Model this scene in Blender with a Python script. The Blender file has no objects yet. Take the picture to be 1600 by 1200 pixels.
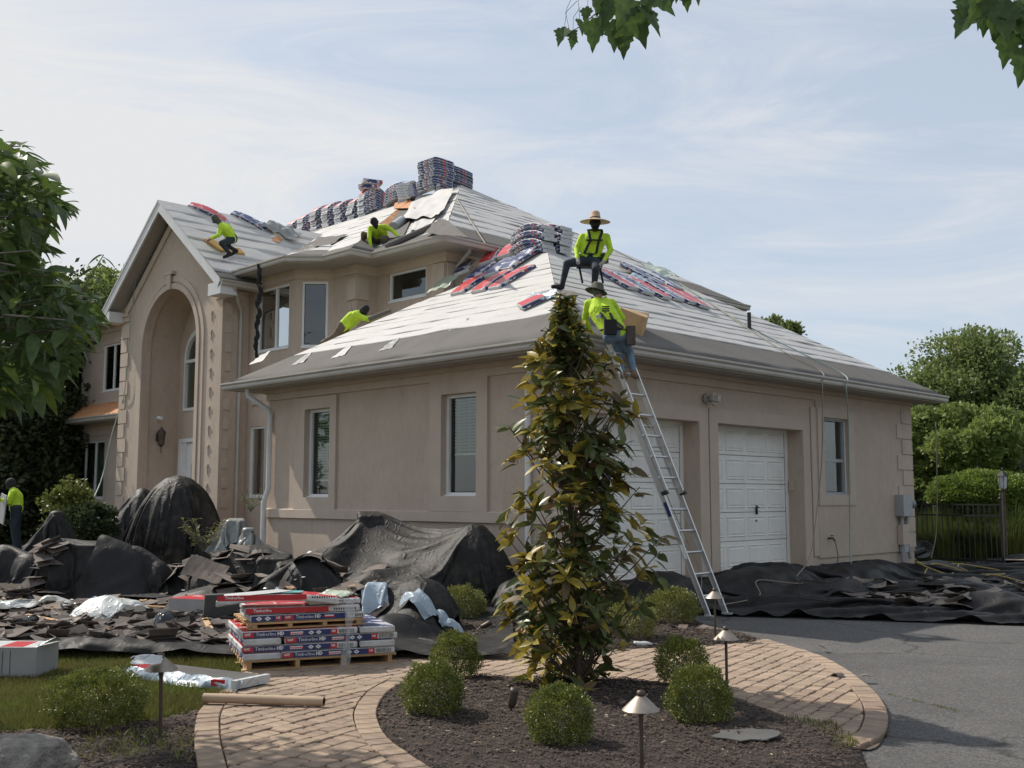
import bpy, bmesh, math, random
import numpy as np
from mathutils import Vector, Matrix, noise
from mathutils.geometry import tessellate_polygon
from mathutils.bvhtree import BVHTree
random.seed(7); RNG = np.random.default_rng(7)
SC = bpy.context.scene
COL = SC.collection
PI = math.pi

# ------------------------------------------------------------------ camera, world, sun, exposure
HEAD = math.radians(44.67)
CAMP = Vector((10.03, -11.17, 1.62))
PITCH = math.atan(175/1652.)
cam_d = bpy.data.cameras.new('camera'); cam = bpy.data.objects.new('camera', cam_d); COL.objects.link(cam)
cam.location = CAMP; cam.rotation_euler = (PI/2+PITCH, 0, HEAD)
cam_d.sensor_width = 36; cam_d.lens = 36*1652/1600.; cam_d.clip_end = 2000; cam_d.clip_start = .05
SC.camera = cam
SUN_EL = 45.5
SUN_DIR = Vector((-.98, -.2, math.tan(math.radians(SUN_EL)))).normalized()     # towards the sun
sun_d = bpy.data.lights.new('sun', 'SUN'); sun_d.energy = 2.95; sun_d.angle = math.radians(0.8); sun_d.color = (1.0, .93, .83)
sun = bpy.data.objects.new('sun', sun_d); COL.objects.link(sun)
sun.rotation_euler = SUN_DIR.to_track_quat('Z', 'Y').to_euler()
W = bpy.data.worlds.new('World'); SC.world = W; W.use_nodes = True
nt = W.node_tree; nt.nodes.clear()
def N(nt, t, **k):
    n = nt.nodes.new(t)
    for a, b in k.items():
        if a.startswith('i_'):
            key = a[2:]; key = int(key) if key.isdigit() else key.replace('_', ' ')
            n.inputs[key].default_value = b
        else: setattr(n, a, b)
    return n
def LK(nt, a, b): nt.links.new(a, b)
def ramp(nt, fac, stops):
    r = nt.nodes.new('ShaderNodeValToRGB'); e = r.color_ramp.elements
    while len(e) < len(stops): e.new(.5)
    for i, (p, c) in enumerate(stops): e[i].position = p; e[i].color = (*c, 1) if len(c) == 3 else c
    if fac is not None: nt.links.new(fac, r.inputs[0])
    return r
wo = N(nt, 'ShaderNodeOutputWorld'); bg = N(nt, 'ShaderNodeBackground'); bg.inputs[1].default_value = .15
sky = N(nt, 'ShaderNodeTexSky', sky_type='NISHITA', sun_disc=False, sun_elevation=math.radians(SUN_EL),
        sun_rotation=math.atan2(SUN_DIR.x, SUN_DIR.y), air_density=1.0, dust_density=1.2, ozone_density=1.0)
tc = N(nt, 'ShaderNodeTexCoord')
mp = N(nt, 'ShaderNodeMapping'); mp.inputs['Scale'].default_value = (1.0, 1.0, 4.6); mp.inputs['Rotation'].default_value = (.16, .22, .3)
LK(nt, tc.outputs['Generated'], mp.inputs[0])
n1 = N(nt, 'ShaderNodeTexNoise', i_Scale=1.15, i_Detail=8.0, i_Roughness=.52, i_Distortion=.5)
n2 = N(nt, 'ShaderNodeTexNoise', i_Scale=2.6, i_Detail=10.0, i_Roughness=.68, i_Distortion=1.6)
LK(nt, mp.outputs[0], n1.inputs[0]); LK(nt, mp.outputs[0], n2.inputs[0])
# more cloud to the west (left of the photograph), where the sky is milky
dt = N(nt, 'ShaderNodeVectorMath', operation='DOT_PRODUCT'); dt.inputs[1].default_value = Vector((-.93, .30, .24)).normalized()
LK(nt, tc.outputs['Generated'], dt.inputs[0])
ma = N(nt, 'ShaderNodeMath', operation='MULTIPLY_ADD'); ma.inputs[1].default_value = .9; LK(nt, n2.outputs[0], ma.inputs[0]); LK(nt, n1.outputs[0], ma.inputs[2])
pw = N(nt, 'ShaderNodeMath', operation='POWER', use_clamp=True); pw.inputs[1].default_value = 7; LK(nt, dt.outputs['Value'], pw.inputs[0])
mc = N(nt, 'ShaderNodeMath', operation='MULTIPLY_ADD'); mc.inputs[1].default_value = .23; mc.inputs[2].default_value = -.47; LK(nt, pw.outputs[0], mc.inputs[0])
mb = N(nt, 'ShaderNodeMath', operation='ADD'); LK(nt, mc.outputs[0], mb.inputs[0]); LK(nt, ma.outputs[0], mb.inputs[1])
hz = N(nt, 'ShaderNodeMix', data_type='RGBA'); hz.inputs[0].default_value = .83; LK(nt, sky.outputs[0], hz.inputs[6]); hz.inputs[7].default_value = (2.1, 2.34, 2.66, 1)      # thin even haze over the blue
cr = ramp(nt, mb.outputs[0], [(.38, (0,)*3), (.50, (.22,)*3), (.60, (.48,)*3), (.70, (.72,)*3), (.80, (1,)*3)])
mx = N(nt, 'ShaderNodeMix', data_type='RGBA'); LK(nt, cr.outputs[0], mx.inputs[0])
LK(nt, hz.outputs[2], mx.inputs[6]); mx.inputs[7].default_value = (3.2, 3.25, 3.32, 1)                    # high streaky cloud
LK(nt, mx.outputs[2], bg.inputs[0]); LK(nt, bg.outputs[0], wo.inputs[0])
SC.view_settings.view_transform = 'Standard'; SC.view_settings.look = 'None'; SC.view_settings.gamma = 1
SC.view_settings.exposure = 0.72; SC.view_settings.use_curve_mapping = False
SC.render.engine = 'CYCLES'
SC.cycles.max_bounces = 6; SC.cycles.transparent_max_bounces = 8

# ------------------------------------------------------------------ pixel <-> world helpers (surveying)
FW = Vector((-math.sin(HEAD), math.cos(HEAD), 0)); RT = Vector((math.cos(HEAD), math.sin(HEAD), 0)); UP = Vector((0, 0, 1))
def ray(px, py):
    x = px-800; y = 600-py
    return FW*(1652*math.cos(PITCH)-y*math.sin(PITCH)) + RT*x + UP*(y*math.cos(PITCH)+1652*math.sin(PITCH))
def hit(px, py, n, d):
    r = ray(px, py); n = Vector(n)
    return CAMP + r*((d-n.dot(CAMP))/n.dot(r))
def G(px, py, z=0.): return hit(px, py, (0, 0, 1), z)
def HY(px, py, y): return hit(px, py, (0, 1, 0), y)
def HX(px, py, x): return hit(px, py, (1, 0, 0), x)
def HD(px, py, depth):       # point at a given forward distance
    r = ray(px, py); return CAMP + r*(depth/r.dot(FW))
def loc(base, a, b, c): return Vector(base)+RT*a+FW*b+UP*c

# ------------------------------------------------------------------ object helpers
def link(o, parent=None, world=False):
    COL.objects.link(o)
    if parent is not None:
        o.parent = parent
        if world: o.matrix_parent_inverse = PM[parent.name].inverted()
    return o
PM = {}
def tag(o, label=None, cat=None, group=None, kind=None):
    if label: o['label'] = label
    if cat: o['category'] = cat
    if group: o['group'] = group
    if kind: o['kind'] = kind
    return o
def thing(name, label, cat, at=(0, 0, 0), rot=(0, 0, 0), group=None, parent=None):
    o = bpy.data.objects.new(name, None); o.empty_display_size = .2
    o.location = at; o.rotation_euler = rot
    PM_set(o, parent)
    COL.objects.link(o); PM[o.name] = Matrix.LocRotScale(Vector(at), o.rotation_euler, None)
    if parent is not None: o.parent = parent
    return tag(o, label, cat, group)
def PM_set(o, p): pass
class MB:
    def __init__(s): s.v = []; s.f = []; s.m = []; s.sm = []
    def add(s, vs, fs, m=0, smooth=False):
        b = len(s.v); s.v += [tuple(v) for v in vs]
        for f in fs: s.f.append([b+i for i in f]); s.m.append(m); s.sm.append(smooth)
        return s
    def box(s, c, d, R=None, m=0):
        c = Vector(c); vs = []
        for z in (-.5, .5):
            for x, y in ((-.5, -.5), (.5, -.5), (.5, .5), (-.5, .5)):
                p = Vector((x*d[0], y*d[1], z*d[2]))
                if R is not None: p = R @ p
                vs.append(c+p)
        return s.add(vs, [(3, 2, 1, 0), (4, 5, 6, 7), (0, 1, 5, 4), (1, 2, 6, 5), (2, 3, 7, 6), (3, 0, 4, 7)], m)
    def box2(s, a, b, m=0):
        a = Vector(a); b = Vector(b); return s.box((a+b)/2, [abs(x) for x in (b-a)], None, m)
    def tube(s, pts, rad, seg=8, m=0, cap=True, smooth=True, flat=1.0):
        pts = [Vector(p) for p in pts]; n = len(pts)
        if not hasattr(rad, '__len__'): rad = [rad]*n
        vs = []; ref = None
        for i, p in enumerate(pts):
            t = (pts[min(i+1, n-1)]-pts[max(i-1, 0)])
            if t.length < 1e-9: t = Vector((0, 0, 1))
            t.normalize()
            if ref is None:
                ref = Vector((0, 0, 1)) if abs(t.z) < .9 else Vector((1, 0, 0))
            a = ref.cross(t)
            if a.length < 1e-5: a = Vector((1, 0, 0)).cross(t)
            a.normalize(); b = t.cross(a); ref = b
            for k in range(seg):
                an = 2*PI*k/seg; vs.append(p+a*math.cos(an)*rad[i]+b*math.sin(an)*rad[i]*flat)
        fs = [(i*seg+k, i*seg+(k+1) % seg, (i+1)*seg+(k+1) % seg, (i+1)*seg+k) for i in range(n-1) for k in range(seg)]
        s.add(vs, fs, m, smooth)
        if cap: s.add([vs[i] for i in range(seg)], [tuple(range(seg))[::-1]], m); s.add(vs[-seg:], [tuple(range(seg))], m)
        return s
    def lathe(s, c, prof, seg=16, m=0, smooth=True):
        c = Vector(c); n = len(prof); vs = []
        for r, z in prof:
            for k in range(seg): vs.append(c+Vector((r*math.cos(2*PI*k/seg), r*math.sin(2*PI*k/seg), z)))
        fs = [(i*seg+k, i*seg+(k+1) % seg, (i+1)*seg+(k+1) % seg, (i+1)*seg+k) for i in range(n-1) for k in range(seg)]
        return s.add(vs, fs, m, smooth)
    def prism(s, poly, z0, z1, m=0, chamfer=0, mt=None):
        n = len(poly); 
        vs = [(p[0], p[1], z0) for p in poly]
        if chamfer:
            cx = sum(p[0] for p in poly)/n; cy = sum(p[1] for p in poly)/n
            R = max(math.hypot(p[0]-cx, p[1]-cy) for p in poly); k = 1-chamfer/R*1.4
            vs += [(p[0], p[1], z1-chamfer) for p in poly]+[(cx+(p[0]-cx)*k, cy+(p[1]-cy)*k, z1) for p in poly]; L = 3
        else: vs += [(p[0], p[1], z1) for p in poly]; L = 2
        fs = [(l*n+i, l*n+(i+1) % n, (l+1)*n+(i+1) % n, (l+1)*n+i) for l in range(L-1) for i in range(n)]
        s.add(vs, fs, m); s.add(vs[(L-1)*n:], [tuple(range(n))], mt if mt is not None else m)
        s.add(vs[:n], [tuple(range(n))[::-1]], m); return s
    def mesh(s, name, mats):
        me = bpy.data.meshes.new(name); me.from_pydata(s.v, [], s.f)
        for m in (mats if isinstance(mats, (list, tuple)) else [mats]): me.materials.append(m)
        me.polygons.foreach_set('material_index', s.m); me.polygons.foreach_set('use_smooth', s.sm)
        me.update(); return me
    def build(s, name, mats, parent=None, world=False, recalc=False):
        me = s.mesh(name, mats)
        if recalc:
            bm = bmesh.new(); bm.from_mesh(me); bmesh.ops.recalc_face_normals(bm, faces=bm.faces); bm.to_mesh(me); bm.free()
        return link(bpy.data.objects.new(name, me), parent, world)
def npmesh(name, V, F, mats, MI=None, smooth=False):
    V = np.asarray(V, dtype=np.float32); F = np.asarray(F, dtype=np.int32); k = F.shape[1]
    me = bpy.data.meshes.new(name); me.vertices.add(len(V)); me.vertices.foreach_set('co', V.ravel())
    me.loops.add(F.size); me.loops.foreach_set('vertex_index', F.ravel())
    me.polygons.add(len(F)); me.polygons.foreach_set('loop_start', np.arange(0, F.size, k, dtype=np.int32)); me.polygons.foreach_set('loop_total', np.full(len(F), k, dtype=np.int32))
    for m in (mats if isinstance(mats, (list, tuple)) else [mats]): me.materials.append(m)
    if MI is not None: me.polygons.foreach_set('material_index', np.asarray(MI, dtype=np.int32))
    if smooth: me.polygons.foreach_set('use_smooth', np.ones(len(F), dtype=bool))
    me.update(calc_edges=True); me.validate(); return me
def obj(name, me, parent=None, world=False, at=None, rot=None):
    o = bpy.data.objects.new(name, me)
    if at is not None: o.location = at
    if rot is not None: o.rotation_euler = rot
    return link(o, parent, world)
def copy_tree(o, parent=None):
    c = o.copy(); COL.objects.link(c); c.parent = parent
    if o.name in PM: PM[c.name] = PM[o.name]
    for ch in list(o.children): copy_tree(ch, c)
    return c
def sweep(path, prof, z, parent, name, mat, closed=False, world=True):
    """sweep a profile of (outward, up) points along a 2D path; outward is to the right of travel"""
    P = [Vector(p) for p in path]; n = len(P); nor = []
    for i in range(n):
        ds = []
        if i > 0: ds.append((P[i]-P[i-1]).normalized())
        if i < n-1: ds.append((P[i+1]-P[i]).normalized())
        ns = [Vector((d.y, -d.x)) for d in ds]; m = sum(ns, Vector((0, 0)))/len(ns)
        m = m/(m.length**2) if m.length > .2 else ns[0]; nor.append(m)
    k = len(prof); vs = [(P[i].x+nor[i].x*o, P[i].y+nor[i].y*o, z+h) for i in range(n) for o, h in prof]
    fs = [(i*k+j, (i+1)*k+j, (i+1)*k+(j+1) % k, i*k+(j+1) % k) for i in range(n-1) for j in range(k)]
    b = MB().add(vs, fs); b.add(vs[:k], [tuple(range(k))]); b.add(vs[-k:], [tuple(range(k))[::-1]])
    return b.build(name, mat, parent, world, recalc=True)
def arc_pts(cx, cz, r, a0, a1, n): return [(cx+r*math.cos(a0+(a1-a0)*i/n), cz+r*math.sin(a0+(a1-a0)*i/n)) for i in range(n+1)]
class Frame:
    """a wall plane: origin, unit u direction, outward normal"""
    def __init__(s, o, u, n): s.o = Vector(o); s.u = Vector(u).normalized(); s.n = Vector(n).normalized()
    def p(s, u, z, d=0.): return s.o+s.u*u+s.n*d+UP*(z)
    def R(s): return Matrix((s.u, s.n, UP)).transposed()
def slab(fr, outer, holes, d0, d1, mb=None, m=0):
    """extruded polygon with holes in the wall plane from depth d0 (back) to d1 (front)"""
    mb = mb or MB(); loops = [outer]+holes
    tris = tessellate_polygon([[Vector((a, b, 0)) for a, b in l] for l in loops]); flat = [p for l in loops for p in l]
    ref = fr.u.cross(UP).dot(fr.n)
    for d, sg in ((d1, 1), (d0, -1)):
        vs = [fr.p(a, b, d) for a, b in flat]; fs = []
        for t in tris:
            a, b, c = [Vector(flat[i]) for i in t]; ar = (b-a).cross(c-a)
            t = tuple(t) if (ar > 0) == (ref*sg > 0) else tuple(t)[::-1]
            fs.append(t)
        mb.add(vs, fs, m)
    for li, l in enumerate(loops):
        n = len(l); area = sum(l[i][0]*l[(i+1) % n][1]-l[(i+1) % n][0]*l[i][1] for i in range(n))
        ccw = area > 0; out = (ccw == (li == 0))
        vs = [fr.p(a, b, d0) for a, b in l]+[fr.p(a, b, d1) for a, b in l]
        for i in range(n):
            j = (i+1) % n; f = (i, j, n+j, n+i)
            if (out) != (ref > 0): f = f[::-1]
            mb.add([vs[q] for q in f], [(0, 1, 2, 3)], m)
    return mb
def rect(a0, a1, b0, b1): return [(a0, b0), (a1, b0), (a1, b1), (a0, b1)]
def fbox(mb, fr, u0, u1, z0, z1, d0, d1, m=0):
    k = len(mb.f); mb.box(fr.p((u0+u1)/2, (z0+z1)/2, (d0+d1)/2), (abs(u1-u0), abs(d1-d0), abs(z1-z0)), fr.R(), m)
    if fr.R().determinant() < 0: mb.f[k:] = [f[::-1] for f in mb.f[k:]]
    return mb

# ------------------------------------------------------------------ materials
def mat(name, col, rough=.8, var=.15, vscale=3., bump=0., bscale=60., metal=0., spec=.5, bdist=.01, detail=5, col2=None, trans=0., objrand=0., wrinkle=0., wscale=6., coat=0.):
    m = bpy.data.materials.new(name); m.use_nodes = True; t = m.node_tree; b = t.nodes['Principled BSDF']
    tc = N(t, 'ShaderNodeTexCoord'); n = N(t, 'ShaderNodeTexNoise', i_Scale=vscale, i_Detail=float(detail), i_Roughness=.6)
    LK(t, tc.outputs['Object'], n.inputs[0])
    c2 = col2 or tuple(max(0, c*(1-var)) for c in col); c1 = tuple(min(1, c*(1+var)) for c in col) if not col2 else col
    r = ramp(t, n.outputs[0], [(.32, c2), (.68, c1)]); out = r.outputs[0]
    if objrand:
        oi = N(t, 'ShaderNodeObjectInfo'); h = N(t, 'ShaderNodeHueSaturation')
        a = N(t, 'ShaderNodeMath', operation='MULTIPLY_ADD'); a.inputs[1].default_value = objrand*2; a.inputs[2].default_value = 1-objrand
        LK(t, oi.outputs['Random'], a.inputs[0]); LK(t, a.outputs[0], h.inputs['Value']); LK(t, out, h.inputs['Color'])
        q = N(t, 'ShaderNodeMath', operation='MULTIPLY_ADD'); q.inputs[1].default_value = objrand*.08; q.inputs[2].default_value = .5-objrand*.04
        LK(t, oi.outputs['Random'], q.inputs[0]); LK(t, q.outputs[0], h.inputs['Hue']); out = h.outputs[0]
    LK(t, out, b.inputs['Base Color'])
    b.inputs['Roughness'].default_value = rough; b.inputs['Metallic'].default_value = metal; b.inputs['Specular IOR Level'].default_value = spec
    if coat: b.inputs['Coat Weight'].default_value = coat; b.inputs['Coat Roughness'].default_value = .25
    hgt = None
    if bump:
        n3 = N(t, 'ShaderNodeTexNoise', i_Scale=bscale, i_Detail=4.0, i_Roughness=.65); LK(t, tc.outputs['Object'], n3.inputs[0])
        bp = N(t, 'ShaderNodeBump', i_Strength=bump, i_Distance=bdist); LK(t, n3.outputs[0], bp.inputs['Height']); LK(t, bp.outputs[0], b.inputs['Normal']); hgt = bp
    if wrinkle:
        mu = N(t, 'ShaderNodeTexNoise', i_Scale=wscale, i_Detail=6.0, i_Roughness=.55, i_Distortion=2.2); mu.noise_type = 'RIDGED_MULTIFRACTAL'
        LK(t, tc.outputs['Object'], mu.inputs[0])
        bw = N(t, 'ShaderNodeBump', i_Strength=wrinkle, i_Distance=.02); LK(t, mu.outputs[0], bw.inputs['Height'])
        if hgt: LK(t, hgt.outputs[0], bw.inputs['Normal'])
        LK(t, bw.outputs[0], b.inputs['Normal'])
    if trans:
        tr = N(t, 'ShaderNodeBsdfTranslucent'); LK(t, out, tr.inputs[0]); ms = N(t, 'ShaderNodeMixShader'); ms.inputs[0].default_value = trans
        LK(t, b.outputs[0], ms.inputs[1]); LK(t, tr.outputs[0], ms.inputs[2]); LK(t, ms.outputs[0], t.nodes['Material Output'].inputs[0])
    return m
M = {}
def stain(m, col, scale=(1.2, 1.2, .25), lo=.55, hi=.75, amt=.5, ns=2.0):
    """darker weathering streaks mixed over the base colour"""
    t = m.node_tree; b = t.nodes['Principled BSDF']; src = b.inputs['Base Color'].links[0].from_socket
    tc = N(t, 'ShaderNodeTexCoord'); mp = N(t, 'ShaderNodeMapping'); mp.inputs['Scale'].default_value = scale; LK(t, tc.outputs['Object'], mp.inputs[0])
    n = N(t, 'ShaderNodeTexNoise', i_Scale=ns, i_Detail=8.0, i_Roughness=.65); LK(t, mp.outputs[0], n.inputs[0])
    r = ramp(t, n.outputs[0], [(lo, (0, 0, 0)), (hi, (amt,)*3)])
    mx = N(t, 'ShaderNodeMix', data_type='RGBA'); LK(t, r.outputs[0], mx.inputs[0]); LK(t, src, mx.inputs[6]); mx.inputs[7].default_value = (*col, 1)
    LK(t, mx.outputs[2], b.inputs['Base Color']); return m
M['stucco'] = stain(mat('stucco', (.505, .41, .33), .92, .07, 1.3, .55, 90, bdist=.006), (.33, .255, .20), amt=.5); stain(M['stucco'], (.42, .33, .26), scale=(1, 1, .55), lo=.46, hi=.62, amt=.4, ns=9); stain(M['stucco'], (.60, .49, .40), scale=(1, 1, .7), lo=.52, hi=.66, amt=.3, ns=26)
M['stucco_trim'] = stain(mat('stucco_trim', (.525, .43, .35), .92, .06, 2, .5, 90, bdist=.005), (.34, .27, .22), amt=.4)
M['gutter'] = mat('gutter_paint', (.44, .41, .365), .45, .08, 2.5, .05, 8)
M['soffit'] = mat('soffit_paint', (.40, .365, .33), .7, .06, 2)
M['fascia'] = mat('white_fascia', (.66, .66, .65), .5, .06, 3)
M['white'] = mat('white_paint', (.78, .78, .77), .45, .05, 4)
M['door'] = stain(mat('door_paint', (.83, .81, .76), .5, .04, 2, .05, 20), (.5, .5, .48), amt=.4)
M['frame'] = mat('window_frame', (.74, .74, .72), .4, .05, 4)
M['screen_frame'] = mat('screen_frame', (.35, .36, .36), .5, .05, 4)
M['dark'] = mat('painted_dark_room', (.012, .014, .014), .9, .2, 2)  # near-black paint standing in for the shade of unlit rooms
M['blind'] = mat('blind', (.75, .78, .70), .7, .1, 3)
def glass(name, tr, tint, spec=.06):
    m = bpy.data.materials.new(name); m.use_nodes = True; t = m.node_tree; t.nodes.clear()
    o = N(t, 'ShaderNodeOutputMaterial'); g = N(t, 'ShaderNodeBsdfGlossy', i_Roughness=.02); g.inputs[0].default_value = (.9, .95, .95, 1)
    tp = N(t, 'ShaderNodeBsdfTransparent'); tp.inputs[0].default_value = (*tint, 1)
    tcn = N(t, 'ShaderNodeTexCoord'); ns = N(t, 'ShaderNodeTexNoise', i_Scale=1.2, i_Detail=2.0); LK(t, tcn.outputs['Object'], ns.inputs[0])
    bp = N(t, 'ShaderNodeBump', i_Strength=.08, i_Distance=.02); LK(t, ns.outputs[0], bp.inputs['Height']); LK(t, bp.outputs[0], g.inputs['Normal'])
    fr = N(t, 'ShaderNodeFresnel', i_IOR=1.6); LK(t, bp.outputs[0], fr.inputs['Normal'])
    ma = N(t, 'ShaderNodeMath', operation='MULTIPLY_ADD'); ma.inputs[1].default_value = 1.1; ma.inputs[2].default_value = spec; LK(t, fr.outputs[0], ma.inputs[0])
    ge = N(t, 'ShaderNodeNewGeometry'); iv = N(t, 'ShaderNodeMath', operation='SUBTRACT'); iv.inputs[0].default_value = 1; LK(t, ge.outputs['Backfacing'], iv.inputs[1])
    mm = N(t, 'ShaderNodeMath', operation='MULTIPLY', use_clamp=True); LK(t, ma.outputs[0], mm.inputs[0]); LK(t, iv.outputs[0], mm.inputs[1]); ma = mm
    mx = N(t, 'ShaderNodeMixShader'); LK(t, ma.outputs[0], mx.inputs[0]); LK(t, tp.outputs[0], mx.inputs[1]); LK(t, g.outputs[0], mx.inputs[2]); LK(t, mx.outputs[0], o.inputs[0]); return m
M['glass'] = glass('window_glass', 1, (.72, .80, .77)); M['glass_mirror'] = glass('reflective_glass', 1, (.3, .36, .36), .5)
M['membrane'] = stain(mat('ice_membrane', (.125, .116, .105), .95, .12, 2, .5, 140, bdist=.004), (.10, .092, .084), amt=.5, scale=(1, 1, 1))
M['membrane_dark'] = mat('granulated_strip', (.085, .083, .08), .95, .15, 3, .5, 140, bdist=.004)
M['plywood'] = stain(mat('roof_sheathing', (.50, .235, .10), .85, .25, 3, .3, 40), (.32, .13, .05), scale=(.6, 4, 4), amt=.6)
M['lumber'] = mat('lumber', (.50, .32, .16), .8, .2, 5, .3, 40)
M['shingle'] = mat('old_shingle', (.19, .155, .13), .95, .3, 6, .6, 160, bdist=.004, objrand=.38)
M['tarp'] = stain(mat('black_tarp', (.012, .0113, .011), .56, .3, 2.5, .5, 90, bdist=.006, spec=.3, wrinkle=.4, wscale=4.5), (.07, .06, .048), scale=(1, 1, 1), lo=.5, hi=.8, amt=.4, ns=3)
M['tarp_fine'] = stain(mat('woven_tarp', (.012, .011, .010), .58, .3, 4, .6, 80, bdist=.008, spec=.32, wrinkle=.75, wscale=5), (.12, .10, .075), scale=(1, 1, 1), lo=.48, hi=.78, amt=.42, ns=4)
M['tarp_grey'] = mat('grey_tarp', (.26, .265, .25), .4, .25, 3, .2, 60, wrinkle=.8, wscale=5)
M['plastic_white'] = mat('white_plastic', (.62, .64, .62), .35, .12, 3, .2, 30, wrinkle=.8, wscale=7, trans=.15)
M['plastic_blue'] = mat('blue_plastic', (.33, .40, .46), .35, .2, 3, .2, 30, wrinkle=.7, wscale=7)
M['plastic_green'] = mat('pale_green_plastic', (.42, .48, .38), .35, .2, 3, .2, 30, wrinkle=.8, wscale=7)
M['bag'] = mat('black_bag', (.012, .016, .017), .22, .2, 3, .2, 30, wrinkle=.9, wscale=9)
M['alu'] = mat('aluminium', (.62, .62, .62), .38, .08, 4, .05, 30, metal=.75)
M['bronze'] = mat('aged_bronze', (.10, .075, .06), .5, .25, 9, .1, 30, metal=.6)
M['bronze_light'] = mat('bronze_shade', (.30, .26, .22), .5, .2, 12, .1, 30, metal=.85)
M['iron'] = mat('black_iron', (.015, .016, .016), .5, .2, 5)
M['hose'] = mat('hose_tan', (.26, .22, .16), .6, .1, 5); M['hose_green'] = mat('hose_green', (.28, .36, .31), .6, .1, 5); M['rope'] = mat('rope_orange', (.42, .27, .12), .7, .2, 9)
M['hose_yellow'] = mat('hose_yellow', (.34, .25, .08), .6, .2, 9)
M['grey_box'] = mat('grey_box', (.36, .37, .37), .5, .08, 4); M['meter'] = mat('meter_glass', (.2, .22, .22), .2, .1, 4)
M['card'] = mat('cardboard', (.42, .31, .21), .8, .12, 4, .1, 50)
M['grey_card'] = mat('grey_shingle_pack', (.30, .30, .295), .8, .12, 3, .15, 30)
# plants
M['bark'] = mat('bark', (.10, .075, .055), .95, .3, 12, .6, 40, bdist=.01)
M['bark_grey'] = mat('bark_grey', (.20, .18, .15), .95, .3, 12, .6, 40, bdist=.01)
def leafmat(name, a, b, rough=.5, trans=.25, vs=1.5): return mat(name, a, rough, .2, vs, col2=b, trans=trans, spec=.4, detail=8)
M['mag_green'] = leafmat('magnolia_leaf', (.125, .15, .042), (.055, .075, .026), .36, .2, 9)
M['mag_gold'] = leafmat('magnolia_new_leaf', (.42, .32, .05), (.22, .18, .035), .35, .25, 9)
M['mag_brown'] = leafmat('magnolia_leaf_underside', (.17, .11, .045), (.09, .075, .03), .6, .15, 9)
M['box'] = leafmat('boxwood_leaf', (.27, .28, .055), (.045, .075, .02), .42, .22, 9)
M['box_yellow'] = leafmat('shrub_leaf', (.29, .29, .07), (.09, .11, .03), .5, .25, 16)
M['big_leaf'] = leafmat('broad_leaf', (.125, .185, .05), (.05, .09, .028), .45, .42, 4)
M['maple'] = leafmat('maple_leaf', (.10, .16, .04), (.04, .08, .025), .5, .35, 4)
M['tree'] = leafmat('tree_foliage', (.23, .28, .095), (.10, .14, .045), .6, .42, .6)
M['tree_bright'] = leafmat('light_tree_foliage', (.27, .33, .09), (.12, .165, .045), .6, .42, .8)
M['tree_dark'] = leafmat('dark_tree_foliage', (.075, .10, .038), (.03, .045, .018), .7, .3, .8)
M['hedge'] = leafmat('hedge_foliage', (.24, .31, .06), (.10, .15, .03), .5, .3, 3)
M['grass'] = leafmat('grass_blade', (.17, .21, .045), (.15, .125, .045), .6, .25, 1.6)
M['tallgrass'] = leafmat('ornamental_grass', (.15, .19, .05), (.06, .08, .025), .6, .3, 2)
M['soil'] = mat('soil', (.05, .038, .028), .95, .4, 6, .8, 30, bdist=.03)
M['mulch'] = mat('mulch', (.042, .029, .022), .95, .45, 12, 1, 45, bdist=.04)
M['chip'] = mat('mulch_chip', (.105, .07, .05), .9, .5, 14, .4, 60, col2=(.028, .019, .014))
M['lawn'] = mat('lawn_soil', (.07, .085, .025), .95, .3, 2.5, .8, 60, bdist=.03, col2=(.11, .085, .045))
M['asphalt'] = stain(mat('asphalt', (.118, .113, .108), .92, .14, .7, 1, 90, bdist=.02), (.055, .054, .055), scale=(.5, .5, 1), amt=.6, ns=1.2)
def asphalt_detail(m):
    t = m.node_tree; b = t.nodes['Principled BSDF']; src = b.inputs['Base Color'].links[0].from_socket; tc = N(t, 'ShaderNodeTexCoord')
    n = N(t, 'ShaderNodeTexNoise', i_Scale=55.0, i_Detail=3.0, i_Roughness=.8); LK(t, tc.outputs['Object'], n.inputs[0]); r = ramp(t, n.outputs[0], [(.38, (.55,)*3), (.5, (1,)*3), (.66, (1.6,)*3)])
    m1 = N(t, 'ShaderNodeMix', data_type='RGBA', blend_type='MULTIPLY'); m1.inputs[0].default_value = 1; LK(t, src, m1.inputs[6]); LK(t, r.outputs[0], m1.inputs[7])
    n2 = N(t, 'ShaderNodeTexNoise', i_Scale=1.1, i_Detail=5.0); LK(t, tc.outputs['Object'], n2.inputs[0]); a = N(t, 'ShaderNodeVectorMath', operation='MULTIPLY_ADD'); a.inputs[1].default_value = (1.2, 1.2, 0); LK(t, n2.outputs['Color'], a.inputs[0]); LK(t, tc.outputs['Object'], a.inputs[2])
    v = N(t, 'ShaderNodeTexVoronoi', feature='DISTANCE_TO_EDGE', i_Scale=.33); LK(t, a.outputs[0], v.inputs[0]); r2 = ramp(t, v.outputs['Distance'], [(.0, (.3, .3, .26)), (.011, (1, 1, 1))])
    m2 = N(t, 'ShaderNodeMix', data_type='RGBA', blend_type='MULTIPLY'); m2.inputs[0].default_value = .8; LK(t, m1.outputs[2], m2.inputs[6]); LK(t, r2.outputs[0], m2.inputs[7]); LK(t, m2.outputs[2], b.inputs['Base Color'])
asphalt_detail(M['asphalt'])
M['sand'] = mat('joint_sand', (.10, .075, .055), .95, .3, 12, .6, 60)
M['paver'] = stain(mat('concrete_paver', (.295, .215, .155), .9, .24, 7, .9, 110, bdist=.006, objrand=.17), (.17, .13, .105), scale=(1, 1, 1), amt=.6, ns=2.2)
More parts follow.
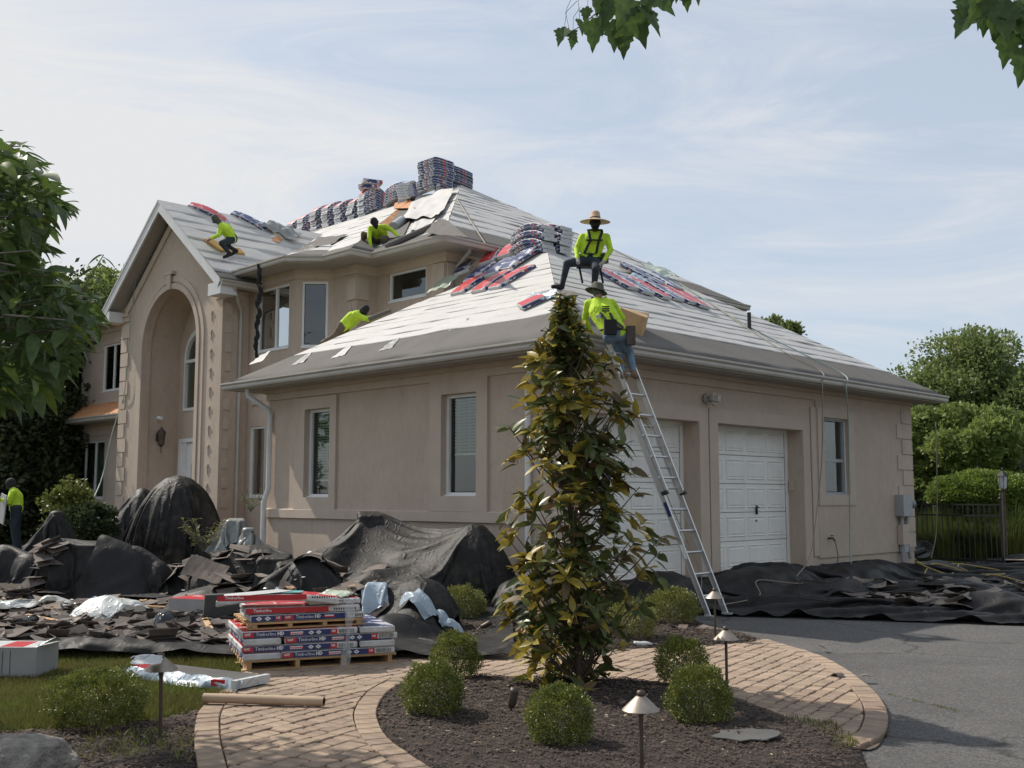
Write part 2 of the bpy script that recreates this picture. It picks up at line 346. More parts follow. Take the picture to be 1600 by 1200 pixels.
M['rock'] = stain(mat('boulder', (.30, .27, .235), .9, .35, 9, 1, 26, bdist=.06), (.12, .11, .1), scale=(1, 1, 1), amt=.7, ns=4)
# clothes
M['hivis'] = mat('hi_vis_shirt', (.46, .66, .03), .8, .22, 7, wrinkle=1.0, wscale=6)
M['jeans'] = mat('denim', (.13, .19, .26), .9, .25, 9, .3, 90, wrinkle=.5, wscale=10)
M['navy'] = mat('navy_trousers', (.022, .032, .042), .9, .25, 9, wrinkle=.5, wscale=10)
M['blackcloth'] = mat('black_cloth', (.014, .014, .015), .85, .25, 9, wrinkle=.4, wscale=10)
M['brownpants'] = mat('brown_trousers', (.11, .085, .055), .9, .25, 9, wrinkle=.5, wscale=10)
M['skin'] = mat('skin', (.30, .17, .11), .55, .08, 9); M['glove'] = mat('work_glove', (.36, .33, .29), .8, .1, 9)
M['boot'] = mat('work_boot', (.16, .10, .055), .75, .2, 9); M['straw'] = mat('straw_hat', (.50, .36, .24), .85, .12, 60, .5, 150)
M['camo'] = mat('bucket_hat_cloth', (.13, .13, .095), .9, .5, 30, .2, 60, col2=(.04, .045, .035)); M['leather'] = mat('leather', (.06, .045, .035), .6, .3, 9)
M['foam'] = mat('foam_pad', (.42, .25, .08), .9, .25, 8, .8, 25, bdist=.02)
# roof underlayment with small repeated print and overlap wrinkles
def underlay():
    m = mat('roof_underlayment', (.49, .475, .455), .75, .06, 1.2, .25, 25, bdist=.01, wrinkle=.35, wscale=1.6)
    t = m.node_tree; b = t.nodes['Principled BSDF']; src = b.inputs['Base Color'].links[0].from_socket
    tc = N(t, 'ShaderNodeTexCoord'); mp = N(t, 'ShaderNodeMapping'); mp.inputs['Scale'].default_value = (2.2, 2.2, 34); LK(t, tc.outputs['Object'], mp.inputs[0])
    n = N(t, 'ShaderNodeTexNoise', i_Scale=1.0, i_Detail=3.0, i_Roughness=.7); LK(t, mp.outputs[0], n.inputs[0])
    r = ramp(t, n.outputs[0], [(.57, (0, 0, 0)), (.66, (.6,)*3)])
    mx = N(t, 'ShaderNodeMix', data_type='RGBA'); LK(t, r.outputs[0], mx.inputs[0]); LK(t, src, mx.inputs[6]); mx.inputs[7].default_value = (.33, .31, .31, 1)
    LK(t, mx.outputs[2], b.inputs['Base Color']); return m
M['underlay'] = underlay()
# printed wrappers
def wrapper(name, base, accent, marks, sc=(7, 1, 16), thr=.5):
    m = bpy.data.materials.new(name); m.use_nodes = True; t = m.node_tree; b = t.nodes['Principled BSDF']
    tc = N(t, 'ShaderNodeTexCoord'); mp = N(t, 'ShaderNodeMapping'); mp.inputs['Scale'].default_value = sc; LK(t, tc.outputs['Object'], mp.inputs[0])
    v = N(t, 'ShaderNodeTexVoronoi', i_Scale=2.2, distance='CHEBYCHEV'); LK(t, mp.outputs[0], v.inputs[0])
    sx = N(t, 'ShaderNodeSeparateXYZ'); LK(t, tc.outputs['Object'], sx.inputs[0])
    w = N(t, 'ShaderNodeMath', operation='PINGPONG'); w.inputs[1].default_value = .24; LK(t, sx.outputs[0], w.inputs[0])
    c1 = ramp(t, w.outputs[0], [(.0, base), (.212, accent)]); c1.color_ramp.interpolation = 'CONSTANT'
    c2 = ramp(t, v.outputs['Color'], [(0, (0, 0, 0)), (thr, (1, 1, 1))]); c2.color_ramp.interpolation = 'CONSTANT'
    mx = N(t, 'ShaderNodeMix', data_type='RGBA'); LK(t, c2.outputs[0], mx.inputs[0]); LK(t, c1.outputs[0], mx.inputs[6]); mx.inputs[7].default_value = (*marks, 1)
    LK(t, mx.outputs[2], b.inputs['Base Color']); b.inputs['Roughness'].default_value = .35
    return m
BLUE = (.022, .035, .13); RED = (.50, .022, .03); WHT = (.62, .62, .61)
M['w_side'] = wrapper('wrapper_side_print', BLUE, RED, WHT, (7, 1, 18), .66)
M['w_top_blue'] = wrapper('wrapper_top_blue', BLUE, (.30, .32, .42), (.5, .5, .55), (3, 5, 3), .72)
M['w_top_red'] = wrapper('wrapper_top_red', RED, (.55, .10, .10), WHT, (3, 5, 3), .8)
M['w_white'] = mat('wrapper_white', (.52, .53, .53), .4, .15, 5, .3, 30, wrinkle=.8, wscale=9)
M['p_blue'] = mat('print_blue', BLUE, .35, .1, 5); M['p_red'] = mat('print_red', RED, .35, .1, 5); M['p_white'] = mat('print_white', (.75, .75, .75), .4, .03, 5); M['p_teal'] = mat('print_teal', (.12, .42, .42), .4, .05, 5)
M['p_black'] = mat('print_black', (.015, .015, .015), .5, .05, 5)
# ------------------------------------------------------------------ THE HOUSE
house = thing('house', 'two storey beige stucco house with attached garage wing and half stripped roof', 'house', (-7, 5, 0))
H = house
FY = lambda y: Frame((0, y, 0), (1, 0, 0), (0, -1, 0))        # walls facing the front lawn
FX = lambda x: Frame((x, 0, 0), (0, 1, 0), (1, 0, 0))         # walls facing the driveway
def wall(fr, outer, holes, t=.18, name='wall'):
    return slab(fr, outer, holes, -t, 0).build(name, M['stucco'], H, True)
def trim(fr, outer, inner, d=.05, name='window_trim', z=None):
    return slab(fr, outer, [inner] if inner else [], .002, d).build(name, M['stucco_trim'], H, True)
def window(fr, u0, u1, z0, z1, back=.09, mull=(), trans=(), blind=0, gl='glass', fw=.055, fm='frame', shade=False):
    mb = MB()
    mb_outer = rect(u0, u1, z0, z1); slab(fr, mb_outer, [rect(u0+fw, u1-fw, z0+fw, z1-fw)], -back-.05, -back+.01, mb)
    fbox(mb, fr, u0, u1, z0-.03, z0+.02, -back, -back+.06)
    cuts = [u0+fw]+[u0+(u1-u0)*a for a in mull]+[u1-fw]; zc = [z0+fw]+[z0+(z1-z0)*a for a in trans]+[z1-fw]
    for a in mull: fbox(mb, fr, u0+(u1-u0)*a-.03, u0+(u1-u0)*a+.03, z0+fw, z1-fw, -back-.048, -back+.006)
    for a in trans: fbox(mb, fr, u0+fw, u1-fw, z0+(z1-z0)*a-.03, z0+(z1-z0)*a+.03, -back-.044, -back+.003)
    w = mb.build('window', M[fm], H, True)
    for i in range(len(cuts)-1):
        for j in range(len(zc)-1):
            p = MB(); a, b, c, d = cuts[i]+.012, cuts[i+1]-.012, zc[j]+.012, zc[j+1]-.012
            fbox(p, fr, a, b, c, d, -back-.034, -back-.026)
            q = p.build('pane', M[gl], None)
            q.parent = w; q.matrix_parent_inverse = Matrix(); q.matrix_parent_inverse = (PM['house'] @ PM['house'].inverted())
            q.matrix_parent_inverse = Matrix()
    if blind:
        b = MB(); zt = z1-fw; zb = z1-(z1-z0)*blind; n = int((zt-zb)/.05)
        for i in range(n):
            zz = zt-.025-i*.05; R = fr.R() @ Matrix.Rotation(.5, 3, 'X'); b.box(fr.p((u0+u1)/2, zz, -back-.12), ((u1-u0)-.14, .045, .004), R)
        for k in range(3): b.tube([fr.p(u0+(u1-u0)*(.2+.3*k), zt, -back-.12), fr.p(u0+(u1-u0)*(.2+.3*k), zb, -back-.12)], .004, 4)
        fbox(b, fr, u0+.07, u1-.07, zb-.03, zb, -back-.14, -back-.1)
        q = b.build('blind', M['blind'], None); q.parent = w
    d = MB(); A = [fr.p(u0, z0, -back-.06), fr.p(u1, z0, -back-.06), fr.p(u1, z1, -back-.06), fr.p(u0, z1, -back-.06)]       # near-black box paints in the shade of a dim room
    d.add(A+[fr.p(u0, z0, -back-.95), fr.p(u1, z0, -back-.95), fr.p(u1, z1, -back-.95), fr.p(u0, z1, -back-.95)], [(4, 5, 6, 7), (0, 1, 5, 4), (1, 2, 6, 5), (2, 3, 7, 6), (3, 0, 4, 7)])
    q = d.build('painted_room_shade', M['dark'], None); q.parent = w
    return w

# --- garage wing, front wall (y=0)
f0 = FY(0)
wins = [(-6.33, -5.55, 1.6, 3.2), (-2.55, -1.74, 1.62, 3.22)]
wall(f0, rect(-7.6, 0, -.1, 3.7), [rect(*w) for w in wins])
for i, w in enumerate(wins):
    o = [(-6.63, -5.36, 1.36, 3.42), (-2.83, -1.5, 1.38, 3.44)][i]
    trim(f0, rect(*o), rect(*w)); window(f0, *w, blind=(.62, .58)[i] if i else .8, back=.08)
sweep([(-7.6, 0), (-.0, 0)], [(.002, 0), (.055, 0), (.055, .15), (.03, .165), (.002, .165)], 1.22, H, 'base_band', M['stucco_trim'])
# --- garage wing, driveway wall (x=0)
s0 = FX(0)
d1 = (.52, 3.32, .3, 2.84); d2 = (3.86, 6.66, .3, 2.84); w3 = (7.44, 8.42, 1.64, 3.13)
wall(s0, rect(.182, 11.3, -.1, 3.7), [rect(*d1), rect(*d2), rect(*w3)], .36)
for y0, y1, z0, z1 in (d1, d2):
    slab(s0, rect(y0-.25, y1+.25, .3, z1+.24), [rect(y0, y1, .3, z1)], .002, .035).build('door_surround', M['stucco_trim'], H, True)
fbox(MB(), s0, 6.98, 7.16, .5, 3.3, .002, .03).build('pilaster', M['stucco_trim'], H, True)
trim(s0, rect(7.2, 8.66, 1.44, 3.3), rect(*w3)); window(s0, *w3, trans=(.45,), back=.07, fm='screen_frame')
slab(s0, rect(7.4, 8.46, 1.6, 3.17), [rect(7.46, 8.40, 1.66, 3.11)], -.05, -.03).build('window_stop', M['white'], H, True)
slab(s0, rect(7.17, 11.295, .46, 3.5), [rect(7.2, 8.66, 1.44, 3.3)], .002, .03).build('wall_face', M['stucco'], H, True)
for k in range(9):
    zz = .52+k*.33; wd = .72 if k % 2 else .48
    fbox(MB(), s0, 11.3-wd, 11.3, zz+.012, zz+.318, .031, .052).build('quoin', M['stucco_trim'], H, True)
for k in range(8):
    zz = 1.45+k*.25
    # corner quoins at the left end of the front wall
for k in range(4):
    zz = 1.45+k*.5
    fbox(MB(), Frame((-7.6, 0, 0), (0, 1, 0), (-1, 0, 0)), .05, .35, zz, zz+.3, .002, .04).build('quoin', M['stucco_trim'], H, True)
wall(Frame((-7.6, 0, 0), (0, 1, 0), (-1, 0, 0)), rect(.18, 2.1, -.1, 3.7), [])
wall(Frame((0, 11.3, 0), (1, 0, 0), (0, 1, 0)), rect(-7.6, -.37, -.1, 3.7), [])
# garage doors: slab and stops, raised panels, handle
def garage_door(y0, y1, handle):
    mb = MB(); z0, z1 = .33, 2.84; n = 5; hh = (z1-z0)/n
    fbox(mb, s0, y0, y1, z0, z1, -.43, -.405)
    for r in range(n): fbox(mb, s0, y0+.05, y1-.05, z0+r*hh+.006, z0+(r+1)*hh-.006, -.40, -.345)
    fbox(mb, s0, y0, y0+.045, z0, z1, -.34, -.30); fbox(mb, s0, y1-.045, y1, z0, z1, -.34, -.30); fbox(mb, s0, y0+.046, y1-.046, z1-.045, z1, -.34, -.30)
    g = mb.build('garage_door', M['door'], H, True)
    cw = (y1-y0-.1)/4; base = None
    for r in range(n):
        for c in range(4):
            a = y0+.05+c*cw+.055; b = a+cw-.11; zc = z0+r*hh+hh/2; h2 = hh/2-.075
            if base is None:
                pm = MB(); w2 = (b-a)/2
                ring = lambda w, h, x: [(x, -w, -h), (x, w, -h), (x, w, h), (x, -w, h)]
                V = ring(w2, h2, 0)+ring(w2-.012, h2-.012, .016)+ring(w2-.035, h2-.035, .004)+ring(w2-.06, h2-.06, .014)
                F = [(4*k+i, 4*k+(i+1) % 4, 4*k+4+(i+1) % 4, 4*k+4+i) for k in range(3) for i in range(4)]+[(12, 13, 14, 15)]
                base = pm.add(V, F).mesh('door_panel', M['door'])
            p = obj('door_panel', base, g, at=Vector((-.344, (a+b)/2, zc)))
            p.matrix_parent_inverse = PM['house'] @ PM['house'].inverted()
    if handle:
        q = MB(); q.box((-.325, y0+1.72, 1.37), (.03, .03, .16)); q.tube([(-.31, y0+1.72, 1.42), (-.28, y0+1.72, 1.42), (-.28, y0+1.62, 1.40)], .012, 6); q.tube([(-.335, y0+1.70, 1.18), (-.32, y0+1.70, 1.18)], .02, 8)
        h = q.build('handle', M['iron'], g)
garage_door(d1[0], d1[1], False); garage_door(d2[0], d2[1], True)
fbox(MB(), Frame((0, 6.66, 0), (1, 0, 0), (0, -1, 0)), -.27, -.17, 1.72, 1.92, .001, .035).build('keypad', M['stucco_trim'], H, True)
# eaves of the garage wing
GP = [(-8.15, 11.85), (-8.15, -.55), (.55, -.55), (.55, 11.85), (-8.15, 11.85)]
GUT = [(0, 0), (0, -.13), (.09, -.13), (.105, -.10), (.105, -.06), (.135, -.03), (.135, 0), (.12, 0), (.12, -.02), (.012, -.02), (.012, 0)]
def eave(path, z, name='gutter'):
    g = sweep(path, GUT, z, H, name, M['gutter'])
    sweep(path, [(-.03, -.15), (-.002, -.15), (-.002, .01), (-.03, .01)], z, H, 'fascia_board', M['gutter'])
eave(GP[:4], 3.78)
MB().add([(-8.14, -.54, 3.64), (.54, -.54, 3.64), (.54, 11.84, 3.64), (-8.14, 11.84, 3.64), (-8.14, -.54, 3.66), (.54, -.54, 3.66), (.54, 11.84, 3.66), (-8.14, 11.84, 3.66)], [(3, 2, 1, 0), (4, 5, 6, 7)]).build('soffit', M['soffit'], H, True)
FRZ = [(.002, 0), (.04, 0), (.04, .12), (.085, .135), (.085, .2), (.002, .2)]
sweep([(-7.6, 2.0), (-7.6, 0), (0, 0), (0, 11.3)], FRZ, 3.44, H, 'frieze', M['stucco_trim'])

# --- upper storey walls
UP_Z = 6.68
yb = 2.05
fb = FY(yb)
wB = (-11.44, -10.11, 4.95, 6.42); wL = (-11.64, -11.0, 1.6, 3.22)
wall(fb, rect(-11.8, -9.85, -.1, UP_Z), [rect(*wB), rect(*wL)], .15)
window(fb, *wB, mull=(.56,), back=.04, gl='glass_mirror'); window(fb, *wL, back=.04, gl='glass_mirror')
for z in (3.72, 4.0): fbox(MB(), fb, -11.55, -11.15, z, z+.1, .002, .05).build('sill_band', M['stucco_trim'], H, True)
dg = Vector((.6, .6, 0)).normalized()
fd = Frame((-9.85, 2.05, 0), dg, Vector((1, -1, 0)))
LD = math.hypot(.6, .6)
wall(fd, rect(0, LD, 3, UP_Z), [rect(.13, .72, 4.93, 6.42)], .12); window(fd, .13, .72, 4.93, 6.42, back=.04)
wall(FY(2.65), rect(-9.25, -8.4, 3, UP_Z), [], .12)
wall(FX(-8.4), rect(2.772, 3.198, 3, UP_Z), [], .12)
for a, b in ((-8.72, -8.4),): 
    fbox(MB(), FY(2.65), a, b, 5.9, 6.38, .002, .04).build('corner_block', M['stucco_trim'], H, True)
fbox(MB(), FX(-8.4), 2.65, 2.95, 5.9, 6.38, .002, .04).build('corner_block', M['stucco_trim'], H, True)
for u in (-8.65,): fbox(MB(), FY(2.65), u, u+.06, 5.3, 5.85, .002, .02).build('wall_reveal', M['stucco_trim'], H, True)
wD = (-7.98, -6.72, 5.84, 6.48)
wall(FY(3.2), rect(-8.4, -6.1, 3, UP_Z), [rect(*wD)], .12); window(FY(3.2), *wD, back=.04)
fbox(MB(), FY(3.2), -6.5, -6.12, 3.5, 6.45, .002, .035).build('corner_pilaster', M['stucco_trim'], H, True)
wall(FX(-6.1), rect(3.322, 13.1, 3, UP_Z), [], .12)
fbox(MB(), FX(-6.1), 3.22, 3.6, 3.5, 6.45, .002, .035).build('corner_pilaster', M['stucco_trim'], H, True)
sweep([(-11.8, 2.05), (-9.85, 2.05), (-9.25, 2.65), (-8.4, 2.65), (-8.4, 3.2), (-6.1, 3.2), (-6.1, 13.1)], FRZ, 6.47, H, 'frieze', M['stucco_trim'])
UE = [(-11.7, 1.5), (-9.3, 1.43), (-8.7, 2.03), (-7.8, 2.03), (-7.8, 2.6), (-5.5, 2.6), (-5.5, 13.7)]
eave(UE, 6.8)
MB().add([(x, y, 6.672) for x, y in [(-11.7, 1.5), (-9.3, 1.43), (-8.7, 2.03), (-7.8, 2.03), (-7.8, 2.6), (-5.5, 2.6), (-5.5, 13.7), (-23, 13.7), (-23, 2.1), (-11.7, 2.1)]], [tuple(range(10))[::-1]]).build('soffit', M['soffit'], H, True)
# --- left part of the house
fl = FY(2.6); wU = (-20.86, -19.0, 4.72, 6.12)
wall(fl, rect(-22.3, -16.9, -.1, UP_Z), [rect(*wU)], .15); window(fl, *wU, mull=(.36, .7), back=.05)
fbox(MB(), fl, -21.2, -18.6, 4.28, 4.42, .002, .07).build('sill_band', M['stucco_trim'], H, True)
wall(Frame((-22.3, 0, 0), (0, 1, 0), (-1, 0, 0)), rect(2.752, 13, -.1, UP_Z), [])
sweep([(-22.3, 2.6), (-16.9, 2.6)], FRZ, 6.47, H, 'frieze', M['stucco_trim'])
eave([(-22.9, 2.05), (-17.35, 2.05)], 6.8)
fl2 = FY(2.2); wV = (-21.75, -19.62, 1.55, 3.22)
wall(fl2, rect(-23.0, -16.9, -.1, 3.75), [rect(*wV)], .15); window(fl2, *wV, mull=(.36, .68), back=.05)
slab(fl2, rect(-22.75, -17.4, 1.2, 3.5), [rect(-22.3, -19.3, 1.25, 3.36)], .002, .03).build('wall_panel_trim', M['stucco_trim'], H, True)
wall(Frame((-23.0, 0, 0), (0, 1, 0), (-1, 0, 0)), rect(2.352, 4, -.1, 3.75), [])
sweep([(-23.0, 2.2), (-16.9, 2.2)], FRZ, 3.5, H, 'frieze', M['stucco_trim'])
eave([(-23.6, 1.65), (-17.1, 1.65)], 3.84)
MB().add([(-23.6, 1.66, 3.70), (-16.9, 1.66, 3.70), (-16.9, 2.4, 3.70), (-23.6, 2.4, 3.70)], [(3, 2, 1, 0)]).build('soffit', M['soffit'], H, True)
pl = MB()
for k in range(5):
    xa = -23.5+k*1.3; xb = xa+1.29
    s = MB(); s.add([(xa, 1.6, 3.82), (xb, 1.6, 3.82), (xb, 2.62, 4.38), (xa, 2.62, 4.38), (xa, 1.6, 3.85), (xb, 1.6, 3.85), (xb, 2.62, 4.41), (xa, 2.62, 4.41)], [(3, 2, 1, 0), (4, 5, 6, 7), (0, 1, 5, 4), (1, 2, 6, 5), (3, 0, 4, 7)])
    s.build('plywood_sheet', M['plywood'], H, True)
MB().add([(-17.0, 1.6, 3.68), (-17.0, 2.58, 3.68), (-17.0, 2.58, 4.36), (-17.0, 1.6, 3.84), (-17.04, 1.6, 3.68), (-17.04, 2.58, 3.68), (-17.04, 2.58, 4.36), (-17.04, 1.6, 3.84)], [(0, 1, 2, 3), (7, 6, 5, 4), (0, 3, 7, 4), (3, 2, 6, 7)]).build('rake_board', M['fascia'], H, True)
# --- entry gable
fg = FY(1.35); cxg = -14.3; ra = 1.39; zs = 5.36
arch = [(cxg+ra, .2)]+[(cxg+ra*math.cos(a), zs+ra*math.sin(a)) for a in [PI*i/24 for i in range(25)]]+[(cxg-ra, .2)]
GW = (-16.9, -11.8)
wall(fg, [(GW[0], -.1), (GW[1], -.1), (GW[1], 6.42), (cxg, 8.5), (GW[0], 6.42)], [arch], .2)
def archring(r0, r1, d, name, zb=.2):
    o = [(cxg+r1, zb)]+[(cxg+r1*math.cos(PI*i/24), zs+r1*math.sin(PI*i/24)) for i in range(25)]+[(cxg-r1, zb)]
    i_ = [(cxg-r0, zb)]+[(cxg+r0*math.cos(PI*i/24), zs+r0*math.sin(PI*i/24)) for i in range(24, -1, -1)]+[(cxg+r0, zb)]
    slab(fg, o+i_, [], .002, d).build(name, M['stucco_trim'], H, True)
archring(ra, ra+.14, .05, 'arch_trim'); archring(ra+.18, ra+.32, .03, 'arch_trim')
fbox(MB(), fg, cxg-.09, cxg+.09, zs+ra-.02, zs+ra+.42, .055, .1).build('keystone', M['stucco_trim'], H, True)
fbox(MB(), fg, cxg-.2, cxg+.2, zs+ra+.36, zs+ra+.44, .003, .11).build('keystone', M['stucco_trim'], H, True)
nv = MB(); n = len(arch)
A2 = [(cxg+(a-cxg)*1.0, b) for a, b in arch]
vs = [(a, 1.54, b) for a, b in A2]+[(cxg+(a-cxg)*1.035, 1.56, zs+(b-zs)*1.035 if b > zs else b) for a, b in A2]+[(cxg+(a-cxg)*1.035, 2.42, zs+(b-zs)*1.035 if b > zs else b) for a, b in A2]
nv.add(vs, [(k*n+i, k*n+i+1, (k+1)*n+i+1, (k+1)*n+i) for k in range(2) for i in range(n-1)])
nv.build('niche_wall', M['stucco'], H, True)
fn = FY(2.4)
awin = [(-14.1, 3.82), (-14.1, 5.15)]+[(-14.78+.68*math.cos(PI*i/14), 5.15+.78*math.sin(PI*i/14)) for i in range(1, 14)]+[(-15.46, 5.15), (-15.46, 3.82)]
ed = (-15.62, -14.1, .3, 3.1)
wall(fn, rect(-16.2, -12.4, -.1, 7.0), [awin, rect(*ed)], .15)
am = MB()
sm = lambda l, s, cx=-14.78, cz=4.6: [(cx+(a-cx)*s, cz+(b-cz)*s) for a, b in l]
slab(fn, awin, [sm(awin, .9)], -.08, .03, am); fbox(am, fn, -15.42, -14.14, 5.08, 5.16, -.07, .02)
aw = am.build('arched_window', M['frame'], H, True)
pn = slab(fn, sm(awin, .92), [], -.06, -.05).build('pane', M['glass'], None); pn.parent = aw
q = MB(); fbox(q, fn, -15.6, -14, 3.7, 6.2, -.6, -.58); q = q.build('painted_room_shade', M['dark'], None); q.parent = aw  # near-black board paints in the shade behind the arched pane
dm = MB(); slab(fn, rect(*ed), [rect(-15.5, -14.2, .3, 3.0)], -.08, .03, dm); fbox(dm, fn, -15.5, -15.28, .3, 3.0, -.07, 0)
oval = [(-14.85+.2*math.cos(2*PI*i/20), 2.1+.62*math.sin(2*PI*i/20)) for i in range(20)]
slab(fn, rect(-15.27, -14.3, .32, 2.98), [oval], -.09, -.03, dm)
ent = dm.build('entry_door', M['white'], H, True)
q = slab(fn, [(-14.85+(a+14.85)*.98, 2.1+(b-2.1)*.98) for a, b in oval], [], -.07, -.06).build('pane', M['glass'], None); q.parent = ent
wall(Frame((-11.8, 0, 0), (0, 1, 0), (1, 0, 0)), rect(1.552, 2.048, -.1, 6.6), [], .15)
wall(Frame((-16.9, 0, 0), (0, 1, 0), (-1, 0, 0)), rect(1.552, 2.6, -.1, 6.6), [], .15)
for k in range(15):
    zz = .5+k*.375; wd = .3 if k % 2 else .42
    fbox(MB(), fg, GW[0]-.04, GW[0]+wd, zz+.012, zz+.36, .003, .028).build('quoin', M['stucco_trim'], H, True)
for k in range(12):
    zz = .9+k*.45
    fbox(MB(), FX(-11.8), 1.43, 1.58, zz, zz+.25, .002, .03).build('quoin', M['stucco_trim'], H, True)
    fbox(MB(), fg, GW[1]-.52, GW[1]-.44, zz+.05, zz+.11, .002, .03).build('quoin', M['stucco_trim'], H, True)
    fbox(MB(), fg, GW[1]-.495, GW[1]-.465, zz-.12, zz+.05, .002, .02).build('quoin', M['stucco_trim'], H, True)
sweep([(-12.1, 1.35), (-11.8, 1.35), (-11.8, 1.95)], FRZ, 6.2, H, 'frieze', M['stucco_trim'])
sweep([(-16.9, 1.6), (-16.9, 1.35), (-16.5, 1.35)], FRZ, 6.2, H, 'frieze', M['stucco_trim'])
# rakes: white boards on the gable's front edge, soffit under the overhang, gutter returns
ga = Vector((cxg, 0, 8.93)); el = Vector((-17.25, 0, 6.5)); er = Vector((-11.2, 0, 6.5))
for nm, e in (('rake_board', el), ('rake_board', er)):
    d = (ga-e); dn = Vector((-d.z, 0, d.x)).normalized();
    if dn.z < 0: dn = -dn
    mb = MB(); y0, y1 = .92, .97
    P = [e-dn*.2, ga-dn*.26 if False else ga-Vector((0, 0, .27)), ga, e]
    mb.add([(p.x, y0, p.z) for p in P]+[(p.x, y1, p.z) for p in P], [(0, 1, 2, 3), (7, 6, 5, 4), (0, 4, 5, 1), (1, 5, 6, 2), (2, 6, 7, 3), (3, 7, 4, 0)])
    mb.build('rake_board', M['fascia'], H, True, recalc=True)
    mb = MB(); a = e-dn*.12; b = ga-Vector((0, 0, .16))
    mb.add([(a.x, .97, a.z), (b.x, .97, b.z), (b.x, 1.36, b.z), (a.x, 1.36, a.z)], [(0, 1, 2, 3)]); mb.build('rake_soffit', M['soffit'], H, True)
    mb = MB(); a2 = e-dn*.3; b2 = ga-Vector((0, 0, .36)); sg = 1 if e.x > ga.x else -1
    mb.add([(a2.x-sg*.35, 1.3, a2.z+.27), (b2.x, 1.3, b2.z), (b2.x, 1.3, b2.z-.24), (a2.x-sg*.35, 1.3, a2.z+.03), (a2.x-sg*.35, 1.35, a2.z+.27), (b2.x, 1.35, b2.z), (b2.x, 1.35, b2.z-.24), (a2.x-sg*.35, 1.35, a2.z+.03)], [(0, 1, 2, 3), (7, 6, 5, 4), (0, 4, 5, 1), (3, 2, 6, 7)])
    mb.build('rake_frieze', M['stucco_trim'], H, True, recalc=True)
for x0, x1 in ((-17.25, -16.85), (-11.75, -11.2)):
    MB().box2((x0, .93, 6.18), (x1, 1.345, 6.46)).build('eave_return', M['fascia'], H, True)
eave([(-11.25, .93), (-11.25, 1.95)], 6.5)
eave([(-17.25, 2.0), (-17.25, .95)], 6.5)

# ------------------------------------------------------------------ roofs
def lerp(a, b, t): return a+(b-a)*t
def strip(slope, e0, e1, t0, t1, s0, s1, nrm, m, amp=.012, lift=.012, nm='underlayment_strip', off=0, jag=.012):
    L0, R0, L1, R1 = lerp(e0, t0, s0), lerp(e1, t1, s0), lerp(e0, t0, s1), lerp(e1, t1, s1)
    nu = max(4, int((R0-L0).length/.22)); nv = 4; vs = []
    for j in range(nv+1):
        for i in range(nu+1):
            u = i/nu; v = j/nv; p = lerp(lerp(L0, R0, u), lerp(L1, R1, u), v)
            k = noise.noise(p*1.3+Vector((off, 0, 0)))*amp*.9+noise.noise(p*4.5)*amp*.6
            d = lift*(1-v)+.008+k+max(0, noise.noise(p*.9+Vector((5, off, 2)))-.25)*.05*amp/.006
            if j == 0: p = p+(L1-L0).normalized()*noise.noise(p*2.2)*jag*4
            vs.append(p+nrm*max(d, .004))
    fs = [(j*(nu+1)+i, j*(nu+1)+i+1, (j+1)*(nu+1)+i+1, (j+1)*(nu+1)+i) for j in range(nv) for i in range(nu)]
    base = len(vs); vs += [lerp(L0, R0, i/nu)+nrm*.002 for i in range(nu+1)]
    fs += [(base+i, base+i+1, i+1, i) for i in range(nu)]
    mb = MB(); mb.add(vs, fs, 0, True); o = mb.build(nm, m, None); o.parent = slope; return o
def roof_slope(e0, e1, t0, t1, mem=.95, width=.6, covered=True, mats=('membrane', 'underlay'), amp=.006, base='plywood'):
    e0, e1, t0, t1 = map(Vector, (e0, e1, t0, t1)); nrm = (e1-e0).cross((t0+t1)/2-(e0+e1)/2).normalized()
    if nrm.z < 0: nrm = -nrm
    sl = MB(); V = [e0, e1, t1, t0]; D = nrm*-.03
    sl.add(V+[v+D for v in V], [(0, 1, 2, 3), (7, 6, 5, 4), (0, 4, 5, 1), (1, 5, 6, 2), (2, 6, 7, 3), (3, 7, 4, 0)])
    s = sl.build('roof_slope', M[base], H, True, recalc=True)
    if not covered: return s, nrm
    Ls = ((t0+t1)/2-(e0+e1)/2).length; a = mem/Ls
    strip(s, e0-(t0-e0).normalized()*.0, e1, t0, t1, 0.0, min(1, a*1.04), nrm, M[mats[0]], amp*.5, .006, 'membrane_strip')
    k = 0; x = a
    while x < .995:
        y = min(1, x+width/Ls*random.uniform(.6, 1.25)); strip(s, e0, e1, t0, t1, x, min(1, y+.03/Ls), nrm, M[mats[1]], amp, random.uniform(.002, .006), off=k*3.1); x = y; k += 1
    return s, nrm
pk0, pk1 = (-3.8, 3.8, 6.44), (-3.8, 7.5, 6.44); ze = 3.785
roof_slope((-8.17, -.57, ze), (.57, -.57, ze), pk0, pk0, 1.0, .36)
roof_slope((.57, -.57, ze), (.57, 11.87, ze), pk0, pk1, 1.0, .36)
roof_slope((.57, 11.87, ze), (-8.17, 11.87, ze), pk1, pk1, 1.0, .6)
roof_slope((-8.17, 11.87, ze), (-8.17, -.57, ze), pk1, pk0, 1.0, .6)
